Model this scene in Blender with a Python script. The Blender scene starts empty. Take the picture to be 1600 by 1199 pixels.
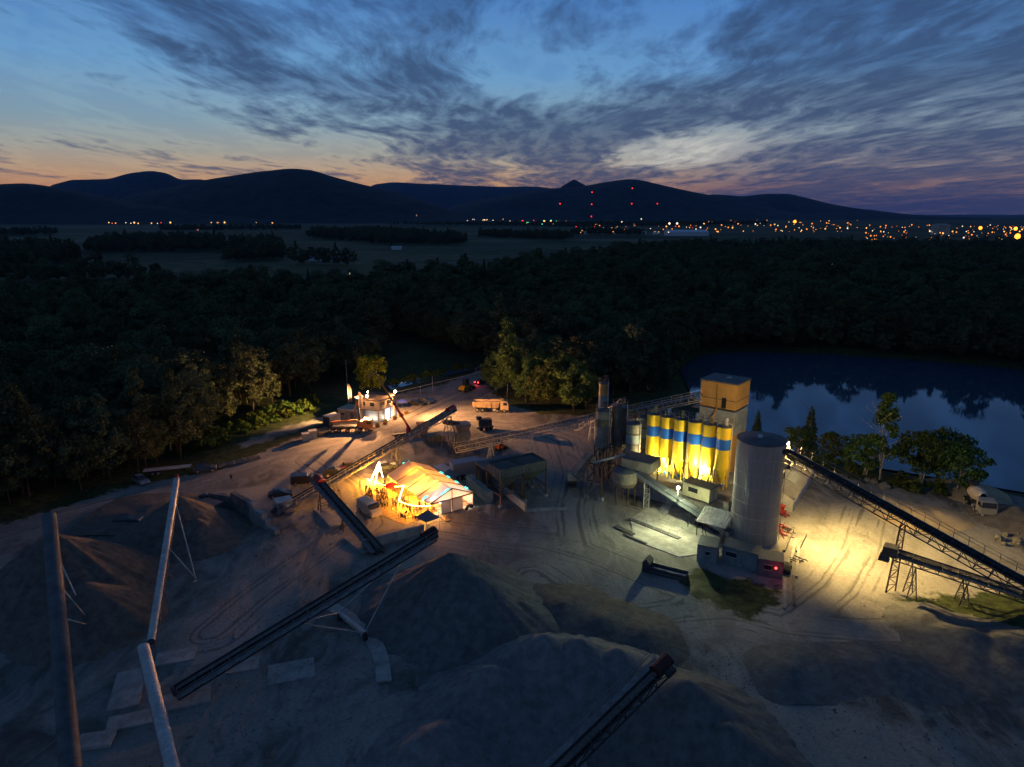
import bpy, math, random
import numpy as np
from mathutils import Vector, Matrix, noise as mnoise

random.seed(7)
rng = np.random.default_rng(7)
scene = bpy.context.scene
col = scene.collection
R = math.radians

# ------------------------------------------------------------------ camera
CAM_H = 50.0
FPX = 1067.0                       # focal length in pixels of the 1600 px wide photograph
PITCH = math.atan((600 - 335) / FPX)
cam_d = bpy.data.cameras.new('camera')
cam_d.sensor_width = 36.0
cam_d.lens = 36.0 * FPX / 1600.0
cam_d.clip_start = 0.5
cam_d.clip_end = 80000
cam = bpy.data.objects.new('camera', cam_d)
cam.location = (0, 0, CAM_H)
cam.rotation_euler = (math.pi / 2 - PITCH, 0, 0)
col.objects.link(cam)
scene.camera = cam

# ------------------------------------------------------------------ view, sampling
scene.view_settings.view_transform = 'Standard'
scene.view_settings.look = 'None'
scene.view_settings.exposure = 0.4
scene.view_settings.gamma = 1.0
scene.view_settings.use_curve_mapping = False
scene.cycles.use_denoising = True
scene.cycles.max_bounces = 6
scene.cycles.diffuse_bounces = 2
scene.cycles.glossy_bounces = 3
scene.cycles.transmission_bounces = 4
scene.cycles.transparent_max_bounces = 8
scene.cycles.volume_bounces = 0
scene.cycles.sample_clamp_indirect = 4.0
scene.cycles.use_light_tree = True

# ------------------------------------------------------------------ node helpers
def nn(nt, typ, **kw):
    n = nt.nodes.new(typ)
    for k, v in kw.items():
        if k.startswith('i_'):
            n.inputs[int(k[2:])].default_value = v
        else:
            setattr(n, k, v)
    return n

def mth(nt, op, a, b=None, c=None, clamp=False):
    n = nt.nodes.new('ShaderNodeMath'); n.operation = op; n.use_clamp = clamp
    for i, v in enumerate((a, b, c)):
        if v is None: continue
        if isinstance(v, (int, float)): n.inputs[i].default_value = v
        else: nt.links.new(v, n.inputs[i])
    return n.outputs[0]

def mapr(nt, v, a, b, c=0.0, d=1.0, smooth=True):
    n = nt.nodes.new('ShaderNodeMapRange')
    n.interpolation_type = 'SMOOTHSTEP' if smooth else 'LINEAR'
    nt.links.new(v, n.inputs[0])
    for i, x in enumerate((a, b, c, d)): n.inputs[i + 1].default_value = x
    return n.outputs[0]

def mixc(nt, fac, a, b, blend='MIX'):
    n = nt.nodes.new('ShaderNodeMix'); n.data_type = 'RGBA'; n.blend_type = blend
    if isinstance(fac, (int, float)): n.inputs[0].default_value = fac
    else: nt.links.new(fac, n.inputs[0])
    for i, v in ((6, a), (7, b)):
        if isinstance(v, (tuple, list)): n.inputs[i].default_value = (*v[:3], 1)
        else: nt.links.new(v, n.inputs[i])
    return n.outputs[2]

def ramp(nt, v, stops):
    n = nt.nodes.new('ShaderNodeValToRGB')
    cr = n.color_ramp
    while len(cr.elements) < len(stops): cr.elements.new(0.5)
    for e, (p, c) in zip(cr.elements, stops):
        e.position = p; e.color = (*c, 1)
    nt.links.new(v, n.inputs[0])
    return n.outputs[0]

def noise_tex(nt, vec, scale, detail=4, rough=0.55, dist=0.0):
    n = nt.nodes.new('ShaderNodeTexNoise')
    n.inputs['Scale'].default_value = scale
    n.inputs['Detail'].default_value = detail
    n.inputs['Roughness'].default_value = rough
    n.inputs['Distortion'].default_value = dist
    if vec is not None: nt.links.new(vec, n.inputs['Vector'])
    return n.outputs[0]

def vscale(nt, vec, s, off=(0, 0, 0), rot=(0, 0, 0)):
    n = nt.nodes.new('ShaderNodeMapping')
    n.inputs['Scale'].default_value = s
    n.inputs['Location'].default_value = off
    n.inputs['Rotation'].default_value = rot
    nt.links.new(vec, n.inputs['Vector'])
    return n.outputs[0]

# ------------------------------------------------------------------ world: dusk sky with a streaky cloud deck
SUN_AZ = R(-17)                    # the glow lies left of straight ahead (+Y)
world = bpy.data.worlds.new('World'); scene.world = world; world.use_nodes = True
nt = world.node_tree; nt.nodes.clear()
out = nn(nt, 'ShaderNodeOutputWorld'); bg = nn(nt, 'ShaderNodeBackground')
nt.links.new(bg.outputs[0], out.inputs[0])
tc = nn(nt, 'ShaderNodeTexCoord')
sep = nn(nt, 'ShaderNodeSeparateXYZ'); nt.links.new(tc.outputs['Generated'], sep.inputs[0])
dx, dy, dz = sep.outputs
sky = nn(nt, 'ShaderNodeTexSky', sky_type='NISHITA', sun_disc=False)
sky.sun_elevation = R(-1.0); sky.sun_rotation = SUN_AZ; sky.altitude = 300
sky.air_density = 1.0; sky.dust_density = 1.5; sky.ozone_density = 2.0
# twilight colours by elevation, warmer towards the set sun
glow = mth(nt, 'ADD', mth(nt, 'MULTIPLY', dx, math.sin(SUN_AZ)), mth(nt, 'MULTIPLY', dy, math.cos(SUN_AZ)))
toward = mapr(nt, glow, 0.2, 1.0)
elev = mth(nt, 'MAXIMUM', dz, 0.0)
warm = ramp(nt, elev, [(0.0, (0.46, 0.18, 0.07)), (0.03, (0.50, 0.235, 0.095)), (0.052, (0.42, 0.28, 0.17)), (0.078, (0.28, 0.285, 0.255)), (0.115, (0.175, 0.275, 0.345)),
                       (0.18, (0.10, 0.24, 0.44)), (0.27, (0.05, 0.15, 0.38)), (0.5, (0.034, 0.085, 0.19)), (1.0, (0.022, 0.055, 0.13))])
cool = ramp(nt, elev, [(0.0, (0.10, 0.085, 0.12)), (0.035, (0.19, 0.12, 0.125)), (0.06, (0.20, 0.175, 0.19)), (0.10, (0.17, 0.22, 0.275)), (0.15, (0.12, 0.20, 0.30)),
                       (0.18, (0.09, 0.22, 0.44)), (0.27, (0.048, 0.15, 0.40)), (0.5, (0.032, 0.082, 0.19)), (1.0, (0.022, 0.055, 0.13))])
grad = mixc(nt, mapr(nt, glow, 0.80, 0.97), cool, warm)
skyc = mixc(nt, 1.0, grad, mixc(nt, 1.0, sky.outputs[0], (0.012, 0.012, 0.012), 'MULTIPLY'), 'ADD')
# cloud deck: directions projected on a plane high above, drawn out along the wind (about +Y)
den = mth(nt, 'ADD', elev, 0.045)
cmb = nn(nt, 'ShaderNodeCombineXYZ')
nt.links.new(mth(nt, 'DIVIDE', dx, den), cmb.inputs[0]); nt.links.new(mth(nt, 'DIVIDE', dy, den), cmb.inputs[1])
cp = cmb.outputs[0]
wn = nn(nt, 'ShaderNodeTexNoise', i_2=0.45, i_3=2.0); nt.links.new(cp, wn.inputs['Vector'])
wv = nn(nt, 'ShaderNodeVectorMath', operation='MULTIPLY_ADD')
nt.links.new(wn.outputs[1], wv.inputs[0]); wv.inputs[1].default_value = (0.9, 0.7, 0); nt.links.new(cp, wv.inputs[2])
wcp = wv.outputs[0]
big = noise_tex(nt, vscale(nt, wcp, (0.55, 0.22, 1), (0.9, 0.6, 0), (0, 0, R(8))), 1.0, 2, 0.5)
mid = noise_tex(nt, vscale(nt, wcp, (1.7, 0.55, 1), (3.1, 1.7, 0), (0, 0, R(-6))), 1.0, 5, 0.6, 0.15)
fin = noise_tex(nt, vscale(nt, wcp, (5.0, 1.6, 1), (7.7, 2.1, 0), (0, 0, R(5))), 1.0, 4, 0.65, 0.2)
dens = mth(nt, 'ADD', mth(nt, 'ADD', mth(nt, 'MULTIPLY', big, 0.9), mth(nt, 'MULTIPLY', mid, 0.75)), mth(nt, 'MULTIPLY', fin, 0.52))
# the deck thins out to the left of the glow: clear sky there
sepc = nn(nt, 'ShaderNodeSeparateXYZ'); nt.links.new(cp, sepc.inputs[0])
clear = mapr(nt, sepc.outputs[0], -2.6, -0.4, -0.17, 0.05)
dens = mth(nt, 'ADD', mth(nt, 'SUBTRACT', dens, 0.075), clear)
def cloud_gap(cx, cy, rx, ry, amt):
    qx = mth(nt, 'DIVIDE', mth(nt, 'SUBTRACT', wsep.outputs[0], cx), rx); qy = mth(nt, 'DIVIDE', mth(nt, 'SUBTRACT', wsep.outputs[1], cy), ry)
    q = mth(nt, 'SQRT', mth(nt, 'ADD', mth(nt, 'MULTIPLY', qx, qx), mth(nt, 'MULTIPLY', qy, qy)))
    return mapr(nt, q, 0.25, 1.35, amt, 0.0)
wsep = nn(nt, 'ShaderNodeSeparateXYZ'); nt.links.new(wcp, wsep.inputs[0])
gap = cloud_gap(2.25, 8.3, 0.8, 1.7, 1.0)
dens = mth(nt, 'SUBTRACT', dens, mth(nt, 'MULTIPLY', gap, 0.34))
dens = mth(nt, 'SUBTRACT', dens, cloud_gap(0.6, 4.7, 0.8, 0.7, 0.10))
dens = mth(nt, 'ADD', dens, cloud_gap(0.5, 7.2, 1.2, 1.7, 0.16))
cmask = mapr(nt, dens, 0.82, 1.13, 0.0, 0.90)
ccol = ramp(nt, elev, [(0.0, (0.046, 0.056, 0.108)), (0.08, (0.040, 0.062, 0.130)), (0.16, (0.034, 0.063, 0.136)), (0.27, (0.025, 0.054, 0.126)), (0.5, (0.02, 0.044, 0.10)), (1.0, (0.017, 0.038, 0.09))])
bright = mapr(nt, dens, 0.72, 0.88, 0.0, 1.0)
thin = mth(nt, 'MULTIPLY', bright, mapr(nt, dens, 0.98, 0.86, 0.0, 0.5))
skyc = mixc(nt, thin, skyc, mixc(nt, 1.0, skyc, (1.35, 1.3, 1.15), 'MULTIPLY'))
skyc = mixc(nt, mth(nt, 'MULTIPLY', gap, mapr(nt, fin, 0.3, 0.7, 0.95, 0.25)), skyc, (0.52, 0.51, 0.46))
cmask = mth(nt, 'MULTIPLY', cmask, mapr(nt, fin, 0.34, 0.62, 0.66, 1.0))
skyc = mixc(nt, cmask, skyc, ccol)
skyc = mixc(nt, mapr(nt, dz, -0.12, -0.01, 1.0, 0.0), skyc, (0.01, 0.012, 0.016))
nt.links.new(skyc, bg.inputs[0])
bg.inputs[1].default_value = 1.0
world.cycles.sampling_method = 'MANUAL'; world.cycles.sample_map_resolution = 128

# faint afterglow from where the sun went down
sun_d = bpy.data.lights.new('sun', 'SUN'); sun_d.energy = 0.02; sun_d.angle = R(20); sun_d.color = (1.0, 0.75, 0.55)
sun = bpy.data.objects.new('sun', sun_d); col.objects.link(sun)
sun.rotation_euler = Vector((math.sin(SUN_AZ), math.cos(SUN_AZ), math.tan(R(6)))).to_track_quat('Z', 'Y').to_euler()

# ------------------------------------------------------------------ layout helpers
CP, SP = math.cos(PITCH), math.sin(PITCH)
def P(x, y, z=0.0):
    """where the sight line through a photo pixel meets the level z"""
    u = (x - 800) / FPX; v = (y - 600) / FPX
    t = (CAM_H - z) / (v * CP + SP)
    return Vector((u * t, (CP - v * SP) * t, z))
def PY(x, y, Y):
    u = (x - 800) / FPX; v = (y - 600) / FPX
    t = Y / (CP - v * SP)
    return Vector((u * t, Y, CAM_H - (v * CP + SP) * t))
V = Vector

# ------------------------------------------------------------------ materials
MATS = {}
def mat(name, c, rough=0.8, metal=0.0, var=0.25, vs=0.6, bump=0.0, bs=6.0, emit=None, es=1.0, dirt=None, spec=0.3, stretch=None):
    if name in MATS: return MATS[name]
    m = bpy.data.materials.new(name); m.use_nodes = True; MATS[name] = m
    t = m.node_tree; b = t.nodes['Principled BSDF']
    b.inputs['Roughness'].default_value = rough; b.inputs['Metallic'].default_value = metal
    b.inputs['Specular IOR Level'].default_value = spec
    tc = nn(t, 'ShaderNodeTexCoord'); vec = tc.outputs['Object']
    if stretch: vec = vscale(t, vec, stretch)
    if var > 0:
        n1 = noise_tex(t, vec, vs, 6, 0.65)
        f = mapr(t, n1, 0.32, 0.68)
        lo = tuple(x * (1 - var) for x in c); hi = tuple(min(1, x * (1 + var * 0.6)) for x in c)
        cc = mixc(t, f, lo, hi)
        if dirt:
            n2 = noise_tex(t, vscale(t, vec, (1, 1, 0.35)), vs * 3.1, 5, 0.7)
            cc = mixc(t, mapr(t, n2, 0.5, 0.72, 0, 0.75), cc, dirt)
        t.links.new(cc, b.inputs['Base Color'])
    else:
        b.inputs['Base Color'].default_value = (*c, 1)
    if bump > 0:
        bn = nn(t, 'ShaderNodeBump'); bn.inputs['Strength'].default_value = bump; bn.inputs['Distance'].default_value = 0.1
        t.links.new(noise_tex(t, tc.outputs['Object'], bs, 5, 0.6), bn.inputs['Height']); t.links.new(bn.outputs[0], b.inputs['Normal'])
    if emit:
        b.inputs['Emission Color'].default_value = (*emit, 1); b.inputs['Emission Strength'].default_value = es
    return m

def leaf_mat(name, c, var=0.5):
    m = bpy.data.materials.new(name); m.use_nodes = True; MATS[name] = m
    t = m.node_tree; t.nodes.remove(t.nodes['Principled BSDF'])
    o = t.nodes['Material Output']
    tc = nn(t, 'ShaderNodeTexCoord'); oi = nn(t, 'ShaderNodeObjectInfo')
    n1 = noise_tex(t, tc.outputs['Object'], 0.55, 4, 0.7)
    cc = mixc(t, mapr(t, n1, 0.3, 0.7), tuple(x * (1 - var) for x in c), tuple(x * (1 + var) for x in c))
    h = nn(t, 'ShaderNodeHueSaturation')
    t.links.new(mth(t, 'ADD', mth(t, 'MULTIPLY', oi.outputs['Random'], 0.06), 0.47), h.inputs['Hue'])
    t.links.new(mth(t, 'ADD', mth(t, 'MULTIPLY', oi.outputs['Random'], 0.5), 0.7), h.inputs['Value'])
    t.links.new(cc, h.inputs['Color'])
    d = nn(t, 'ShaderNodeBsdfDiffuse'); tr = nn(t, 'ShaderNodeBsdfTranslucent'); mx = nn(t, 'ShaderNodeMixShader', i_0=0.3)
    t.links.new(h.outputs[0], d.inputs[0]); t.links.new(h.outputs[0], tr.inputs[0])
    t.links.new(d.outputs[0], mx.inputs[1]); t.links.new(tr.outputs[0], mx.inputs[2]); t.links.new(mx.outputs[0], o.inputs[0])
    return m

def emis(name, c, s):
    if name in MATS: return MATS[name]
    m = bpy.data.materials.new(name); m.use_nodes = True; MATS[name] = m
    b = m.node_tree.nodes['Principled BSDF']
    b.inputs['Base Color'].default_value = (*[min(1, x) * 0.8 for x in c], 1)
    b.inputs['Emission Color'].default_value = (*c, 1); b.inputs['Emission Strength'].default_value = s
    return m

# ------------------------------------------------------------------ mesh builder
class MB:
    def __init__(s): s.v = []; s.f = []; s.sm = []; s.mi = []; s.cur = 0
    def add(s, vs, fs, smooth=False):
        o = len(s.v); s.v += [tuple(v) for v in vs]
        for f in fs: s.f.append(tuple(i + o for i in f)); s.sm.append(smooth); s.mi.append(s.cur)
        return s
    def box(s, c, sz, rz=0.0, taper=1.0):
        x, y, z = sz[0] / 2, sz[1] / 2, sz[2] / 2
        cs, sn = math.cos(rz), math.sin(rz); vs = []
        for dz, k in ((-z, 1.0), (z, taper)):
            for a, b in ((-x, -y), (x, -y), (x, y), (-x, y)):
                a *= k; b *= k
                vs.append((c[0] + a * cs - b * sn, c[1] + a * sn + b * cs, c[2] + dz))
        return s.add(vs, [(3, 2, 1, 0), (4, 5, 6, 7), (0, 1, 5, 4), (1, 2, 6, 5), (2, 3, 7, 6), (3, 0, 4, 7)])
    def beam(s, p, q, w, h=None, up=(0, 0, 1)):
        h = h or w; p = V(p); q = V(q); d = (q - p)
        if d.length < 1e-5: return s
        d.normalize(); r = d.cross(V(up))
        if r.length < 1e-3: r = d.cross(V((1, 0, 0)))
        r.normalize(); n = r.cross(d); r = r * w / 2; n = n * h / 2
        vs = [p - r - n, p + r - n, p + r + n, p - r + n, q - r - n, q + r - n, q + r + n, q - r + n]
        return s.add(vs, [(0, 1, 2, 3), (7, 6, 5, 4), (4, 5, 1, 0), (5, 6, 2, 1), (6, 7, 3, 2), (7, 4, 0, 3)])
    def cyl(s, p, q, r0, r1=None, n=12, caps=True):
        r1 = r0 if r1 is None else r1; p = V(p); q = V(q); d = (q - p).normalized()
        a = d.cross(V((0, 0, 1)))
        if a.length < 1e-3: a = V((1, 0, 0))
        a.normalize(); b = d.cross(a); vs = []
        for c, r in ((p, r0), (q, r1)):
            for i in range(n):
                t = 2 * math.pi * i / n; vs.append(c + a * (r * math.cos(t)) + b * (r * math.sin(t)))
        s.add(vs, [(i, (i + 1) % n, n + (i + 1) % n, n + i) for i in range(n)], True)
        if caps:
            o = len(s.v) - 2 * n
            s.f.append(tuple(o + n - 1 - i for i in range(n))); s.f.append(tuple(o + n + i for i in range(n))); s.sm += [False] * 2; s.mi += [s.cur] * 2
        return s
    def lathe(s, c, prof, n=24):
        vs = []
        for r, z in prof:
            for i in range(n):
                t = 2 * math.pi * i / n; vs.append((c[0] + r * math.cos(t), c[1] + r * math.sin(t), c[2] + z))
        fs = []
        for k in range(len(prof) - 1):
            for i in range(n): fs.append((k * n + i, k * n + (i + 1) % n, (k + 1) * n + (i + 1) % n, (k + 1) * n + i))
        return s.add(vs, fs, True)
    def ring(s, c, r, z, w=0.06, n=24):
        for i in range(n):
            a = 2 * math.pi * i / n; b = 2 * math.pi * (i + 1) / n
            s.beam((c[0] + r * math.cos(a), c[1] + r * math.sin(a), c[2] + z), (c[0] + r * math.cos(b), c[1] + r * math.sin(b), c[2] + z), w)
        return s
    def prism(s, poly, p, d):
        """polygon (list of 3D points) swept by d"""
        n = len(poly); d = V(d); a = [V(q) + V(p) for q in poly]
        return s.add(a + [q + d for q in a], [tuple(range(n))[::-1], tuple(range(n, 2 * n))] + [(i, (i + 1) % n, n + (i + 1) % n, n + i) for i in range(n)])
    def ball(s, c, r, n=8, m=5, sz=1.0):
        prof = [(max(0.001, r * math.sin(math.pi * k / m)), -r * sz * math.cos(math.pi * k / m)) for k in range(m + 1)]
        return s.lathe(c, prof, n)

def mesh_from(name, mb, mats):
    me = bpy.data.meshes.new(name)
    me.from_pydata(mb.v, [], mb.f); me.update()
    me.polygons.foreach_set('use_smooth', mb.sm); me.polygons.foreach_set('material_index', mb.mi)
    for m in (mats if isinstance(mats, (list, tuple)) else [mats]): me.materials.append(m)
    return me
def tag(o, label=None, cat=None, group=None, kind=None):
    if label: o['label'] = label
    if cat: o['category'] = cat
    if group: o['group'] = group
    if kind: o['kind'] = kind
    return o
def thing(name, loc, label, cat, rz=0.0, group=None):
    o = bpy.data.objects.new(name, None); o.empty_display_size = 0.5
    o.location = loc; o.rotation_euler = (0, 0, rz); col.objects.link(o)
    return tag(o, label, cat, group)
def put(name, mb, mats, parent=None, world=False, label=None):
    """one mesh object; world=True: the vertices are world coordinates and are carried into the parent's frame"""
    if world and parent is not None:
        chain = []; p = parent
        while p is not None: chain.append(p); p = p.parent
        M = Matrix.Identity(4)
        for p in reversed(chain): M = M @ Matrix.LocRotScale(p.location, p.rotation_euler, p.scale)
        M = M.inverted(); mb.v = [tuple(M @ V(v)) for v in mb.v]
    o = bpy.data.objects.new(name, mesh_from(name, mb, mats)); col.objects.link(o)
    if parent is not None: o.parent = parent
    if label: o['label'] = label
    return o
def single(name, mb, mats, base, label, cat, group=None, rz=0.0):
    """a thing that is one mesh given in world coordinates, its origin at its base"""
    b = V(base); mb.v = [tuple(V(v) - b) for v in mb.v]
    o = put(name, mb, mats); o.location = b
    return tag(o, label, cat, group)
def copy_tree(o, parent=None):
    c = o.copy(); col.objects.link(c); c.parent = parent
    for ch in list(o.children):
        if ch.get('_n') is None: copy_tree(ch, c)
    return c
def dup(o, loc, rz=0.0, label=None, group=None, s=None):
    c = copy_tree(o); c.location = loc; c.rotation_euler = (0, 0, rz)
    if s: c.scale = (s, s, s)
    if label: c['label'] = label
    if group: c['group'] = group
    return c
def lamp(kind, loc, energy, color, parent=None, aim=None, size=0.15, spot=R(120), blend=0.6):
    d = bpy.data.lights.new('lamp_light', kind); d.energy = energy; d.color = color
    if kind in ('POINT', 'SPOT'): d.shadow_soft_size = size
    if kind == 'SPOT': d.spot_size = spot; d.spot_blend = blend
    o = bpy.data.objects.new('lamp_light', d); col.objects.link(o); o.location = loc
    if aim is not None: o.rotation_euler = (V(loc) - V(aim)).to_track_quat('Z', 'Y').to_euler()
    if parent is not None:
        o.parent = parent
        M = Matrix.LocRotScale(parent.location, parent.rotation_euler, parent.scale)
        o.matrix_parent_inverse = M.inverted()
    return o

# ------------------------------------------------------------------ terrain
def poly_sd(poly, X, Y):
    """signed distance to a polygon, positive inside"""
    d = np.full(X.shape, 1e18); ins = np.zeros(X.shape, bool); n = len(poly)
    for i in range(n):
        ax, ay = poly[i][0], poly[i][1]; bx, by = poly[(i + 1) % n][0], poly[(i + 1) % n][1]
        ex, ey = bx - ax, by - ay; wx, wy = X - ax, Y - ay
        t = np.clip((wx * ex + wy * ey) / (ex * ex + ey * ey + 1e-9), 0, 1)
        d = np.minimum(d, (wx - ex * t) ** 2 + (wy - ey * t) ** 2)
        c = (ay > Y) != (by > Y)
        with np.errstate(divide='ignore', invalid='ignore'):
            xi = ax + (Y - ay) * ex / (ey if abs(ey) > 1e-9 else 1e-9)
        ins ^= c & (X < xi)
    d = np.sqrt(d)
    return np.where(ins, d, -d)
LAKE = [P(*q)[:2] for q in [(1062, 572), (1090, 552), (1150, 545), (1300, 550), (1450, 560), (1620, 575), (1850, 600), (1850, 860), (1640, 768),
                            (1545, 752), (1430, 733), (1330, 717), (1240, 700), (1180, 678), (1120, 645), (1080, 610)]]
YARD = [P(*q)[:2] for q in [(-200, 880), (0, 822), (120, 785), (220, 758), (330, 738), (400, 712), (480, 676), (520, 664), (600, 622), (690, 602), (752, 578),
                            (770, 584), (762, 606), (800, 636), (850, 648), (930, 650), (1000, 655), (1080, 668), (1180, 705), (1260, 728), (1340, 752), (1420, 768),
                            (1500, 748), (1560, 766), (1640, 790), (1900, 900), (1900, 1300), (-400, 1300)]]
TRACK = [P(*q)[:2] for q in [(380, 702), (440, 682), (505, 662), (530, 652), (515, 648), (490, 656), (430, 672), (370, 694)]]
ROADS = [P(*q)[:2] for q in [(578, 489), (588, 487), (604, 506), (594, 509)]]
WEEDS = [[P(*q)[:2] for q in w] for w in ([(1060, 905), (1090, 890), (1180, 912), (1226, 918), (1212, 948), (1180, 968), (1130, 958), (1080, 930)], [(1395, 935), (1600, 925), (1750, 980), (1750, 1030), (1520, 1005), (1430, 965)], [(180, 795), (250, 775), (285, 790), (230, 812)], [(1180, 1020), (1350, 1012), (1500, 1030), (1480, 1048), (1300, 1035)])]
def axis(lo, hi, step, far_lo, far_hi, g=1.16):
    a = list(np.arange(lo, hi + step, step)); s = step; x = a[-1]
    while x < far_hi: s *= g; x += s; a.append(x)
    s = step; x = lo; pre = []
    while x > far_lo: s *= g; x -= s; pre.append(x)
    return np.array(pre[::-1] + a)
gx = axis(-150, 150, 1.5, -30000, 30000); gy = axis(34, 260, 1.5, -4000, 45000)
GX, GY = np.meshgrid(gx, gy)
lake_d = poly_sd(LAKE, GX, GY)
yard_d = np.maximum(np.maximum(poly_sd(YARD, GX, GY), poly_sd(TRACK, GX, GY)), poly_sd(ROADS, GX, GY))
for w_ in WEEDS: yard_d = np.minimum(yard_d, -poly_sd(w_, GX, GY))
def fbm(X, Y, s, seed=0):
    out_ = np.zeros(X.shape)
    f = X.ravel(); g = Y.ravel()
    out_ = np.array([mnoise.fractal(V((a / s, b / s, seed)), 1.0, 2.0, 4) for a, b in zip(f, g)]).reshape(X.shape)
    return out_
near = (np.abs(GX) < 320) & (GY > 0) & (GY < 420)
LANES = [[(1700, 985), (1500, 985), (1350, 985), (1230, 975), (1120, 945), (1020, 905), (930, 868), (850, 846), (760, 836), (690, 825)], [(-60, 850), (150, 790), (300, 755), (430, 715), (540, 690), (640, 650), (720, 615), (752, 582)], [(1360, 800), (1345, 860), (1310, 920), (1240, 975)], [(730, 660), (800, 665), (880, 690), (900, 740), (890, 800), (900, 855)], [(480, 720), (540, 760), (560, 820), (470, 880), (400, 930), (330, 990)], [(1130, 950), (1000, 960), (900, 950), (830, 900)]]
lane_d = np.full(GX.shape, 60.0)
for ln in LANES:
    w_ = [P(*q) for q in ln]
    for a_, b_ in zip(w_[:-1], w_[1:]):
        ex, ey = b_.x - a_.x, b_.y - a_.y; t_ = np.clip(((GX - a_.x) * ex + (GY - a_.y) * ey) / (ex * ex + ey * ey), 0, 1); lane_d = np.minimum(lane_d, np.hypot(GX - a_.x - ex * t_, GY - a_.y - ey * t_))
relief = np.zeros(GX.shape); relief[near] = fbm(GX[near], GY[near], 14.0, 3.3)
fine = np.zeros(GX.shape); fine[near] = fbm(GX[near], GY[near], 3.5, 9.1)
GZ = relief * 0.16 + fine * 0.05
GZ += np.where(yard_d < 0, np.clip(-yard_d / 6, 0, 1) * (0.3 + relief * 0.5), 0) * (GY < 420) * (lake_d < -6)
GZ = np.where(lake_d > -7, GZ - np.clip((lake_d + 7) / 9, 0, 1.6) ** 1.3 * 2.1, GZ)
def zg(x, y):
    """ground height under a point"""
    i = min(max(np.searchsorted(gx, x) - 1, 0), len(gx) - 2); j = min(max(np.searchsorted(gy, y) - 1, 0), len(gy) - 2)
    a = (x - gx[i]) / (gx[i + 1] - gx[i]); b = (y - gy[j]) / (gy[j + 1] - gy[j])
    return float((GZ[j, i] * (1 - a) + GZ[j, i + 1] * a) * (1 - b) + (GZ[j + 1, i] * (1 - a) + GZ[j + 1, i + 1] * a) * b)
nx_, ny_ = len(gx), len(gy)
gv = np.stack([GX.ravel(), GY.ravel(), GZ.ravel()], 1)
idx = np.arange(nx_ * ny_).reshape(ny_, nx_)
gf = np.stack([idx[:-1, :-1].ravel(), idx[:-1, 1:].ravel(), idx[1:, 1:].ravel(), idx[1:, :-1].ravel()], 1)
def np_mesh(name, v, f, m, smooth=True, attrs=None):
    me = bpy.data.meshes.new(name); k = f.shape[1]
    me.vertices.add(len(v)); me.vertices.foreach_set('co', v.astype(np.float32).ravel())
    me.loops.add(f.size); me.loops.foreach_set('vertex_index', f.astype(np.int32).ravel())
    me.polygons.add(len(f)); me.polygons.foreach_set('loop_start', np.arange(0, f.size, k, dtype=np.int32)); me.polygons.foreach_set('loop_total', np.full(len(f), k, dtype=np.int32))
    me.polygons.foreach_set('use_smooth', np.full(len(f), smooth))
    for an, av in (attrs or {}).items():
        a = me.attributes.new(an, 'FLOAT', 'POINT'); a.data.foreach_set('value', av.astype(np.float32).ravel())
    me.update(calc_edges=True); me.validate()
    for x in (m if isinstance(m, (list, tuple)) else [m]): me.materials.append(x)
    return me

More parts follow.
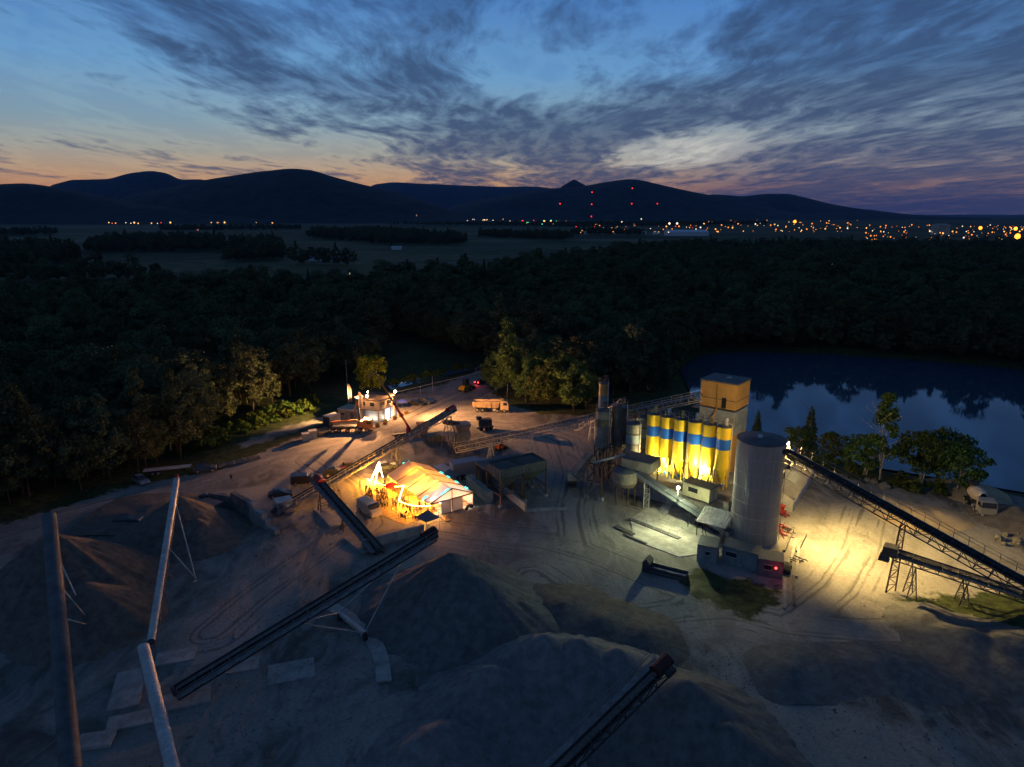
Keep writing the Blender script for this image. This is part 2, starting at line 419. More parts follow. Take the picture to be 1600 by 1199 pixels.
def ground_mat():
    m = bpy.data.materials.new('ground'); m.use_nodes = True
    t = m.node_tree; b = t.nodes['Principled BSDF']; b.inputs['Roughness'].default_value = 0.95; b.inputs['Specular IOR Level'].default_value = 0.15
    geo = nn(t, 'ShaderNodeNewGeometry'); pos = geo.outputs['Position']
    at = nn(t, 'ShaderNodeAttribute', attribute_name='yard')
    n_edge = noise_tex(t, pos, 0.35, 6, 0.65)
    yard = mapr(t, mth(t, 'ADD', at.outputs['Fac'], mth(t, 'MULTIPLY', mth(t, 'SUBTRACT', n_edge, 0.5), 7.0)), -0.6, 0.6)
    # compacted gravel and sand, pale where dry, dark where damp or rutted
    big_ = noise_tex(t, pos, 0.055, 5, 0.6, 0.8); mid_ = noise_tex(t, vscale(t, pos, (1, 0.45, 1), (0, 0, 0), (0, 0, R(35))), 0.3, 6, 0.65, 1.2); fin_ = noise_tex(t, pos, 2.4, 6, 0.7)
    c1 = mixc(t, mapr(t, big_, 0.38, 0.60), (0.085, 0.08, 0.073), (0.29, 0.27, 0.24))
    c1 = mixc(t, mapr(t, mid_, 0.40, 0.66, 0, 0.7), c1, (0.33, 0.31, 0.28))
    c1 = mixc(t, mapr(t, mid_, 0.44, 0.28, 0, 0.6), c1, (0.085, 0.077, 0.068))
    la = nn(t, 'ShaderNodeAttribute', attribute_name='lane'); ld = la.outputs['Fac']
    cv = nn(t, 'ShaderNodeCombineXYZ'); t.links.new(mth(t, 'MULTIPLY', mth(t, 'ADD', ld, mth(t, 'MULTIPLY', mid_, 0.6)), 1.0), cv.inputs[0]); t.links.new(mth(t, 'MULTIPLY', big_, 2.0), cv.inputs[1])
    rut = noise_tex(t, cv.outputs[0], 1.25, 1, 0.5); near_ = mapr(t, ld, 9.0, 3.0)
    c1 = mixc(t, mth(t, 'MULTIPLY', near_, 0.45), c1, (0.34, 0.32, 0.29))
    c1 = mixc(t, mth(t, 'MULTIPLY', near_, mapr(t, rut, 0.50, 0.62, 0, 0.75)), c1, (0.115, 0.106, 0.095))
    c1 = mixc(t, mapr(t, fin_, 0.35, 0.7, 0.0, 0.35), c1, (0.09, 0.082, 0.07))
    # rough grass and leaf litter outside, crop fields far off
    g1 = mixc(t, mapr(t, noise_tex(t, pos, 0.8, 6, 0.7), 0.35, 0.65), (0.022, 0.028, 0.012), (0.06, 0.075, 0.026))
    vo = nn(t, 'ShaderNodeTexVoronoi', i_2=1.0); t.links.new(vscale(t, pos, (0.0034, 0.0085, 1), (0, 0, 0), (0, 0, R(12))), vo.inputs['Vector'])
    sp = nn(t, 'ShaderNodeSeparateColor'); t.links.new(vo.outputs['Color'], sp.inputs[0])
    fld = ramp(t, sp.outputs[0], [(0.0, (0.014, 0.028, 0.01)), (0.3, (0.03, 0.055, 0.018)), (0.5, (0.07, 0.075, 0.036)), (0.62, (0.016, 0.03, 0.011)), (0.82, (0.11, 0.105, 0.06)), (1.0, (0.024, 0.045, 0.015))])
    sy = nn(t, 'ShaderNodeSeparateXYZ'); t.links.new(pos, sy.inputs[0])
    g1 = mixc(t, mapr(t, sy.outputs[1], 480, 620), g1, fld)
    cc = mixc(t, yard, g1, c1)
    t.links.new(cc, b.inputs['Base Color'])
    bn = nn(t, 'ShaderNodeBump'); bn.inputs['Strength'].default_value = 0.55; bn.inputs['Distance'].default_value = 0.25
    t.links.new(mth(t, 'ADD', mth(t, 'MULTIPLY', mid_, 0.8), mth(t, 'MULTIPLY', fin_, 0.5)), bn.inputs['Height']); t.links.new(bn.outputs[0], b.inputs['Normal'])
    # damp ground is smoother
    t.links.new(mapr(t, big_, 0.3, 0.5, 0.6, 0.95), b.inputs['Roughness'])
    return m
g_o = bpy.data.objects.new('ground', np_mesh('ground', gv, gf, ground_mat(), True, {'yard': yard_d, 'lane': lane_d})); col.objects.link(g_o)
g_o['kind'] = 'structure'

# lake
lm = bpy.data.materials.new('lake_water'); lm.use_nodes = True
t = lm.node_tree; b = t.nodes['Principled BSDF']
b.inputs['Base Color'].default_value = (0.03, 0.075, 0.12, 1); b.inputs['Roughness'].default_value = 0.03; b.inputs['IOR'].default_value = 1.6; b.inputs['Specular IOR Level'].default_value = 1.0
geo = nn(t, 'ShaderNodeNewGeometry'); bn = nn(t, 'ShaderNodeBump'); bn.inputs['Strength'].default_value = 0.05; bn.inputs['Distance'].default_value = 0.08
t.links.new(noise_tex(t, vscale(t, geo.outputs['Position'], (0.6, 1.3, 1)), 0.9, 4, 0.6), bn.inputs['Height']); t.links.new(bn.outputs[0], b.inputs['Normal'])
mb = MB()
cx_ = sum(q[0] for q in LAKE) / len(LAKE); cy_ = sum(q[1] for q in LAKE) / len(LAKE)
mb.add([(q[0], q[1], -1.1) for q in LAKE], [tuple(range(len(LAKE)))[::-1]])
if True:
    lake = put('lake', mb, lm); lake['kind'] = 'structure'

# ------------------------------------------------------------------ hills
def ridge(name, prof, D, depth, m, label_kind='structure', seed=0.0, rough=0.03, base=338):
    """prof: (photo x, photo y) points of the crest line, seen at distance D; a real ridge with a front and a back slope"""
    xs = np.array([q[0] for q in prof], float); ys = np.array([q[1] for q in prof], float)
    px = np.linspace(xs[0], xs[-1], 220); py = np.interp(px, xs, ys)
    k = np.ones(9) / 9; py = np.convolve(np.pad(py, 4, mode='edge'), k, 'valid')
    hz = np.array([PY(a, b_, D).z for a, b_ in zip(px, py)]); hx = np.array([PY(a, b_, D).x for a, b_ in zip(px, py)])
    ss = np.linspace(-1, 1, 41); vs = np.zeros((41, 220, 3))
    for j, s_ in enumerate(ss):
        w = math.cos(s_ * math.pi / 2) ** 1.3
        yy = D + s_ * depth; vs[j, :, 0] = hx * (yy / D); vs[j, :, 1] = yy
        nz = np.array([mnoise.fractal(V((a / 420.0, yy / 420.0, seed)), 0.9, 2.1, 5) for a in hx])
        vs[j, :, 2] = hz * w + nz * rough * 900 * (w * (1 - w) * 3 + 0.11) - 6
    idx = np.arange(41 * 220).reshape(41, 220)
    ff = np.stack([idx[:-1, :-1].ravel(), idx[:-1, 1:].ravel(), idx[1:, 1:].ravel(), idx[1:, :-1].ravel()], 1)
    o = bpy.data.objects.new(name, np_mesh(name, vs.reshape(-1, 3), ff, m)); col.objects.link(o); o['kind'] = 'structure'
    return o
hill_m = mat('hill_forest', (0.020, 0.028, 0.021), 0.95, var=0.5, vs=0.012, bump=1.0, bs=0.03)
MATS['hill_forest'].node_tree.nodes['Bump'].inputs['Distance'].default_value = 12
ridge('hills', [(-400, 300), (-60, 290), (40, 285), (110, 296), (190, 312), (300, 330), (420, 341)], 4300, 900, hill_m, seed=1)
ridge('hills', [(130, 343), (200, 305), (270, 291), (340, 278), (400, 268), (455, 263), (490, 266), (520, 276), (560, 287), (600, 296), (640, 305), (680, 318), (710, 331), (730, 342)], 5200, 1300, hill_m, seed=2)
ridge('hills', [(40, 340), (75, 291), (110, 281), (170, 280), (200, 271), (235, 267), (262, 271), (280, 281), (315, 280), (340, 287), (420, 310), (480, 335)], 9500, 1500, hill_m, seed=3)
ridge('hills', [(540, 330), (580, 289), (615, 285), (650, 287), (720, 290), (770, 292), (840, 292), (900, 300), (1000, 330)], 14000, 2500, hill_m, seed=4)
ridge('hills', [(660, 342), (720, 318), (790, 305), (850, 295), (905, 292), (945, 285), (985, 279), (1010, 283), (1040, 291), (1090, 301), (1140, 310), (1190, 322), (1230, 330), (1270, 338)], 7200, 1500, hill_m, seed=5)
ridge('hills', [(860, 310), (878, 291), (897, 280), (918, 291), (940, 310)], 9800, 700, hill_m, seed=6)
ridge('hills', [(1050, 330), (1110, 303), (1160, 307), (1195, 303), (1235, 303), (1270, 312), (1300, 319), (1350, 327), (1420, 335), (1500, 341)], 8600, 1500, hill_m, seed=7)
ridge('hills', [(1150, 339), (1300, 331), (1450, 338), (1600, 345), (1800, 349), (2000, 351)], 6900, 900, hill_m, seed=8)

# ------------------------------------------------------------------ trees
bark = mat('bark', (0.06, 0.05, 0.04), 0.95, var=0.4, vs=3)
birch = mat('birch_bark', (0.35, 0.32, 0.27), 0.9, var=0.4, vs=3)
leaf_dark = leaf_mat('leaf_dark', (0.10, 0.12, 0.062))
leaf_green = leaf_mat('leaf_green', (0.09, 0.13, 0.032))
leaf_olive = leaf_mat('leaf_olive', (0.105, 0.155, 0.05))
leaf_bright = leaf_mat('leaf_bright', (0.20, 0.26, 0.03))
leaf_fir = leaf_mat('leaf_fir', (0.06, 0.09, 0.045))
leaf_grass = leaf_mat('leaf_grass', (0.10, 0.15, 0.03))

def leaf_quads(cen, out_dir, size, r):
    n = len(cen)
    nrm = out_dir * 0.7 + r.normal(size=(n, 3)) * 0.8 + np.array([0, 0, 0.35])
    nrm /= np.linalg.norm(nrm, axis=1)[:, None] + 1e-9
    a = np.cross(nrm, r.normal(size=(n, 3))); a /= np.linalg.norm(a, axis=1)[:, None] + 1e-9
    b_ = np.cross(nrm, a)
    s1 = (size * r.uniform(0.6, 1.25, n))[:, None]; s2 = s1 * r.uniform(0.5, 0.9, n)[:, None]
    v = np.stack([cen - a * s1, cen - b_ * s2, cen + a * s1, cen + b_ * s2], 1).reshape(-1, 3)
    return v, np.arange(4 * n).reshape(n, 4)
def crown_mesh(name, kind, h, rad, m, seed, clumps=34, per=85, size=0.3):
    r = np.random.default_rng(seed); cs = []; rs = []
    if kind == 'broad':
        for i in range(clumps):
            d = r.normal(size=3); d /= np.linalg.norm(d); k = r.uniform(0.45, 1.0) ** 0.6
            cs.append((d[0] * rad * k, d[1] * rad * k, h * 0.60 + d[2] * h * 0.37 * k)); rs.append(rad * r.uniform(0.2, 0.36))
    elif kind == 'tall':
        for i in range(clumps):
            t_ = r.uniform(0.0, 1.0); w = rad * (0.35 + 0.65 * math.sin(math.pi * min(1, t_ * 0.75 + 0.25))) * (1.05 - 0.75 * t_ ** 2); a = r.uniform(0, 6.28)
            k = r.uniform(0.3, 1); cs.append((math.cos(a) * w * k, math.sin(a) * w * k, h * (0.16 + 0.82 * t_))); rs.append(rad * r.uniform(0.22, 0.42))
    elif kind == 'bush':
        for i in range(clumps):
            a = r.uniform(0, 6.28); k = math.sqrt(r.uniform(0, 1)); cs.append((math.cos(a) * rad * k, math.sin(a) * rad * k, h * (0.12 + 0.7 * (1 - k * k) * r.uniform(0.5, 1.15)))); rs.append(rad * r.uniform(0.18, 0.32))
    if kind == 'fir':
        P_ = []; O_ = []
        for i in range(clumps * per):
            t_ = 1 - math.sqrt(r.uniform(0.0, 1)); ph = (t_ * 11) % 1.0
            w = rad * (1 - t_) ** 0.9 * (1.12 - 0.5 * ph) + 0.12; a = r.uniform(0, 6.28); k = r.uniform(0.2, 1) ** 0.5
            a = a if k < 0.5 else round(a * 2.2) / 2.2 + r.normal() * 0.16
            P_.append((math.cos(a) * w * k, math.sin(a) * w * k, h * (0.08 + 0.92 * t_) - 0.25 * w * k)); O_.append((math.cos(a), math.sin(a), 0.3))
        v, f = leaf_quads(np.array(P_), np.array(O_), size, r)
    else:
        cen = []; od = []
        for c, q in zip(cs, rs):
            d = r.normal(size=(per, 3)); d /= np.linalg.norm(d, axis=1)[:, None]
            p_ = d * (q * r.uniform(0.35, 1.12, per) ** 0.6)[:, None]; p_[:, 2] *= 0.75
            cen.append(p_ + np.array(c)); od.append(d)
        cen = np.concatenate(cen); od = np.concatenate(od); cen[:, 2] = np.maximum(cen[:, 2], 0.15)
        v, f = leaf_quads(cen, od, size, r)
    return np_mesh(name, v, f, m, False)
def trunk_mesh(name, h, r0, m, seed, limbs=6, top=0.7, stems=1):
    r = random.Random(seed); mb = MB()
    for s_ in range(stems):
        p = V((r.uniform(-.3, .3) * (stems > 1), r.uniform(-.3, .3) * (stems > 1), -0.3)); n = 5; rr = r0; lean = V((r.uniform(-.06, .06) * stems, r.uniform(-.06, .06) * stems, 1))
        for i in range(n):
            q = p + lean * (h * top / n) + V((r.uniform(-.12, .12), r.uniform(-.12, .12), 0)); r2 = r0 * (1 - 0.8 * (i + 1) / n)
            mb.cyl(p, q, rr, r2, 6, False)
            if i >= 1:
                for _ in range(limbs // 4 + 1):
                    a = r.uniform(0, 6.28); L = h * r.uniform(0.12, 0.24)
                    mb.cyl(q, q + V((math.cos(a) * L, math.sin(a) * L, L * 0.75)), r2 * 0.6, 0.03, 5, False)
            p = q; rr = r2
    return mesh_from(name, mb, m)
TREES = {}
def variant(key, kind, h, rad, m, seed, tm=None, clumps=34, per=85, size=0.3, r0=0.22, stems=1):
    TREES[key] = (crown_mesh('crown', kind, h, rad, m, seed, clumps, per, size), trunk_mesh('trunk', h, r0, tm or bark, seed, stems=stems, top=0.7 if kind != 'fir' else 0.93, limbs=6 if kind != 'fir' else 0))
variant('broad1', 'broad', 13, 4.2, leaf_dark, 11); variant('broad2', 'broad', 15, 4.8, leaf_dark, 12, clumps=42); variant('broad3', 'broad', 10.5, 3.8, leaf_dark, 13)
variant('tall1', 'tall', 17, 2.9, leaf_dark, 14, clumps=44); variant('fir1', 'fir', 15, 2.6, leaf_fir, 15, clumps=30, size=0.26); variant('bush1', 'bush', 3.4, 2.4, leaf_dark, 16, clumps=18, per=70, size=0.24)
variant('g_tall', 'tall', 13, 2.4, leaf_green, 21, birch, clumps=40, per=75, size=0.22, r0=0.14, stems=3); variant('g_broad', 'broad', 8.5, 3.6, leaf_green, 22, birch, clumps=40, per=85, size=0.22, r0=0.13, stems=3)
variant('g_bush', 'bush', 4.2, 2.6, leaf_green, 23, clumps=24, per=80, size=0.2); variant('o_broad', 'broad', 12.5, 4.6, leaf_olive, 24, clumps=50, per=110, size=0.26); variant('o_tall', 'tall', 18, 3.8, leaf_olive, 25, clumps=60, per=100, size=0.26)
variant('b_broad', 'broad', 11, 4.3, leaf_bright, 26, clumps=46, per=110, size=0.24); variant('b_bush', 'bush', 2.6, 2.3, leaf_grass, 27, clumps=20, per=85, size=0.2); variant('fir2', 'fir', 9.5, 2.1, leaf_fir, 28, clumps=30, size=0.2)
def tree(name, key, loc, s, rz, label, group, cat='tree', tall=1.0):
    o = thing(name, loc, label, cat, rz, group); o.scale = (s, s, s * tall)
    for nm, me in zip(('crown', 'trunk'), TREES[key]):
        c = bpy.data.objects.new(nm, me); col.objects.link(c); c.parent = o
    return o
def px_poly(pts): return [P(*q)[:2] for q in pts]
F1 = px_poly([(-300, 905), (0, 812), (120, 776), (215, 748), (300, 716), (330, 692), (365, 664), (430, 640), (485, 620), (535, 598), (590, 575), (598, 540), (585, 500), (562, 478), (530, 468), (400, 460), (200, 474), (-300, 490)])
F2 = px_poly([(592, 500), (600, 524), (680, 550), (748, 566), (772, 572), (800, 600), (850, 622), (930, 632), (1060, 606), (1070, 590), (1100, 562), (1150, 552), (1300, 557), (1450, 567), (1620, 584), (1900, 610), (1900, 384), (1600, 390), (1300, 392), (1100, 394), (1000, 398), (850, 424), (800, 436), (700, 446), (590, 450), (562, 470)])
HEDGES = [px_poly(q) for q in ([(130, 396), (350, 394), (350, 376), (160, 378)], [(480, 373), (600, 384), (725, 384), (735, 376), (600, 362), (490, 364)], [(-80, 420), (125, 414), (118, 390), (-80, 394)], [(345, 412), (445, 408), (440, 382), (360, 384)], [(600, 352), (900, 356), (1200, 352), (1200, 349), (800, 351)], [(160, 350), (480, 349), (480, 346), (160, 347)], [(-60, 372), (90, 368), (92, 365), (-60, 368)], [(250, 362), (470, 360), (470, 358), (250, 359)], [(740, 372), (880, 378), (900, 372), (760, 368)], [(450, 412), (520, 418), (560, 416), (470, 410)], [(-80, 440), (160, 432), (280, 436), (60, 446)], [(880, 368), (1010, 370), (1000, 366), (900, 365)])]
pts = []
def scatter(poly, s0, k):
    xs = [q[0] for q in poly]; ys = [q[1] for q in poly]
    y = min(ys)
    while y < max(ys):
        s = s0 + y * k; n = int((min(max(xs), y * 0.95 + 30) - max(min(xs), -y * 0.95 - 30)) / s)
        x0 = max(min(xs), -y * 0.95 - 30)
        for i in range(n): pts.append((x0 + (i + random.uniform(-.1, 1.1)) * s, y + random.uniform(-.5, .5) * s))
        y += s * 0.9
    return
def sel(poly, s0, k):
    global pts
    pts = []; scatter(poly, s0, k)
    if not pts: return np.zeros((0, 2))
    A = np.array(pts); d = poly_sd(poly, A[:, 0], A[:, 1])
    return A[d > 0.8]
allp = np.concatenate([sel(F1, 4.4, 0.0062), sel(F2, 4.4, 0.0062)] + [sel(h_, 6, 0.006) for h_ in HEDGES])
ok = (poly_sd(LAKE, allp[:, 0], allp[:, 1]) < -0.6) & (poly_sd(YARD, allp[:, 0], allp[:, 1]) < -3.5) & (poly_sd(ROADS, allp[:, 0], allp[:, 1]) < -3) & (allp[:, 1] > 60)
allp = allp[ok]; order = np.argsort(np.hypot(allp[:, 0], allp[:, 1])); allp = allp[order]
inview = np.abs(allp[:, 0]) < allp[:, 1] * 0.80 + 6
near_i = [i for i in range(len(allp)) if inview[i]][:230]; near_set = set(near_i)
keys = ['broad1', 'broad2', 'broad3', 'broad2', 'broad1', 'tall1', 'broad3', 'fir1']
for i in near_i:
    x, y = allp[i]; k = random.choice(keys[:6] if x < 40 else keys)
    nm = {'b': 'broadleaf_tree', 't': 'poplar_tree', 'f': 'fir_tree'}[k[0]]
    left = x < -20
    zx = 800 + FPX * x / (y * CP + CAM_H * SP); zone = ('at the left edge of the view' if zx < 120 else 'behind the silver-blue hatchback' if zx < 235 else 'behind the flat trailer' if zx < 330 else 'above the lit shrubs' if zx < 470 else 'left behind the site office') if left else ('beyond the ditch and road' if zx < 770 else 'behind the olive clump' if zx < 960 else 'on the far lake shore')
    lb = {'b': 'dark round-crowned tree in the unlit wood ', 't': 'dark narrow upright tree in the unlit wood ', 'f': 'dark pointed fir in the unlit wood '}[k[0]] + zone
    tree(nm, k, (x, y, zg(x, y)), random.uniform(0.62, 1.3), random.uniform(0, 6.28), lb, 'trees of the wood left of the road' if left else 'trees of the wood behind the plant')
rest = np.array([allp[i] for i in range(len(allp)) if i not in near_set])
fv = np.zeros((len(rest), 3)); fv[:, :2] = rest; fv[:, 2] = 0.1
fme = np_mesh('forest', fv, np.zeros((0, 3), int), leaf_dark) if False else bpy.data.meshes.new('forest')
fme.from_pydata([tuple(q) for q in fv], [], []); fme.materials.append(leaf_dark)
far_s = np.where(rest[:, 1] > 520, 1.0, 1.0)
for an, av, ty in (('scl', rng.choice([.6, .75, .9, 1.0, 1.15, 1.35], len(rest)) * far_s, 'FLOAT'), ('rotz', rng.uniform(0, 6.28, len(rest)), 'FLOAT'), ('pick', rng.choice(5, len(rest), p=[.34, .3, .25, .08, .03]), 'INT')):
    a_ = fme.attributes.new(an, ty, 'POINT'); a_.data.foreach_set('value', av)
fo = bpy.data.objects.new('forest', fme); col.objects.link(fo)
tag(fo, 'dark far woodland reaching to the fields', 'forest', kind='stuff')
tcoll = bpy.data.collections.new('tree_kinds')
for i, k in enumerate(['broad1', 'broad2', 'broad3', 'tall1', 'fir1']):
    o = bpy.data.objects.new('kind_%d' % i, TREES[k][0]); tcoll.objects.link(o)
ng = bpy.data.node_groups.new('plant_forest', 'GeometryNodeTree')
ng.interface.new_socket('Geometry', in_out='INPUT', socket_type='NodeSocketGeometry'); ng.interface.new_socket('Geometry', in_out='OUTPUT', socket_type='NodeSocketGeometry')
gi = ng.nodes.new('NodeGroupInput'); go = ng.nodes.new('NodeGroupOutput'); ip = ng.nodes.new('GeometryNodeInstanceOnPoints'); ci = ng.nodes.new('GeometryNodeCollectionInfo')
ci.inputs[0].default_value = tcoll; ci.inputs[1].default_value = True; ci.inputs[2].default_value = True
def na(name, ty):
    n = ng.nodes.new('GeometryNodeInputNamedAttribute'); n.data_type = ty; n.inputs[0].default_value = name; return n.outputs[0]
cx3 = ng.nodes.new('ShaderNodeCombineXYZ'); e2r = ng.nodes.new('FunctionNodeEulerToRotation')
ng.links.new(na('rotz', 'FLOAT'), cx3.inputs[2]); ng.links.new(cx3.outputs[0], e2r.inputs[0])
ng.links.new(gi.outputs[0], ip.inputs['Points']); ng.links.new(ci.outputs[0], ip.inputs['Instance']); ip.inputs['Pick Instance'].default_value = True
ng.links.new(na('pick', 'INT'), ip.inputs['Instance Index']); ng.links.new(e2r.outputs[0], ip.inputs['Rotation']); ng.links.new(na('scl', 'FLOAT'), ip.inputs['Scale'])
ng.links.new(ip.outputs[0], go.inputs[0])
fo.modifiers.new('plant_forest', 'NODES').node_group = ng

# trees that the yard lamps reach
def T(name, key, px, py, s, label, group=None, tall=1.0, cat='tree'):
    p = P(px, py); return tree(name, key, (p.x, p.y, zg(p.x, p.y) - 0.1), s, random.uniform(0, 6.28), label, group, cat, tall)
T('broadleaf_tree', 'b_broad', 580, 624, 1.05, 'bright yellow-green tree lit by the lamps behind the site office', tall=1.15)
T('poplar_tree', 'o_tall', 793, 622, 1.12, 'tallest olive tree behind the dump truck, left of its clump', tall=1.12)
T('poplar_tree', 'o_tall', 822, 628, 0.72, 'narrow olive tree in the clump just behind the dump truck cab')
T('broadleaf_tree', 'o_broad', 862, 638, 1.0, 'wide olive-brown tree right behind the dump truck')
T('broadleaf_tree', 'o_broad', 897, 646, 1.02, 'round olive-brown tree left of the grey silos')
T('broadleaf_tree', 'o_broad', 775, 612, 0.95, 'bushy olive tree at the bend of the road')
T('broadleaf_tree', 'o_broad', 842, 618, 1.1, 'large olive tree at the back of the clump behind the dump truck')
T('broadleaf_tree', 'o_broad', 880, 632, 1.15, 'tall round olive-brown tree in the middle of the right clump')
T('broadleaf_tree', 'o_broad', 916, 640, 0.85, 'lower olive tree touching the left grey silos')
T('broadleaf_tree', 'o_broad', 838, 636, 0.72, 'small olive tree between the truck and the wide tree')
T('fir_tree', 'fir2', 1182, 680, 0.8, 'small dark fir at the water right of the lift tower')
T('fir_tree', 'fir2', 1262, 706, 1.25, 'dark fir on the bank above the big steel silo')
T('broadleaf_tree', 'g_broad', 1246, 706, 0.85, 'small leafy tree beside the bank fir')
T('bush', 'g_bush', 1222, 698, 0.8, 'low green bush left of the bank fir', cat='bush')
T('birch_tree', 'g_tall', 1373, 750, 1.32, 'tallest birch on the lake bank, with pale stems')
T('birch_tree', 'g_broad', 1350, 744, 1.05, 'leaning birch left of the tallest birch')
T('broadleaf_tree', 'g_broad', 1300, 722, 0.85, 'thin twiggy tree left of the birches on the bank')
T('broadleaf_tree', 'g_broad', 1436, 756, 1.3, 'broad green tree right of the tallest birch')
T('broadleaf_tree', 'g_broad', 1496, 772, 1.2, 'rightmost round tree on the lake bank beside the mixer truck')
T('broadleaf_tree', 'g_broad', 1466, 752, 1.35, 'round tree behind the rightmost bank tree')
for k, (x, y, s) in enumerate([(1285, 726, .7), (1318, 735, .8), (1408, 762, .8), (1425, 768, .7), (1335, 742, .6), (1462, 772, .75), (1272, 718, .6)]):
    T('bush', 'g_bush', x, y, s, 'low shrub growing between the birches on the lake bank', 'shrubs along the lake bank', cat='bush')
T('broadleaf_tree', 'g_tall', 268, 706, 0.85, 'pale conical tree at the wood edge behind the flat trailer')
T('bush', 'g_bush', 318, 700, 1.3, 'rounded shrub at the wood edge above the parked dark car', cat='bush')
T('bush', 'g_bush', 340, 698, 1.1, 'yellowish shrub where the track meets the yard', cat='bush')
lit = 0
for k in range(46):
    u = random.random(); x = 345 + 165 * u; y = 688 - 52 * u + random.uniform(-16, -1)
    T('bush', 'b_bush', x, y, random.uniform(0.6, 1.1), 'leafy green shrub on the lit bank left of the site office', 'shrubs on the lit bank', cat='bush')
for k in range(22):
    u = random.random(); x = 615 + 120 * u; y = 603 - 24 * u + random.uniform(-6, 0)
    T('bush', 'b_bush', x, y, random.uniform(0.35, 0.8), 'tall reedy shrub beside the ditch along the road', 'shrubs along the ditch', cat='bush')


# ------------------------------------------------------------------ materials of the works
steel = mat('grey_steel', (0.22, 0.22, 0.22), 0.6, 0.3, var=0.35, vs=1.2, dirt=(0.10, 0.085, 0.07))
dark_steel = mat('dark_steel', (0.075, 0.075, 0.078), 0.65, 0.3, var=0.4, vs=1.5, dirt=(0.09, 0.06, 0.04))
rust_steel = mat('rusty_steel', (0.14, 0.085, 0.055), 0.8, 0.2, var=0.4, vs=1.5)
pale_steel = mat('pale_galvanised_steel', (0.52, 0.51, 0.49), 0.55, 0.2, var=0.25, vs=0.8, dirt=(0.2, 0.19, 0.17))
rubber = mat('belt_rubber', (0.028, 0.028, 0.03), 0.9, var=0.4, vs=0.8)
gravel_belt = mat('gravel_on_belt', (0.12, 0.11, 0.10), 0.95, var=0.4, vs=3, bump=0.6, bs=8)
red_paint = mat('red_paint', (0.34, 0.03, 0.025), 0.5, var=0.3, vs=1.5, dirt=(0.12, 0.05, 0.04))
dark_red = mat('dark_red_paint', (0.055, 0.018, 0.017), 0.6, var=0.4, vs=2)
concrete = mat('concrete', (0.36, 0.34, 0.31), 0.92, var=0.3, vs=0.5, dirt=(0.20, 0.18, 0.155), bump=0.25, bs=3)
concrete_d = mat('stained_concrete', (0.20, 0.185, 0.165), 0.92, var=0.4, vs=0.5, dirt=(0.09, 0.08, 0.07), bump=0.3, bs=3)
yellow = mat('yellow_silo_paint', (0.74, 0.50, 0.02), 0.42, var=0.14, vs=0.5, dirt=(0.52, 0.34, 0.05), spec=0.45)
blue = mat('blue_silo_paint', (0.005, 0.10, 0.50), 0.42, var=0.14, vs=0.6, spec=0.45)
ochre = mat('ochre_cladding', (0.52, 0.30, 0.085), 0.6, var=0.15, vs=0.4)
slate = mat('slate_grey_roofing', (0.10, 0.11, 0.125), 0.7, var=0.25, vs=0.6)
grey_silo = mat('weathered_grey_silo', (0.27, 0.24, 0.19), 0.75, var=0.35, vs=0.5, dirt=(0.11, 0.095, 0.075))
grey_silo_d = mat('darkened_grey_silo', (0.15, 0.125, 0.09), 0.8, var=0.4, vs=0.5, dirt=(0.06, 0.05, 0.04))  # darker copy of the grey; carries the unlit silo's shade in its colour
bluegrey = mat('blue_grey_paint', (0.27, 0.31, 0.32), 0.65, var=0.25, vs=0.6, dirt=(0.16, 0.15, 0.13))
hopper_m = mat('hopper_green_grey', (0.13, 0.15, 0.135), 0.7, 0.1, var=0.35, vs=0.8, dirt=(0.10, 0.085, 0.06))
white_p = mat('white_painted_panel', (0.72, 0.71, 0.68), 0.6, var=0.12, vs=0.8, dirt=(0.5, 0.48, 0.44))
window_m = mat('dark_window_glass', (0.02, 0.025, 0.03), 0.12, var=0, spec=0.6)
sand_m = mat('sand', (0.40, 0.31, 0.19), 0.95, var=0.25, vs=0.25, bump=0.5, bs=2)
WARM = (1.0, 0.60, 0.22); SODIUM = (1.0, 0.50, 0.13); GREENW = (0.93, 1.0, 0.52); YEL = (1.0, 0.68, 0.22)
glass_warm = emis('lit_lamp_glass_warm', (1.0, 0.75, 0.38), 30); glass_green = emis('lit_lamp_glass_greenish', (1.0, 1.0, 0.65), 30); glass_white = emis('lit_lamp_glass_white', (1.0, 0.88, 0.66), 30)
red_lit = emis('lit_red_lamp', (1.0, 0.04, 0.03), 8)

def flood(loc, aim, label, energy, color, gm, size=0.45, spot=R(140), blend=0.5, point=0, pole_from=None):
    l = V(loc); d = (V(aim) - l).normalized()
    base = V(pole_from) if pole_from is not None else l
    o = thing('floodlight', base, label, 'lamp')
    put('housing', MB().beam(l - d * 0.30, l, size, size * 0.8), dark_steel, o, True)
    put('lamp_glass', MB().ball(l + d * 0.1, size * 0.5, 10, 6), gm, o, True)
    if pole_from is not None: put('pole', MB().cyl(base, l - V((0, 0, 0.1)), 0.06, 0.05, 6), steel, o, True)
    lamp('SPOT', l + d * 0.4, energy, color, o, aim, 0.18, spot, blend)
    if point: lamp('POINT', l + d * 0.55, point, color, o, None, 0.2)
    return o

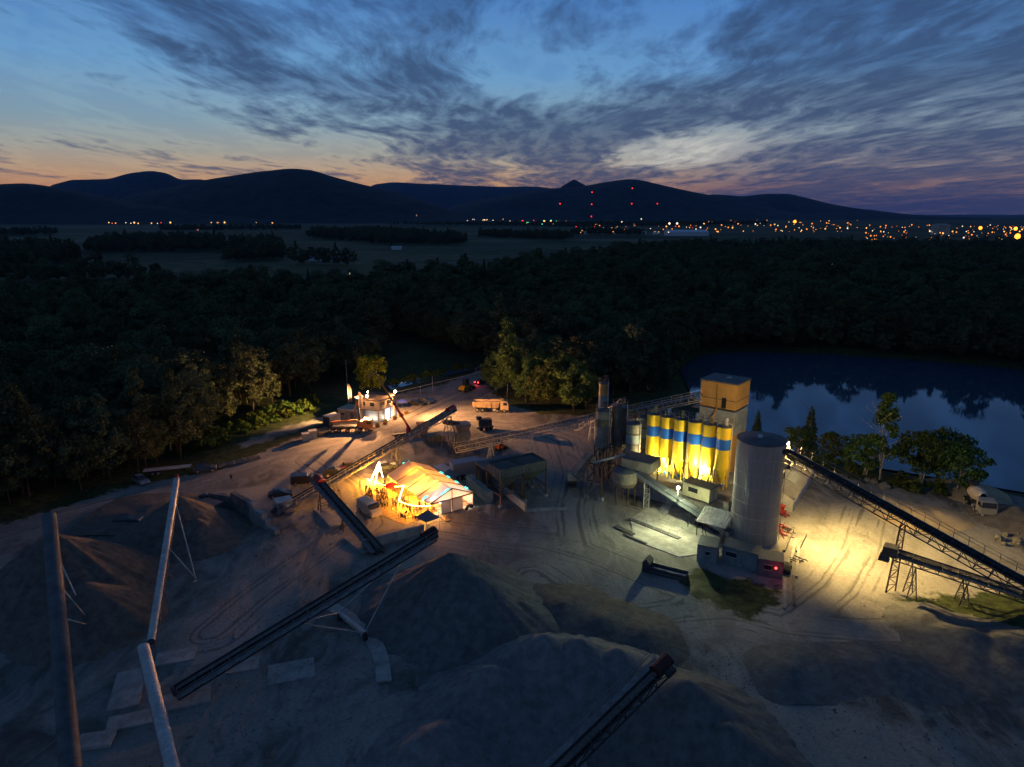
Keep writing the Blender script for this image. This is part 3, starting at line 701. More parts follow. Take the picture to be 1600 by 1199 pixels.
# ------------------------------------------------------------------ belt conveyors
def conveyor(A, B, label, w=1.2, depth=0.9, truss=dark_steel, hood=None, walk=1, legs=(), cover=None, step=2.0, name='belt_conveyor', load=True, legm=None, rail=True):
    A = V(A); B = V(B); d = (B - A); L = d.length; d.normalize(); r = d.cross(V((0, 0, 1))).normalized(); n = r.cross(d)
    base = V((A.x, A.y, zg(A.x, A.y))); o = thing(name, base, label, 'conveyor')
    mb = MB(); hw = w / 2; c = 0.09
    for s in (-1, 1):
        for k in (0, -depth): mb.beam(A + r * hw * s + n * k, B + r * hw * s + n * k, c * 1.3, c * 1.6, n)
    N = max(2, int(L / step))
    for i in range(N + 1):
        p = A + d * (L * i / N)
        for s in (-1, 1):
            mb.beam(p + r * hw * s, p + r * hw * s - n * depth, c)
            if i < N:
                q = A + d * (L * (i + 1) / N); a, b_ = (p, q) if i % 2 else (q, p)
                mb.beam(a + r * hw * s - n * depth, b_ + r * hw * s, c * 0.75)
        mb.beam(p - r * hw - n * depth, p + r * hw - n * depth, c)
    put('truss', mb, truss, o, True)
    mb = MB(); q = 12; vs = []
    e = hw * 0.86
    for P0 in (A + d * 0.1, B):
        for x, z in ((-e, .26), (-e * .55, .10), (e * .55, .10), (e, .26)): vs.append(P0 + r * x + n * z)
    mb.add(vs, [(i, i + 1, i + 5, i + 4) for i in range(3)])
    mb.add([A + r * -e - n * .3, A + r * e - n * .3, B + r * e - n * .3, B + r * -e - n * .3], [(0, 1, 2, 3)])
    put('belt', mb, rubber, o, True)
    mb = MB()
    for i in range(int(L / 1.2)):
        p = A + d * (0.6 + i * 1.2)
        mb.cyl(p - r * hw + n * .24, p - r * hw * .5 + n * .05, .06, None, 6, False); mb.cyl(p - r * hw * .5 + n * .05, p + r * hw * .5 + n * .05, .06, None, 6, False); mb.cyl(p + r * hw * .5 + n * .05, p + r * hw + n * .24, .06, None, 6, False)
    put('rollers', mb, steel, o, True)['kind'] = 'stuff'
    mb = MB(); mb.cyl(B - r * hw * 1.05 - n * .08, B + r * hw * 1.05 - n * .08, .32, None, 14); put('head_pulley', mb, dark_steel, o, True)
    mb = MB(); mb.cyl(A - r * hw * 1.05 - n * .05, A + r * hw * 1.05 - n * .05, .28, None, 14); put('tail_pulley', mb, dark_steel, o, True)
    if load:
        mb = MB(); k = int(L / 0.8); vs = []; fs = []
        for i in range(k + 1):
            p = A + d * (0.3 + (L - 0.5) * i / k); hgt = 0.26 + random.uniform(-.05, .07)
            vs += [p - r * e * .6 + n * .13, p + r * random.uniform(-.05, .05) + n * hgt, p + r * e * .6 + n * .13]
        for i in range(k): fs += [(3 * i, 3 * i + 1, 3 * i + 4, 3 * i + 3), (3 * i + 1, 3 * i + 2, 3 * i + 5, 3 * i + 4)]
        mb.add(vs, fs, True); put('gravel_load', mb, gravel_belt, o, True)
    if walk:
        s = walk; mb = MB(); a0 = hw * s; a1 = (hw + 0.8) * s
        mb.beam(A + r * (a0 + a1) / 2 - n * .12, B + r * (a0 + a1) / 2 - n * .12, abs(a1 - a0), .05, n); put('walkway', mb, steel, o, True)
        if rail:
            mb = MB()
            for i in range(int(L / 1.8) + 1):
                p = A + d * (i * L / int(L / 1.8)) + r * a1 - n * .1
                mb.beam(p, p + V((0, 0, 1.15)), .05)
            for z in (0.6, 1.1): mb.beam(A + r * a1 + V((0, 0, z)), B + r * a1 + V((0, 0, z)), .045)
            put('handrail', mb, pale_steel if truss is not dark_steel else steel, o, True)
    if hood:
        mb = MB(); hh = 0.75
        vs = []
        for P0 in (B - d * 1.5, B + d * 0.5):
            for a in range(7): t_ = math.pi * a / 6; vs.append(P0 + r * (math.cos(t_) * hw * 1.15) + n * (0.15 + math.sin(t_) * hh))
        mb.add(vs, [(i, i + 1, i + 8, i + 7) for i in range(6)] + [(6, 5, 4, 3, 2, 1, 0), (7, 8, 9, 10, 11, 12, 13)])
        put('head_hood', mb, hood, o, True)
        mb = MB(); mb.beam(B + d * .1 + r * (hw + .35), B - d * .9 + r * (hw + .35), .5, .5, n); put('drive_motor', mb, dark_steel, o, True)
    if cover:
        mb = MB(); vs = []
        K = max(3, int(L / 6.0))
        for i in range(K):
            P0 = A + d * (L * i / K + 0.012); P1 = A + d * (L * (i + 1) / K - 0.012); mbc = MB(); vs = []
            for Q in (P0, P1):
                for a in range(9): t_ = math.pi * a / 8; vs.append(Q + r * (math.cos(t_) * hw * 1.12) + n * (0.12 + math.sin(t_) * hw * 0.8))
            mbc.add(vs, [(j, j + 1, j + 10, j + 9) for j in range(8)], True)
            put('cover_panel', mbc, cover, o, True)
    for lg in legs:
        tt, spread, wid = lg[:3]; p = A + d * (L * tt) - n * depth; gz = zg(p.x, p.y) if len(lg) < 4 else lg[3]
        fl = V((d.x, d.y, 0)).normalized(); mb = MB(); hgt = p.z - gz
        tp = [p + r * hw * s for s in (-1, 1)]; ft = [[V((p.x, p.y, gz)) + r * wid * s + fl * spread * k for k in (-1, 1)] for s in (-1, 1)]
        for s in (0, 1):
            for k in (0, 1): mb.beam(tp[s], ft[s][k], .13, .13, (fl if abs(fl.x) > .1 else r))
        for fr in (.33, .66):
            for s in (0, 1): mb.beam(tp[s].lerp(ft[s][0], fr), tp[s].lerp(ft[s][1], fr), .08)
            for k in (0, 1): mb.beam(tp[0].lerp(ft[0][k], fr), tp[1].lerp(ft[1][k], fr), .08)
        for s in (0, 1):
            mb.beam(tp[s].lerp(ft[s][0], .33), tp[s].lerp(ft[s][1], .66), .06); mb.beam(tp[s].lerp(ft[s][0], .66), tp[s].lerp(ft[s][1], 1), .06)
        put('leg', mb, legm or truss, o, True)
    return o

conveyor(P(428, 800, 0.9), P(707, 640, 8.9), 'long inclined conveyor with red head rising over the party tent', 1.25, 1.0, steel, red_paint, 1, [(0.62, 1.0, 1.0), (0.28, 0.7, .8), (0.97, 1.3, 1.4)])
conveyor(P(594, 860, 0.9), P(497, 750, 5.2), 'short dark conveyor with red head crossing onto the long one', 1.35, 0.9, dark_steel, red_paint, -1, [(0.9, 0.7, 1.0), (0.5, 0.6, 1.0)])
conveyor(P(272, 1080, 1.6), P(676, 834, 9.6), 'long dark radial stacker over the large gravel heap', 1.2, 0.9, dark_steel, dark_red, 1, [])
conveyor(P(740, 1330, 1.5), P(1040, 1038, 8.8), 'dark stacker at the bottom edge over the nearest heap', 1.2, 0.9, dark_steel, dark_red, -1, [])
g0 = conveyor(P(712, 698, 1.8), P(1095, 616, 17.0), 'pale lattice conveyor running from the crusher up to the lift tower', 1.5, 1.3, pale_steel, None, 1, [(0.33, 0.5, 0.9), (0.6, 0.6, 1.0), (0.15, 0.5, .9)], step=2.4)
conveyor(P(900, 668, 1.0), P(968, 630, 11.8), 'short conveyor with rails climbing behind the left grey silos', 1.0, 0.8, pale_steel, None, -1, [(0.4, .5, .8)])
cr = conveyor(P(1690, 959, 6.0) + (P(1690, 959, 6.0) - P(1226, 704, 15.6)) * .53, P(1226, 704, 15.6), 'long black lattice conveyor descending right from the big silo', 1.5, 1.5, dark_steel, None, 1, [], step=1.8, load=False)
# its lattice pylon
mb = MB(); pb = P(1404, 932); top = V((52.0, 83.4, 10.2)); pt = V((51.6, 83.5, 0))
for s in (-1, 1):
    a = pt + V((0.75 * s, 0.2 * s, 0)); b_ = V((pt.x + 0.4 * s + .6, pt.y + .1 * s + .4, 9.7)); mb.beam(a, b_, .16)
for i in range(9):
    z0 = i * 1.1; f0 = z0 / 9.9; f1 = (z0 + 1.1) / 9.9; s = 1 if i % 2 else -1
    g_ = lambda f_, s_: V((pt.x + (0.75 - .35 * f_) * s_ + .6 * f_, pt.y + (.2 - .1 * f_) * s_ + .4 * f_, 9.7 * f_))
    mb.beam(g_(f0, s), g_(f1, -s), .09); mb.beam(g_(f1, s), g_(f1, -s), .08)
put('pylon', mb, rust_steel, cr, True)
lowc = conveyor(P(1660, 948, 1.2), P(1398, 862, 6.2), 'lower feed conveyor under the black lattice conveyor, with drooping head', 1.4, 1.0, dark_steel, None, -1, [(0.55, .6, .9), (0.86, .6, .9)], step=1.8)
mb = MB(); q = P(1396, 860, 6.3); mb.box((q.x - .3, q.y + .1, q.z - .1), (1.7, 1.7, 1.3), .9); mb.box((q.x - .8, q.y + .5, q.z - 1.1), (1.3, 1.3, 1.2), .9, 0.7); put('head_chute', mb, dark_steel, lowc, True)

# covered stackers on the left
def stacker(A, B, label, w, struts, name='stacker_conveyor', cov=None):
    o = conveyor(A, B, label, w, 0.8, steel, None, 0, [], cov or pale_steel, name=name, load=False)
    mb = MB()
    for (a, b_) in struts: mb.cyl(a, b_, .09, None, 6)
    if struts: put('strut', mb, pale_steel, o, True)
    return o
hA = P(276, 750, 9.2); tA = P(236, 1004, 2.0)
def along(A, B, t): return V(A).lerp(V(B), t)
fA = P(306, 905, .4)
oA = stacker(tA, hA, 'pale covered stacker rising over the left gravel heap', .82, [(along(tA, hA, .86), fA), (along(tA, hA, .52), fA), (fA - V((0, 0, .3)), fA + V((.1, -.9, 0)))])
mb = MB(); mb.ball(hA + V((0, .2, .5)), .35, 8, 5); put('beacon', mb, red_paint, oA, True)
stacker(P(300, 1330, 1.0), P(224, 1012, 4.0), 'covered feed conveyor at the lower left leading to the stacker tail', 1.1, [(P(237, 1040, 3.3), P(250, 1075, 0))])
hB = P(77, 808, 11.0); tB = P(118, 1290, 3.5)
stacker(tB, hB, 'wide covered stacker at the far left over a dark heap', 1.5, [(along(tB, hB, .86), P(136, 968, 2)), (along(tB, hB, .7), P(139, 970, 2)), (along(tB, hB, .55), P(142, 978, 1.2))], cov=mat('dull_dark_cover', (.10, .105, .11), .7, .2, var=.35))

# undercarriage of the long radial stacker
sA, sB = P(272, 1080, 1.6), P(676, 834, 9.6)
o = thing('stacker_carriage', P(560, 975), 'wheeled strut carriage of the long radial stacker on its curved track', 'carriage')
wl, wr = P(530, 958, 1.0), P(570, 990, 1.0); mb = MB(); mb.beam(wl, wr, .45, .4); put('axle_beam', mb, pale_steel, o, True)
for a, b_, k in ((wl, .78, -.6), (wr, .86, .6)):
    tp = along(sA, sB, b_); put('strut', MB().cyl(a, tp - V((0, 0, .9)), .09, None, 6), pale_steel, o, True)
    tp = along(sA, sB, .42); put('stay', MB().cyl(a, tp - V((0, 0, .9)), .08, None, 6), pale_steel, o, True)
for p in (wl, wr):
    put('wheel', MB().cyl(p - V((.2, .1, .45)), p + V((.2, .1, -.45)), .55, None, 14), rubber, o, True)
# curved concrete track of that carriage
mb = MB(); cpt = [P(*q) for q in ((500, 940), (540, 962), (572, 988), (590, 1015), (598, 1040), (600, 1068))]
for i in range(len(cpt) - 1): mb.beam(cpt[i] + V((0, 0, .1)), cpt[i + 1] + V((0, 0, .1)), 1.7, .3)
single('concrete_track', mb, concrete, P(580, 1010), 'curved pale concrete wheel track beside the large heap', 'track')

# ------------------------------------------------------------------ gravel heaps
def heap(name, cones, m, label, res=0.36, slope=0.70, seed=0.0, cat='heap', rough=0.06):
    x0 = min(c[0] - c[2] / slope - 2 for c in cones); x1 = max(c[0] + c[2] / slope + 2 for c in cones); y0 = min(c[1] - c[2] / slope - 2 for c in cones); y1 = max(c[1] + c[2] / slope + 2 for c in cones)
    xs = np.arange(x0, x1, res); ys = np.arange(y0, y1, res); X, Y = np.meshgrid(xs, ys); Z = np.full(X.shape, -9.0)
    wob = np.array([mnoise.fractal(V((a / 3.4, b_ / 3.4, seed)), 1, 2, 4) for a, b_ in zip(X.ravel(), Y.ravel())]).reshape(X.shape)
    big_ = np.array([mnoise.noise(V((a / 9.0, b_ / 9.0, seed + 5))) for a, b_ in zip(X.ravel(), Y.ravel())]).reshape(X.shape)
    for c in cones:
        d = np.hypot(X - c[0], Y - c[1]); th = np.arctan2(Y - c[1], X - c[0])
        rill = np.array([mnoise.noise(V((math.cos(a) * 9, math.sin(a) * 9, seed + r_ * 0.06))) for a, r_ in zip(th.ravel(), d.ravel())]).reshape(X.shape)
        z = c[2] - slope * np.sqrt(d * d + 0.12) + 0.5 * c[2] / 8 * np.minimum(d * 0.3, 1) * rill
        if len(c) > 3: z = np.where(z > c[3], c[3] + (z - c[3]) * 0.1, z)
        z = np.where(z < 1.2, z * 0.6 + 0.48, z)
        Z = np.maximum(Z, z)
    fin_ = np.array([mnoise.noise(V((a * 1.7, b_ * 1.7, seed + 9))) for a, b_ in zip(X.ravel(), Y.ravel())]).reshape(X.shape)
    Z = Z + wob * rough + fin_ * 0.04
    idx = np.arange(X.size).reshape(X.shape); a, b_, c_, d_ = idx[:-1, :-1], idx[:-1, 1:], idx[1:, 1:], idx[1:, :-1]
    keep = np.maximum(np.maximum(Z[:-1, :-1], Z[:-1, 1:]), np.maximum(Z[1:, 1:], Z[1:, :-1])) > -0.35
    f = np.stack([a[keep], b_[keep], c_[keep], d_[keep]], 1); used = np.unique(f); re = np.zeros(X.size, int); re[used] = np.arange(len(used))
    v = np.stack([X.ravel(), Y.ravel(), np.maximum(Z.ravel(), -0.5)], 1)[used]; base = np.array([cones[0][0], cones[0][1], 0.0])
    o = bpy.data.objects.new(name, np_mesh(name, v - base, re[f], m)); col.objects.link(o); o.location = tuple(base)
    return tag(o, label, cat)
grav1 = mat('grey_gravel', (0.135, 0.132, 0.127), 0.97, var=0.3, vs=0.9, bump=0.9, bs=5)
grav2 = mat('brown_gravel', (0.135, 0.118, 0.10), 0.97, var=0.3, vs=0.9, bump=0.9, bs=5)
grav3 = mat('pale_gravel', (0.18, 0.178, 0.173), 0.97, var=0.3, vs=0.9, bump=0.9, bs=5)
def cone(px, py, z, cut=None):
    p = P(px, py, z); return (p.x, p.y, z) if cut is None else (p.x, p.y, z, cut)
heap('gravel_heap', [cone(702, 862, 7.7), cone(748, 900, 6.6), cone(722, 886, 6.9), cone(815, 938, 3.4)], grav1, 'large grey gravel heap under the long radial stacker', seed=1)
heap('gravel_heap', [cone(850, 990, 6.4), cone(905, 996, 6.0), cone(965, 1012, 5.0), cone(770, 1040, 5.6), cone(690, 1130, 4.8)], grav3, 'broad pale gravel heap at the bottom centre', seed=2)
heap('gravel_heap', [cone(1075, 1062, 6.6), cone(1140, 1130, 5.0), cone(1010, 1050, 4.4)], grav1, 'dark heap under the bottom stacker head', seed=3)
heap('gravel_heap', [(hA.x, hA.y, 6.6), (hA.x + 4, hA.y - 3, 4.0)], grav2, 'brown conical heap under the pale covered stacker', seed=4)
heap('gravel_heap', [(hB.x, hB.y, 8.8), (hB.x + 8, hB.y - 7, 5.6), (hB.x - 6, hB.y - 6, 5)], grav2, 'broad brown heap under the far left stacker', seed=5)
heap('sand_heap', [cone(1430, 792, 1.9, 1.4), cone(1470, 800, 1.2), cone(1395, 780, 1.4)], sand_m, 'low sand heap below the lake bank trees', seed=6, slope=0.4)
heap('earth_heap', [cone(1520, 752, 2.4, 1.8), cone(1490, 750, 1.4)], sand_m, 'flat-topped earth mound behind the mixer truck', seed=7, slope=0.5)
heap('earth_heap', [cone(1590, 790, 2.6), cone(1640, 800, 3.2)], grav2, 'dark earth mound at the right edge by the water', seed=8, slope=0.5)
heap('earth_heap', [cone(1520, 985, 2.2), cone(1600, 1000, 2.6), cone(1450, 960, 1.2)], grav1, 'low dark spoil bank below the right conveyors', seed=9, slope=0.4)
heap('earth_heap', [cone(1240, 1046, .8), cone(1320, 1032, .7), cone(1420, 1036, .9), cone(1370, 1032, .7), cone(1280, 1038, .7)], grav1, 'long low gravel berm across the lower right yard', seed=10, slope=0.28)
heap('earth_heap', [cone(880, 940, 1.4), cone(940, 965, 1.3), cone(1000, 985, 1.0)], grav2, 'low brown berm right of the large heap', seed=11, slope=0.3)
heap('earth_heap', [cone(235, 790, .9), cone(190, 805, .8)], grav2, 'thin brown spread of spoil beside the far left car', seed=12, slope=0.18)
for k, (x, y, s) in enumerate([(1560, 845, .8), (1572, 838, .6), (1590, 850, .9), (1568, 852, .5), (1365, 755, .8), (1380, 764, 1.1), (1355, 752, .6), (1592, 838, .5), (1250, 720, .7)]):
    p = P(x, y); mb = MB(); r_ = random.Random(k); vs0 = MB().ball((0, 0, 0), s, 7, 5).v
    mb.ball((p.x, p.y, s * .35), s, 7, 5, .75); mb.v = [(a + r_.uniform(-.2, .2) * s, b_ + r_.uniform(-.2, .2) * s, c_ + r_.uniform(-.15, .15) * s) for a, b_, c_ in mb.v]; mb.sm = [False] * len(mb.sm)
    single('boulder', mb, concrete_d, (p.x, p.y, 0), 'pale boulder at the right end of the yard near the mixer truck' if x > 1500 else 'pale boulder at the foot of the lake bank trees', 'boulder', 'boulders right of the mixer truck' if x > 1500 else 'boulders along the bank')

# ------------------------------------------------------------------ the concrete works
AX = V((0.805, -0.593, 0)); NX = V((-0.593, -0.805, 0)); ARZ = math.atan2(AX.y, AX.x)
S1 = V((26.2, 120.5, 0)); S6 = V((36.8, 112.7, 0)); PZ = 3.0
# raised platform with block retaining wall
mb = MB(); a = S1 - AX * 4 + NX * 5.2; b_ = S6 + AX * 3.5 + NX * 5.2; c_ = S6 + AX * 3.5 - NX * 9; d_ = S1 - AX * 4 - NX * 9
plat = thing('platform', (a.x, a.y, 0), 'raised concrete platform carrying the yellow silos', 'platform')
mb.prism([(a.x, a.y, -.2), (b_.x, b_.y, -.2), (c_.x, c_.y, -.2), (d_.x, d_.y, -.2)], (0, 0, 0), (0, 0, PZ + .1)); put('deck', mb, concrete_d, plat, True)
Lw = (b_ - a).length; nb = 9
for i in range(nb):
    for j in range(3):
        p = a + AX * (Lw * (i + .5) / nb) + NX * .15; bw = Lw / nb - .04
        mb = MB().box((p.x, p.y, .47 + j * .98), (bw, .34 + random.uniform(-.04, .04), .94), ARZ); put('block', mb, concrete, plat, True)
mb = MB(); pr = [a + AX * (Lw * i / 10) + NX * .1 for i in range(11)]
for i, p in enumerate(pr):
    if i < 3 or i > 8: mb.beam(p + V((0, 0, PZ)), p + V((0, 0, PZ + 1.1)), .05)
put('handrail', mb, steel, plat, True)
LBL = ['first yellow silo with blue band from the left', 'second yellow silo from the left in the row', 'third yellow silo from the left in the row', 'fourth yellow silo from the left, brightly lit', 'fifth yellow silo from the left, brightest lower cone', 'sixth yellow silo, nearest the big steel silo']
for i in range(6):
    c = S1.lerp(S6, i / 5); o = thing('yellow_silo', (c.x, c.y, PZ), LBL[i], 'silo', ARZ, 'row of yellow silos'); r_ = 1.26
    put('shell', MB().lathe((0, 0, 0), [(r_, 3.8), (r_, 11.4)], 28), yellow, o)
    put('cone', MB().lathe((0, 0, 0), [(.18, .75), (.2, 1.0), (r_, 3.82)], 28), yellow, o)
    put('blue_band', MB().lathe((0, 0, 0), [(r_ + .012, 7.35), (r_ + .012, 9.25)], 28), blue, o)
    put('roof', MB().lathe((0, 0, 0), [(r_ + .05, 11.36), (r_ + .05, 11.46), (.02, 11.62)], 28), slate, o)
    mb = MB().ring((0, 0, 0), r_ + .02, 3.82, .09); put('stiffening_ring', mb, yellow, o)
    mb = MB().ring((0, 0, 0), r_, 12.5, .045, 16).ring((0, 0, 0), r_, 12.0, .045, 16)
    for k in range(8): t_ = k * math.pi / 4; mb.beam((r_ * math.cos(t_), r_ * math.sin(t_), 11.45), (r_ * math.cos(t_), r_ * math.sin(t_), 12.5), .05)
    put('handrail', mb, steel, o)
    put('filter', MB().cyl((.2, .1, 11.5), (.2, .1, 12.7), .32, None, 12).ball((.2, .1, 12.75), .33, 10, 5, .5), pale_steel if i % 2 else ochre, o)
    for sx in (-1, 1):
        for sy in (-1, 1): put('leg', MB().beam((.78 * sx, .78 * sy, 0), (.78 * sx, .78 * sy, 4.0), .16), yellow, o)
    mb = MB()
    for sx in (-1, 1): mb.beam((.78 * sx, -.78, .3), (.78 * sx, .78, 2.6), .07).beam((.78 * sx, .78, .3), (.78 * sx, -.78, 2.6), .07)
    for sy in (-1, 1): mb.beam((-.78, .78 * sy, .3), (.78, .78 * sy, 2.6), .07)
    put('brace', mb, yellow, o)
    put('fill_pipe', MB().cyl((r_ + .12, -.25, .6), (r_ + .12, -.25, 11.9), .07, None, 8).cyl((r_ + .12, -.25, 11.9), (.3, -.1, 12.3), .07, None, 8), pale_steel, o)
    mb = MB(); y0 = -(r_ + .18)
    for s in (-.2, .2): mb.beam((-.7 + s, y0 + .35, 1), (-.7 + s, y0 + .35, 12.3), .04)
    for k in range(36): mb.beam((-.9, y0 + .35, 1.1 + k * .31), (-.5, y0 + .35, 1.1 + k * .31), .03)
    put('ladder', mb, steel, o)
    mb = MB().cyl((0, 0, .75), (0, 0, .35), .25, .22, 10).box((.35, 0, .5), (.5, .3, .3)); put('valve', mb, blue, o)
flood(S1.lerp(S6, .80) + NX * 2.3 + V((0, 0, 5.7)), S1.lerp(S6, .70) + V((0, 0, 6.6)), 'lamp in front of the yellow silos lighting their cones', 7500, (1.0, 0.88, 0.42), glass_white, .35, R(165), .3, pole_from=S1.lerp(S6, .80) + NX * 2.3 + V((0, 0, PZ)))
flood(S1.lerp(S6, .18) + NX * 2.6 + V((0, 0, 4.4)), S1.lerp(S6, .15) + V((0, 0, 6.5)), 'small lamp low in front of the leftmost yellow silos', 3400, (1.0, 0.83, 0.36), glass_white, .3, R(165), .3, pole_from=S1.lerp(S6, .18) + NX * 2.6 + V((0, 0, PZ)))

# lift tower
TN = P(1153, 601, 20); TL = P(1096, 592, 20)
tx = (TN - TL); tw = V((tx.x, tx.y, 0)).length; ta = V((tx.x, tx.y, 0)).normalized(); tb = V((-ta.y, ta.x, 0))
td = 6.2; TRZ = math.atan2(ta.y, ta.x); cen = TL + ta * tw / 2 + tb * td / 2
tower = thing('lift_tower', (cen.x, cen.y, 0), 'tall boxy lift tower with ochre top above the silos', 'tower', TRZ)
put('concrete_base', MB().box((0, 0, 5.0), (tw - .2, td - .2, 10.2)), ochre, tower)
for k in range(6): put('grey_panel', MB().box((0, 0, 10.45 + k * .75), (tw - .06, td - .06, .72)), bluegrey, tower)
nb = 7
for k in range(nb):
    put('cladding_panel', MB().box((-tw / 2 + tw * (k + .5) / nb, -td / 2 + .1, 17.3), (tw / nb - .015, .22, 4.75)), ochre, tower)
put('cladding', MB().box((0, .12, 17.3), (tw - .01, td - .24, 4.7)), ochre, tower)
put('band', MB().box((0, 0, 16.6), (tw + .04, td + .04, .12)), dark_steel, tower)
put('roof', MB().box((0, 0, 19.85), (tw + .25, td + .25, .28)), slate, tower)
put('roof_hatch', MB().box((0.4, .6, 20.05), (.9, .9, .2)), pale_steel, tower)
put('door', MB().box((tw * .17, -td / 2 - .03, 16.0), (.85, .12, 2.0)), window_m, tower)
put('downpipe', MB().cyl((-.1, -td / 2 - .12, 19.5), (-.1, -td / 2 - .12, 14.5), .1, None, 8).cyl((-.1, -td / 2 - .12, 14.5), (-.5, -td / 2 - .9, 12.5), .14, None, 8), ochre, tower)
put('roof_stair', MB().beam((-tw / 2 - .8, -td / 2, 14.2), (-tw / 2 - .8, td / 2, 14.2), 1.4, .08).beam((-tw / 2 - 1.4, -td / 2, 15.3), (-tw / 2 - 1.4, td / 2, 15.3), .05), steel, tower)

# plain and ringed grey silos
def grey(c, r_, z0, z1, m, label, rings=0, tip=1.6, extra=None, bandm=None, group=None):
    o = thing('cement_silo', (c[0], c[1], 0), label, 'silo', ARZ, group)
    put('shell', MB().lathe((0, 0, 0), [(r_, z0), (r_, z1)], 28), m, o)
    put('cone', MB().lathe((0, 0, 0), [(.2, z0 - tip), (r_, z0 + .01)], 28), m, o)
    put('roof', MB().lathe((0, 0, 0), [(r_ + .06, z1 - .08), (r_ + .06, z1 + .03), (.02, z1 + .35)], 28), slate, o)
    for k in range(rings):
        put('stiffening_ring', MB().ring((0, 0, 0), r_ + .02, z0 + (z1 - z0) * k / rings + .03, .13), rust_steel, o)
    if bandm:
        for a_, b2, m2 in bandm: put('paint_band', MB().lathe((0, 0, 0), [(r_ + .012, z0 + (z1 - z0) * a_), (r_ + .012, z0 + (z1 - z0) * b2)], 28), m2, o)
    put('filter', MB().cyl((.3, .2, z1 + .1), (.3, .2, z1 + 1.3), .3, None, 10).box((.3, .2, z1 + 1.4), (.9, .7, .12)), rust_steel, o)
    mb = MB().ring((0, 0, 0), r_ - .05, z1 + 1.0, .045, 16)
    for k in range(8): t_ = k * math.pi / 4; mb.beam((r_ * .96 * math.cos(t_), r_ * .96 * math.sin(t_), z1), (r_ * .96 * math.cos(t_), r_ * .96 * math.sin(t_), z1 + 1.0), .045)
    put('handrail', mb, steel, o)
    put('vent_pipe', MB().cyl((r_ + .1, -.3, z0), (r_ + .1, -.3, z1 + .5), .08, None, 8), pale_steel, o)
    for sx in (-1, 1):
        for sy in (-1, 1): put('leg', MB().beam((r_ * .72 * sx, r_ * .72 * sy, 0), (r_ * .72 * sx, r_ * .72 * sy, z0 + .3), .2), rust_steel, o)
    mb = MB()
    for sx in (-1, 1): mb.beam((r_ * .72 * sx, -r_ * .72, .4), (r_ * .72 * sx, r_ * .72, z0 - 1), .09).beam((-r_ * .72, r_ * .72 * sx, z0 - 1), (r_ * .72, r_ * .72 * sx, .4), .09)
    put('brace', mb, rust_steel, o)
    return o
grey((17.3, 124.3), 1.42, 6.9, 14.0, grey_silo, 'plain grey silo farthest left, with a darker band', 0, bandm=[(.55, .78, grey_silo_d)])
grey((20.6, 124.9), 1.55, 6.9, 14.6, grey_silo_d, 'dark brown silo, its shade coloured in, between the plain silo and the ringed one')
grey((18.2, 131.0), 1.0, 9.0, 17.6, ochre, 'tall slim silo with lamplit orange top coloured in, behind the left grey silos', 0, bandm=[(-.02, .72, bluegrey)])  # ochre left bare at the top: orange lamplight put into the shell colour
grey((22.5, 120.4), 1.36, 6.8, 12.6, grey_silo, 'short grey silo with three rings left of the yellow row', 3, bandm=[(.34, .64, bluegrey)])
grey((25.0, 123.6), 1.36, 6.8, 13.0, grey_silo, 'ringed silo hidden behind the short grey one', 3, bandm=[(.34, .64, bluegrey)])
# steel frame under the left grey silos
fr = thing('support_tower', P(930, 780), 'rusty steel support tower with braces under the left grey silos', 'tower'); mb = MB()
cs = [P(917, 778), P(939, 784)]; cs += [cs[0] + V((3.6, 9.5, 0)), cs[1] + V((3.6, 9.5, 0))]; cs = [V((c.x, c.y, 0)) for c in cs]
for c in cs: put('column', MB().beam(c, c + V((0, 0, 6.8)), .24), rust_steel, fr, True)
for z in (3.4, 6.7):
    for i, j in ((0, 1), (2, 3), (0, 2), (1, 3)): mb.beam(cs[i] + V((0, 0, z)), cs[j] + V((0, 0, z)), .16, .26)
for i, j in ((0, 1), (0, 2), (1, 3)): mb.beam(cs[i] + V((0, 0, .3)), cs[j] + V((0, 0, 3.4)), .1).beam(cs[j] + V((0, 0, 3.4)), cs[i] + V((0, 0, 6.7)), .1)
put('beam', mb, rust_steel, fr, True)
put('screw_conveyor', MB().cyl(cs[0] + V((.4, .5, 6.3)), cs[1] + V((4.5, 2.5, 8.0)), .2, None, 10), pale_steel, fr, True)
for c in cs[:2]: put('footing', MB().box((c.x, c.y, .35), (.8, .8, .7), ARZ), concrete, fr, True)
# covered elbow chute left of the frame
mb = MB(); e0 = P(897, 745, 3.2); e1 = P(924, 712, 6.6); mb.beam(P(893, 752, 0.1), P(894, 745, 3.4), 1.7, 1.7, (1, 0, 0)); mb.beam(e0, e1, 1.7, 1.6)
single('covered_chute', mb, grey_silo, P(893, 752), 'bent covered chute left of the rusty frame', 'chute')
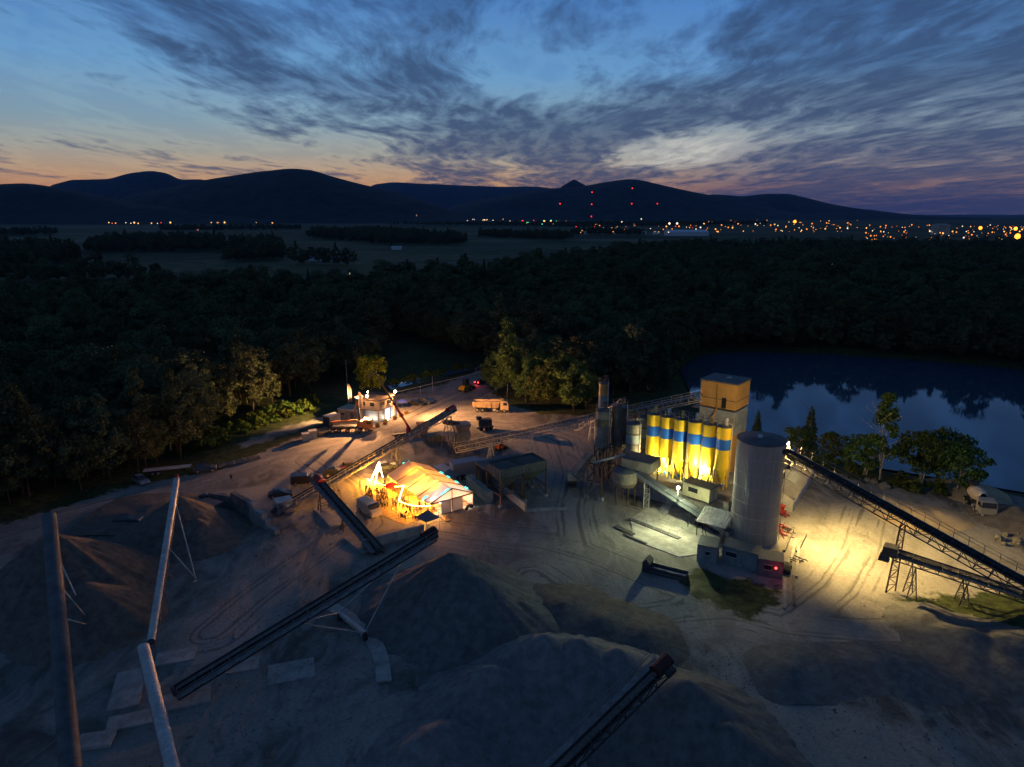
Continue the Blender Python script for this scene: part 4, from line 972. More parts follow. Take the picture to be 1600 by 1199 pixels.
# mixer drum and housing
dc = P(975, 786); dr = thing('mixer_drum', (dc.x, dc.y, 0), 'round grey-yellow mixing drum on legs below the ringed silo', 'mixer', ARZ)
put('drum', MB().lathe((0, 0, 0), [(.6, 3.0), (1.7, 3.3), (2.15, 3.9), (2.2, 4.2), (2.2, 6.2)], 30), grey_silo, dr); put('lid', MB().lathe((0, 0, 0), [(2.26, 6.15), (2.26, 6.28), (.02, 6.5)], 30), slate, dr)
for k in range(5):
    t_ = k * 2 * math.pi / 5 + .5; put('leg', MB().beam((1.75 * math.cos(t_), 1.75 * math.sin(t_), 0), (1.9 * math.cos(t_), 1.9 * math.sin(t_), 4.0), .2), rust_steel, dr)
put('rim', MB().ring((0, 0, 0), 2.22, 4.1, .12, 30), rust_steel, dr)
hc = V((dc.x, dc.y, 0)) + AX * 1.7 - NX * 2.6; hs = thing('weigh_housing', (hc.x, hc.y, 6.3), 'flat box housing on top of the mixing drum', 'housing', ARZ)
put('body', MB().box((0, 0, .85), (5.6, 4.0, 1.7)), grey_silo, hs); put('roof', MB().box((0, 0, 1.76), (5.8, 4.2, .12)), slate, hs); put('chute', MB().box((-1.2, 0, -.35), (1.6, 1.6, .8), 0, 1.4), rust_steel, hs)
for sx in (-1, 1):
    for sy in (-1, 1): put('leg', MB().beam((2.5 * sx, 1.7 * sy, -6.3), (2.5 * sx, 1.7 * sy, .1), .18), rust_steel, hs)
# enclosed inclined conveyor with its support and lamp
cA = P(998, 741, 5.9); cB = P(1142, 836, 1.3)
o = thing('enclosed_conveyor', V((cB.x, cB.y, 0)), 'grey enclosed conveyor sloping from the drum down to the steel silo', 'conveyor')
put('trough', MB().beam(cA, cB, 1.1, .8), bluegrey, o, True); dd = (cB - cA).normalized()
for i in range(6):
    a_ = cA + dd * ((cB - cA).length * (i + .03) / 6); b2 = cA + dd * ((cB - cA).length * (i + .97) / 6); put('lid_panel', MB().beam(a_ + V((0, 0, .46)), b2 + V((0, 0, .46)), 1.25, .1), slate, o, True)
m_ = cA.lerp(cB, .10); mb = MB()
for s in (-.45, .45):
    mb.beam((m_.x + s, m_.y - .3, m_.z - .4), (m_.x + s, m_.y - .3, 0), .12)
for k in range(5): z = k * .95; mb.beam((m_.x - .45, m_.y - .3, z + .1), (m_.x + .45, m_.y - .3, z + .95), .07).beam((m_.x - .45, m_.y - .3, z + .95), (m_.x + .45, m_.y - .3, z + .95), .07)
put('lattice_leg', mb, pale_steel, o, True)
m_ = cA.lerp(cB, .62); mb = MB().beam((m_.x - .4, m_.y, m_.z - .4), (m_.x - .9, m_.y - .3, 0), .12).beam((m_.x + .4, m_.y, m_.z - .4), (m_.x + .7, m_.y - .3, 0), .12); put('leg', mb, dark_steel, o, True)
lp = P(1060, 762, 6.6)
flood(lp, (lp.x - 6, lp.y - 10, 0), 'dazzling greenish lamp beside the control booth', 6000, GREENW, glass_green, .55, R(125), .9, point=1700, pole_from=(lp.x, lp.y + .35, 3.6))
# control booth
bl = P(1066, 774, PZ); br = P(1108, 788, PZ); bx_ = (br - bl); bw = bx_.length; brz = math.atan2(bx_.y, bx_.x); bn_ = V((-bx_.y, bx_.x, 0)).normalized()
bc = (bl + br) / 2 + bn_ * 1.3; o = thing('control_booth', (bc.x, bc.y, PZ), 'long cream control booth at the foot of the yellow silos', 'booth', brz)
put('body', MB().box((0, 0, 1.25), (bw, 2.6, 2.4)), mat('cream_panel', (0.5, 0.46, 0.30), .65, var=.15, dirt=(.35, .31, .2)), o); put('roof', MB().box((0, 0, 2.52), (bw + .3, 2.9, .14)), slate, o)
put('window', MB().box((-.6, -1.31, 1.5), (1.8, .06, .8)), window_m, o); put('door', MB().box((bw / 2 + .01, 0, 1.05), (.06, .9, 2.0)), bluegrey, o); put('skid', MB().box((0, 0, .02), (bw + .1, 2.7, .1)), dark_steel, o)
# steel stair
sa = P(1036, 806, 0.05); sb = P(1052, 776, PZ); o = thing('steel_stair', sa, 'steel stair climbing to the silo platform beside the lamp', 'stair'); sd = (sb - sa); rr = V((sd.y, -sd.x, 0)).normalized() * .5
put('stringer', MB().beam(sa - rr, sb - rr, .06, .25).beam(sa + rr, sb + rr, .06, .25), pale_steel, o, True)
for k in range(12): p = sa.lerp(sb, (k + .5) / 12); put('tread', MB().beam(p - rr, p + rr, .28, .05), pale_steel, o, True)
put('handrail', MB().beam(sa - rr + V((0, 0, 1)), sb - rr + V((0, 0, 1)), .05).beam(sa + rr + V((0, 0, 1)), sb + rr + V((0, 0, 1)), .05).beam(sa - rr, sa - rr + V((0, 0, 1)), .05).beam(sa + rr, sa + rr + V((0, 0, 1)), .05), pale_steel, o, True)
# corrugated lean-to roof right of the booth
c0 = P(1118, 800, 4.2); o = thing('lean_to_roof', (c0.x, c0.y, 0), 'ribbed yellow lit lean-to roof beside the steel silo', 'roof', ARZ)
for k in range(12): put('roof_sheet', MB().prism([(-2.4 + k * .4, -1.9, 2.6), (-2.2 + k * .4, -1.9, 2.72), (-2.0 + k * .4, -1.9, 2.6)], (0, 0, 0), (0, 3.8, 1.3)), pale_steel, o)
for sx in (-2.2, 2.2):
    for sy in (-1.7, 1.7): put('post', MB().beam((sx, sy, 0), (sx, sy, 2.6 + (sy + 1.9) * .34), .12), rust_steel, o)

# big corrugated steel silo
BC = P(1176, 842); o = thing('steel_silo', (BC.x, BC.y, 0), 'big corrugated grey steel silo with lamps on its rim', 'silo'); Rb = 3.55; Hb = 16.6
mb = MB(); n = 180; vs = []
for z in (0.0, Hb):
    for i in range(n): t_ = 2 * math.pi * i / n; r_ = Rb + (.05 if i % 2 else -.03); vs.append((r_ * math.cos(t_), r_ * math.sin(t_), z))
mb.add(vs, [(i, (i + 1) % n, n + (i + 1) % n, n + i) for i in range(n)]); put('corrugated_shell', mb, mat('galvanised_silo_sheet', (0.40, 0.39, 0.37), .5, .25, var=.2, vs=.35, dirt=(.30, .27, .23), stretch=(1, 1, .15)), o)
put('roof', MB().lathe((0, 0, 0), [(Rb + .12, Hb - .1), (Rb + .12, Hb + .08), (.02, Hb + .5)], 48), slate, o); put('roof_hatch', MB().cyl((-.4, -.4, Hb + .3), (-.4, -.4, Hb + .75), .4, None, 12), pale_steel, o)
mb = MB().ring((0, 0, 0), Rb - .05, Hb + 1.0, .05, 32)
for k in range(16): t_ = k * math.pi / 8; mb.beam(((Rb - .05) * math.cos(t_), (Rb - .05) * math.sin(t_), Hb), ((Rb - .05) * math.cos(t_), (Rb - .05) * math.sin(t_), Hb + 1.0), .045)
for k in range(1, 7): put('seam_ring', MB().ring((0, 0, 0), Rb + .06, Hb * k / 7, .06, 60), pale_steel, o)
put('plinth', MB().lathe((0, 0, 0), [(Rb + .4, -.1), (Rb + .4, .3), (Rb - .2, .3)], 48), concrete, o)
mb = MB(); t0 = math.radians(-20)
for s in (-.22, .22): mb.beam(((Rb + .25) * math.cos(t0 + s / Rb), (Rb + .25) * math.sin(t0 + s / Rb), .5), ((Rb + .25) * math.cos(t0 + s / Rb), (Rb + .25) * math.sin(t0 + s / Rb), Hb + .8), .05)
for k in range(50): mb.beam(((Rb + .25) * math.cos(t0 - .062), (Rb + .25) * math.sin(t0 - .062), .6 + k * .32), ((Rb + .25) * math.cos(t0 + .062), (Rb + .25) * math.sin(t0 + .062), .6 + k * .32), .035)
put('ladder', mb, steel, o)
hot = P(1390, 880)
for k, (dz_, az) in enumerate(((-.5, -.02), (-1.15, -.12))):
    l = V((BC.x + (Rb + .35) * math.cos(az), BC.y + (Rb + .35) * math.sin(az), Hb + dz_))
    flood(l, (hot.x + 3 * k - 2, hot.y + 3 - 5 * k, 0), ('upper' if k == 0 else 'lower') + ' of the two bright lamps on the big silo rim', 40000, YEL, glass_white, .5, R(100), 1.0, point=4200)

# concrete aggregate bays right of the big silo
o = thing('aggregate_bins', P(1240, 800), 'stepped white concrete aggregate bins right of the big silo', 'bins')
bp = [P(1238, 802), P(1249, 782), P(1259, 767), P(1267, 753), P(1274, 742)]
dv = V((-.78, .62, 0))
for k, p in enumerate(bp):
    p = V((p.x, p.y, 0)); put('dividing_wall', MB().prism([(p.x, p.y, 0), (p.x, p.y, 2.2), ((p + dv * 2.2).x, (p + dv * 2.2).y, 3.2), ((p + dv * 4).x, (p + dv * 4).y, 3.2), ((p + dv * 4).x, (p + dv * 4).y, 0)], (0, 0, 0), (.18, .22, 0)), mat('white_concrete', (.55, .53, .48), .9, var=.2, dirt=(.4, .37, .32)), o, True)
    if k < 4:
        q = V((bp[k + 1].x, bp[k + 1].y, 0)); put('front_wall', MB().beam(p + V((.1, .3, .8)), q + V((0, -.1, .8)), .18, 1.6), MATS['white_concrete'], o, True)
mb = MB(); pq = [V((p.x, p.y, 3.2)) + dv * 2.4 for p in bp]
for i in range(5):
    mb.beam(pq[i], pq[i] + V((0, 0, 1.1)), .05)
    if i < 4: mb.beam(pq[i] + V((0, 0, 1.05)), pq[i + 1] + V((0, 0, 1.05)), .05)
put('handrail', mb, steel, o, True)
put('conveyor_belt', MB().beam(V((bp[0].x, bp[0].y, .9)) + dv * 5, V((bp[4].x, bp[4].y, .9)) + dv * 5, 1.0, .2), rubber, o, True)
p = P(1219, 805); o = thing('tractor_implement', p, 'small red machine at the foot of the white bins', 'machine', .6)
put('frame', MB().box((0, 0, .7), (1.0, 1.6, .5)).beam((-.4, -.8, .5), (-.5, -1.5, .2), .15).beam((.4, -.8, .5), (.5, -1.5, .2), .15), red_paint, o); put('hopper', MB().box((0, .2, 1.35), (1.0, 1.0, .8), 0, 1.35), mat('bright_red', (.6, .06, .02), .5, var=.2), o)
for s in (-.6, .6): put('wheel', MB().cyl((s - .12, .3, .42), (s + .12, .3, .42), .42, None, 14), rubber, o)
# scrap rods and old sleepers on the ground
for k, (x, y, L_, a_, m_) in enumerate([(1232, 845, 9, 1.05, concrete_d), (1240, 862, 8, 1.1, concrete), (1252, 850, 7, 1.0, concrete_d), (1246, 880, 10, 1.15, concrete), (1226, 930, 8, 1.2, concrete), (1240, 925, 8, 1.2, concrete_d)]):
    p = P(x, y); mb = MB().box((0, 0, .18), (L_, .35, .34), a_); o = put('concrete_beam', mb, m_); o.location = (p.x, p.y, zg(p.x, p.y)); tag(o, 'long concrete beam lying on the ground behind the dark cabins', 'beam', 'beams lying by the cabins')
for k, (x, y) in enumerate([(1220, 826), (1232, 830), (1224, 838), (1246, 878)]):
    p = P(x, y); mb = MB(); r_ = random.Random(k)
    for j in range(7): a_ = r_.uniform(0, 3.14); q = V((r_.uniform(-.6, .6), r_.uniform(-.5, .5), r_.uniform(.1, .6))); dq = V((math.cos(a_), math.sin(a_), r_.uniform(-.2, .3))) * r_.uniform(.5, 1.1); mb.beam(q - dq, q + dq, .1)
    o = put('scrap_metal', mb, red_paint if k % 2 == 0 else dark_steel); o.location = (p.x, p.y, .05); tag(o, ['reddish tangle of scrap against the big silo', 'dark tangle of scrap right of the big silo', 'reddish bent scrap nearest the big silo foot', 'dark scrap among the concrete beams'][k], 'scrap')

# cabins in front of the big silo
def cabin(x0, y0, x1, y1, dep, h, label, m, win, roofm=slate, door=None):
    a_ = P(x0, y0); b2 = P(x1, y1); d_ = b2 - a_; L_ = d_.length; rz = math.atan2(d_.y, d_.x); n_ = V((-d_.y, d_.x, 0)).normalized(); c = (a_ + b2) / 2 + n_ * dep / 2
    o = thing('site_cabin', (c.x, c.y, zg(c.x, c.y)), label, 'cabin', rz); put('wall', MB().box((0, 0, h / 2), (L_, dep, h)), m, o)
    for k in range(5): put('roof_sheet', MB().box((-L_ / 2 + L_ * (k + .5) / 5, 0, h + .05 + .01 * (k % 2)), (L_ / 5 - .02, dep + .25, .1)), roofm, o)
    for wx, ww, wz, wh in win:
        w = put('window', MB().box((wx, -dep / 2 - .02, wz), (ww, .06, wh)), window_m, o); put('window_frame', MB().box((wx, -dep / 2 - .015, wz - wh / 2 - .05), (ww + .16, .09, .07)).box((wx, -dep / 2 - .015, wz + wh / 2 + .05), (ww + .16, .09, .07)), pale_steel, w)
    if door: put('door', MB().box((door, -dep / 2 - .02, 1.02), (.85, .06, 2.0)), bluegrey, o)
    return o
cab_m = mat('grey_cabin_wall', (0.24, 0.24, 0.235), .75, var=.2, dirt=(.13, .12, .11))
cabin(1088, 878, 1119, 884, 3.2, 2.7, 'left grey site cabin with a small window', cab_m, [(.1, .6, 1.6, .55)], door=-.8)
cabin(1127, 879, 1182, 894, 2.9, 2.6, 'long middle site cabin with a wide dark window', cab_m, [(-1.2, 1.5, 1.6, .7)])
c3 = cabin(1182, 900, 1222, 907, 3.0, 2.6, 'right dark site cabin with a red lamp on it', mat('dark_cabin_wall', (.12, .12, .12), .8, var=.25), [(-.3, 1.0, 1.5, .7)])
p = P(1212, 888, 2.0); o = thing('warning_lamp', p, 'glowing red warning lamp on the right dark cabin', 'lamp'); put('lamp_glass', MB().ball((0, -.1, 0), .16, 8, 6), red_lit, o); put('bracket', MB().box((0, .05, -.15), (.2, .25, .08)), dark_steel, o); lamp('POINT', p + V((0, -.3, 0)), 18, (1, .05, .03), o)
mb = MB(); cp_ = P(1228, 893)
o = thing('pipe_rack', cp_, 'dark rack of pipes between the cabin and the beams', 'rack', 1.1)
for k in range(6): put('pipe', MB().cyl((-1.4, -.5 + k * .2, .6 + .12 * (k % 2)), (1.4, -.5 + k * .2, .7), .09, None, 7), dark_steel, o)
put('trestle', MB().box((-.9, 0, .3), (.15, 1.4, .6)).box((.9, 0, .3), (.15, 1.4, .6)), rust_steel, o)
# weigh trough left of the cabins
a_ = P(1012, 897); b2 = P(1070, 912); d_ = b2 - a_; rz = math.atan2(d_.y, d_.x); c = (a_ + b2) / 2; L_ = d_.length
o = thing('steel_trough', (c.x, c.y, 0), 'long steel trough with pale inside in front of the cabins', 'trough', rz)
put('floor', MB().box((.2, .7, .5), (L_ - .4, 1.5, .1)), pale_steel, o); put('side', MB().box((0, 0, .55), (L_, .1, 1.1)), dark_steel, o); put('side', MB().box((0, 1.5, .55), (L_, .1, 1.1)), dark_steel, o); put('end_housing', MB().box((-L_ / 2 - .3, .75, .8), (1.1, 1.7, 1.6)).prism([(-L_ / 2 - .9, -.15, 1.6), (-L_ / 2 - .3, -.15, 2.2), (-L_ / 2 + .3, -.15, 1.6)], (0, 0, 0), (0, 1.8, 0)), dark_steel, o); put('end_plate', MB().box((L_ / 2, .75, .5), (.1, 1.6, 1.0)), dark_steel, o)
# concrete pad with pits and railings
pad = px_pad = [P(*q) for q in ((985, 812), (1010, 796), (1058, 792), (1128, 842), (1088, 868), (1060, 872), (990, 846))]
o = thing('washout_pad', V((pad[0].x, pad[0].y, 0)), 'pale concrete washout pad in front of the silo platform', 'pad')
put('slab', MB().prism([(p.x, p.y, -.1) for p in pad][::-1], (0, 0, 0), (0, 0, .25)), concrete, o, True)
for (x0, y0, x1, y1, w_) in ((983, 811, 1062, 842, .9), (962, 822, 990, 836, .9), (975, 835, 1010, 850, .5)):
    put('pit_cover', MB().beam(P(x0, y0, .2), P(x1, y1, .2), w_, .08), dark_steel, o, True)
mb = MB()
for (x0, y0, x1, y1, n_) in ((965, 806, 1058, 842, 8), (985, 800, 1078, 835, 8)):
    a_, b2 = P(x0, y0, .12), P(x1, y1, .12)
    for k in range(n_ + 1): q = a_.lerp(b2, k / n_); mb.beam(q, q + V((0, 0, 1.1)), .045)
    for z in (.55, 1.1): mb.beam(a_ + V((0, 0, z)), b2 + V((0, 0, z)), .04)
put('handrail', mb, pale_steel, o, True)
# pump with hoses
p = P(1092, 822); o = thing('slurry_pump', p, 'dark pump with a cluster of hoses under the enclosed conveyor', 'pump', .5); put('motor', MB().cyl((-.5, 0, 1.1), (.6, 0, 1.1), .5, None, 14).box((0, 0, .4), (1.2, .8, .7)), dark_steel, o)
for k in range(6):
    r_ = random.Random(k); mb = MB(); q = V((r_.uniform(-.3, .3), -.3, .8))
    for j in range(7): q2 = q + V((r_.uniform(-.3, .6) + (k - 3) * .18, -r_.uniform(.3, .7), -.13 if j < 5 else 0)); q2.z = max(.15, q2.z); mb.cyl(q, q2, .06, None, 6, False); q = q2
    put('hose', mb, rubber, o)

# aggregate hoppers on legs
hB0 = P(781, 794); hE = P(854, 776); hx = V((hE.x - hB0.x, hE.y - hB0.y, 0)); hl = hx.length; hx.normalize(); hy = V((-hx.y, hx.x, 0)); hrz = math.atan2(hx.y, hx.x)
for k in range(2):
    c = V((hB0.x, hB0.y, 0)) + hx * (hl * (k + .5) / 2) + hy * 2.4; o = thing('aggregate_hopper', c, ['left', 'right'][k] + ' grey-green aggregate hopper on tall steel legs', 'hopper', hrz, 'pair of aggregate hoppers'); a = hl / 4 - .08; b_ = 2.4
    put('bin', MB().add([(-a, -b_, 5.4), (a, -b_, 5.4), (a, b_, 5.4), (-a, b_, 5.4), (-a, -b_, 7.0), (a, -b_, 7.0), (a, b_, 7.0), (-a, b_, 7.0), (-.5, -.5, 2.9), (.5, -.5, 2.9), (.5, .5, 2.9), (-.5, .5, 2.9)],
        [(0, 1, 5, 4), (1, 2, 6, 5), (2, 3, 7, 6), (3, 0, 4, 7), (8, 9, 1, 0), (9, 10, 2, 1), (10, 11, 3, 2), (11, 8, 0, 3)]), hopper_m, o)
    put('load', MB().add([(-a + .05, -b_ + .05, 6.5), (a - .05, -b_ + .05, 6.5), (a - .05, b_ - .05, 6.6), (-a + .05, b_ - .05, 6.6), (0, 0, 7.1)], [(0, 1, 4), (1, 2, 4), (2, 3, 4), (3, 0, 4)]), gravel_belt, o)
    mb = MB()
    for j in range(9): x = -a + 2 * a * j / 8; mb.beam((x, -b_ - .05, 5.4), (x, -b_ - .05, 7.0), .1)
    for j in range(7): y = -b_ + 2 * b_ * j / 6; mb.beam((-a - .05, y, 5.4), (-a - .05, y, 7.0), .1)
    put('rib', mb, steel, o)
    for sx in (-1, 1):
        for sy in (-1, 1): put('leg', MB().beam((a * .96 * sx, b_ * .98 * sy, 0), (a * .96 * sx, b_ * .98 * sy, 5.5), .2), rust_steel, o); put('footing', MB().box((a * .96 * sx, b_ * .98 * sy, .2), (.7, .7, .45)), concrete, o)
    mb = MB()
    for sy in (-1, 1): mb.beam((-a, b_ * sy, 2.2), (a, b_ * sy, 2.2), .14).beam((-a, b_ * sy, 2.2), (0, b_ * sy * .4, 4.2), .1).beam((a, b_ * sy, 2.2), (0, b_ * sy * .4, 4.2), .1)
    for sx in (-1, 1): mb.beam((a * sx, -b_, 2.2), (a * sx, b_, 2.2), .14).beam((a * sx, -b_, .3), (a * sx, b_, 2.2), .08)
    put('brace', mb, rust_steel, o)
c = V((hB0.x, hB0.y, 0)) + hx * (hl / 2) + hy * 7.6; o = thing('flat_roof_shed', c, 'dark flat-roofed conveyor shed behind the aggregate hoppers', 'shed', hrz); put('roof', MB().box((0, 0, 5.2), (9.5, 4.2, .25)), slate, o)
for sx in (-1, 1):
    for sy in (-1, 1): put('post', MB().beam((4.4 * sx, 1.9 * sy, 0), (4.4 * sx, 1.9 * sy, 5.1), .18), rust_steel, o)
put('back_wall', MB().box((0, 1.95, 2.6), (9.2, .12, 5.0)), hopper_m, o)
# low concrete walls by the hoppers
for k, (x0, y0, x1, y1, h_, w_, lb) in enumerate([(768, 757, 822, 800, 1.5, .4, 'low concrete wall running between the hopper legs'), (733, 758, 766, 786, 2.0, 1.3, 'thick pale concrete wall beside the party tent gable'), (822, 800, 886, 798, .5, .5, 'low kerb wall right of the hopper legs'), (755, 752, 772, 757, 1.2, .4, 'short dark wall behind the box truck'), (566, 860, 662, 834, 1.6, .5, 'long pale wall below the head of the radial stacker')]):
    a_, b2 = P(x0, y0), P(x1, y1); L_ = (b2 - a_).length; o = thing('retaining_wall', (a_.x, a_.y, 0), lb, 'wall', math.atan2(b2.y - a_.y, b2.x - a_.x)); n_ = max(2, int(L_ / 2.0))
    for j in range(n_): put('wall_block', MB().box((L_ * (j + .5) / n_, 0, h_ / 2), (L_ / n_ - .03, w_ + random.uniform(-.02, .02), h_ + random.uniform(-.03, .03))), concrete, o)
# stepped block wall on the left and pump house
a_, b2 = P(366, 797), P(434, 836); d_ = b2 - a_; L_ = d_.length; o = thing('block_wall', (a_.x, a_.y, 0), 'stepped wall of big concrete blocks near the left heap', 'wall', math.atan2(d_.y, d_.x)); n_ = 11
for i in range(n_):
    hgt = 4 if i < 5 else max(1, 4 - (i - 4) * .6); 
    for j in range(int(math.ceil(hgt))): put('block', MB().box((L_ * (i + .5) / n_, random.uniform(-.05, .05), .42 + j * .83), (L_ / n_ - .03, .85, .8)), concrete if i > 4 else concrete_d, o)
a_, b2 = P(330, 790), P(366, 797); d_ = b2 - a_; L_ = d_.length; o = thing('block_wall', (a_.x, a_.y, 0), 'dark straight block wall left of the stepped wall', 'wall', math.atan2(d_.y, d_.x))
for i in range(5):
    for j in range(3): put('block', MB().box((L_ * (i + .5) / 5, random.uniform(-.05, .05), .42 + j * .83), (L_ / 5 - .03, .85, .8)), concrete_d, o)
p = P(444, 800); o = thing('pump_house', p, 'small square concrete pump house at the long conveyor tail', 'hut', .55); put('wall', MB().box((0, 0, 1.1), (2.6, 2.2, 2.2)), concrete, o); put('roof', MB().box((0, 0, 2.26), (2.8, 2.4, .14)), pale_steel, o); put('hatch', MB().box((.5, -1.12, 1.4), (.5, .06, .5)), white_p, o); put('door', MB().box((-.6, -1.12, .95), (.8, .06, 1.8)), dark_steel, o)
p = P(322, 806); o = thing('low_shed', p, 'low dark lean-to shed beside the brown heap', 'shed', -.45); put('wall', MB().box((0, 0, 1.1), (5, 3, 2.2)), concrete_d, o); put('roof', MB().box((0, 0, 2.3), (5.4, 3.4, .16)), slate, o); put('doorway', MB().box((1.4, -1.52, .95), (.9, .06, 1.9)), window_m, o); put('doorway', MB().box((-.6, -1.52, .95), (1.4, .06, 1.7)), window_m, o)
for k, (x0, y0, x1, y1, w_) in enumerate([(500, 795, 528, 822, 2.4), (548, 838, 580, 862, 2.6)]):
    o = put('foundation_slab', MB().beam(P(x0, y0, .12), P(x1, y1, .12), w_, .35), concrete); tag(o, ['pale slab below the head of the short conveyor', 'pale slab below the tail of the short conveyor'][k], 'slab')
for k, (x, y, sx, sy, rz, h_) in enumerate([(200, 1078, 3.0, 6.5, .35, .25), (285, 1095, 5.5, 2.6, .4, .22), (275, 1028, 4.2, 2.4, .3, .25), (215, 1125, 5.5, 2.2, .35, .2), (150, 1160, 3.2, 2.0, .2, .4), (455, 1050, 5, 3.5, .3, .08), (380, 1040, 3.5, 2.4, .3, .1)]):
    p = P(x, y); mb = MB().box((0, 0, h_ / 2), (sx, sy, h_)); o = put('foundation_slab', mb, concrete); o.location = (p.x, p.y, zg(p.x, p.y) - .02); o.rotation_euler = (0, 0, rz)
    tag(o, ['long slab left of the covered feed conveyor', 'wide slab right of the covered feed conveyor', 'slab beside the pale stacker tail', 'slab under the covered feed conveyor', 'small block by the far left stacker', 'thin slab at the bottom left of the pale heap', 'thin slab at the foot of the long dark stacker'][k], 'slab')
# crusher under the head of the long conveyor
p = P(722, 694); o = thing('crusher', p, 'grey crusher with hopper under the red conveyor head', 'crusher', .3)
put('body', MB().box((0, 0, 1.6), (3.0, 2.6, 3.2)), steel, o); put('hopper', MB().box((0, 0, 4.0), (2.4, 2.2, 1.6), 0, 1.5), steel, o)
for s in (-1.6, 1.6): put('flywheel', MB().cyl((s - .12, 0, 2.2), (s + .12, 0, 2.2), 1.0, None, 20), dark_steel, o)
put('platform', MB().box((-3.2, 0, 2.6), (3.2, 3.0, .12)), steel, o)
for sx in (-4.6, -1.8):
    for sy in (-1.4, 1.4): put('leg', MB().beam((sx, sy, 0), (sx, sy, 2.6), .16), rust_steel, o)
mb = MB()
for sx in (-4.7, -3.2, -1.8): mb.beam((sx, -1.45, 2.6), (sx, -1.45, 3.7), .05)
mb.beam((-4.7, -1.45, 3.65), (-1.8, -1.45, 3.65), .05); put('handrail', mb, pale_steel, o)
put('chute', MB().beam((-4.2, 0, 5.6), (-.6, 0, 4.6), 1.2, .9), dark_steel, o)
p = P(680, 690); o = thing('skip_container', p, 'open ribbed skip beside the crusher', 'skip', .5); put('tub', MB().box((0, 0, .85), (4.0, 2.3, 1.7), 0, 1.08), hopper_m, o)
for k in range(6): put('rib', MB().box((-1.8 + k * .72, -1.2, .85), (.12, .14, 1.6)), steel, o)
p = P(757, 672); o = thing('screening_plant', p, 'dark mobile screening machine behind the pale lattice conveyor', 'machine', .3); put('box', MB().box((0, 0, 1.9), (3.2, 1.8, 1.5)), dark_steel, o); put('chassis', MB().box((0, 0, .8), (4.2, 1.6, .4)), steel, o); put('engine', MB().box((-1.4, 0, 3.0), (1.2, 1.2, .8)), dark_steel, o)
for s in (-1.0, .3, 1.4): put('wheel', MB().cyl((s, -.95, .45), (s, .95, .45), .45, None, 14), rubber, o)
p = P(782, 704); o = thing('mini_loader', p, 'small orange-red loader parked under the lattice conveyor', 'loader', .8); put('body', MB().box((0, 0, .9), (1.8, 1.2, .8)), mat('orange_paint', (.6, .13, .03), .5, var=.2), o); put('cab', MB().box((-.2, 0, 1.75), (.9, 1.1, .9), 0, .85), window_m, o); put('bucket', MB().prism([(1.1, -.8, .15), (1.9, -.8, .15), (1.2, -.8, .9)], (0, 0, 0), (0, 1.6, 0)), dark_steel, o)
for sx in (-.55, .6):
    for sy in (-.65, .65): put('wheel', MB().cyl((sx, sy - .12, .4), (sx, sy + .12, .4), .4, None, 12), rubber, o)

# loose stones spilled round the heaps and along the yard edges
def stones(n, seed):
    r = random.Random(seed); mb = MB(); cent = [P(*q) for q in ((560, 985), (640, 1060), (850, 960), (900, 965), (1000, 1030), (1160, 1060), (330, 900), (200, 1000), (430, 1000), (480, 1080), (370, 1130), (1440, 950), (1540, 1000), (1320, 1100), (1450, 1130), (1500, 810), (440, 830))]
    for k in range(n):
        c = r.choice(cent); x = c.x + r.gauss(0, 5.5); y = c.y + r.gauss(0, 4.5); s = abs(r.gauss(0, .07)) + .04; z = zg(x, y) + s * .2; a = r.uniform(0, 6.28)
        vs = [(x + s * math.cos(a + q * 1.57) * r.uniform(.7, 1.2), y + s * math.sin(a + q * 1.57) * r.uniform(.7, 1.2), z + s * r.uniform(-.1, .2)) for q in range(4)] + [(x, y, z + s * r.uniform(.5, .9)), (x, y, z - s * .5)]
        mb.add(vs, [(0, 1, 4), (1, 2, 4), (2, 3, 4), (3, 0, 4), (1, 0, 5), (2, 1, 5), (3, 2, 5), (0, 3, 5)])
    o = put('loose_stones', mb, mat('loose_stone', (.21, .2, .185), .95, var=.5, vs=.8)); tag(o, 'loose stones spilled round the gravel heaps', 'stones', kind='stuff')
stones(3000, 3)

# ------------------------------------------------------------------ site office
wall_b = mat('beige_render', (0.36, 0.30, 0.23), .85, var=.12, dirt=(.36, .31, .24)); roof_b = mat('brown_roof', (0.11, 0.085, 0.07), .8, var=.25)
lit_glass = emis('lit_office_glass', (0.80, 0.90, 1.0), .8)
C0 = P(592, 661); e1 = (P(548, 654) - C0); e2 = (P(616, 651) - C0); e1.z = e2.z = 0
L1, L2 = 7.6, 6.6; e1 = V((-.93, .36, 0)).normalized(); e2 = V((.52, .855, 0)).normalized()
C0 = V((C0.x, C0.y, 0)); of = thing('site_office', C0, 'two-storey site office with lit white ground floor and lamps', 'building')
def quadbox(pl, z0, z1): return MB().prism([(p.x, p.y, z0) for p in pl], (0, 0, 0), (0, 0, z1 - z0))
pl = [C0, C0 + e2 * L2, C0 + e2 * L2 + e1 * L1, C0 + e1 * L1]
put('ground_floor', quadbox([C0 + (e1 + e2) * .35, C0 + e2 * (L2 - .3) + e1 * .35, C0 + e2 * (L2 - .3) + e1 * (L1 - .3), C0 + e1 * (L1 - .3) + e2 * .35], 0, 3.0), white_p, of, True)
for i in range(6): p = C0 + e1 * (.5 + i * 1.15) + e2 * .33; put('wall_panel', MB().beam(p + V((0, 0, 1.5)), p + e1 * 1.1 + V((0, 0, 1.5)), .05, 2.8), white_p if i != 3 else bluegrey, of, True)
for i in range(5): p = C0 + e2 * (.5 + i * 1.15) + e1 * .33; put('glazed_panel', MB().beam(p + V((0, 0, 1.55)), p + e2 * 1.08 + V((0, 0, 1.55)), .05, 2.6), lit_glass if i in (2, 3) else white_p, of, True)
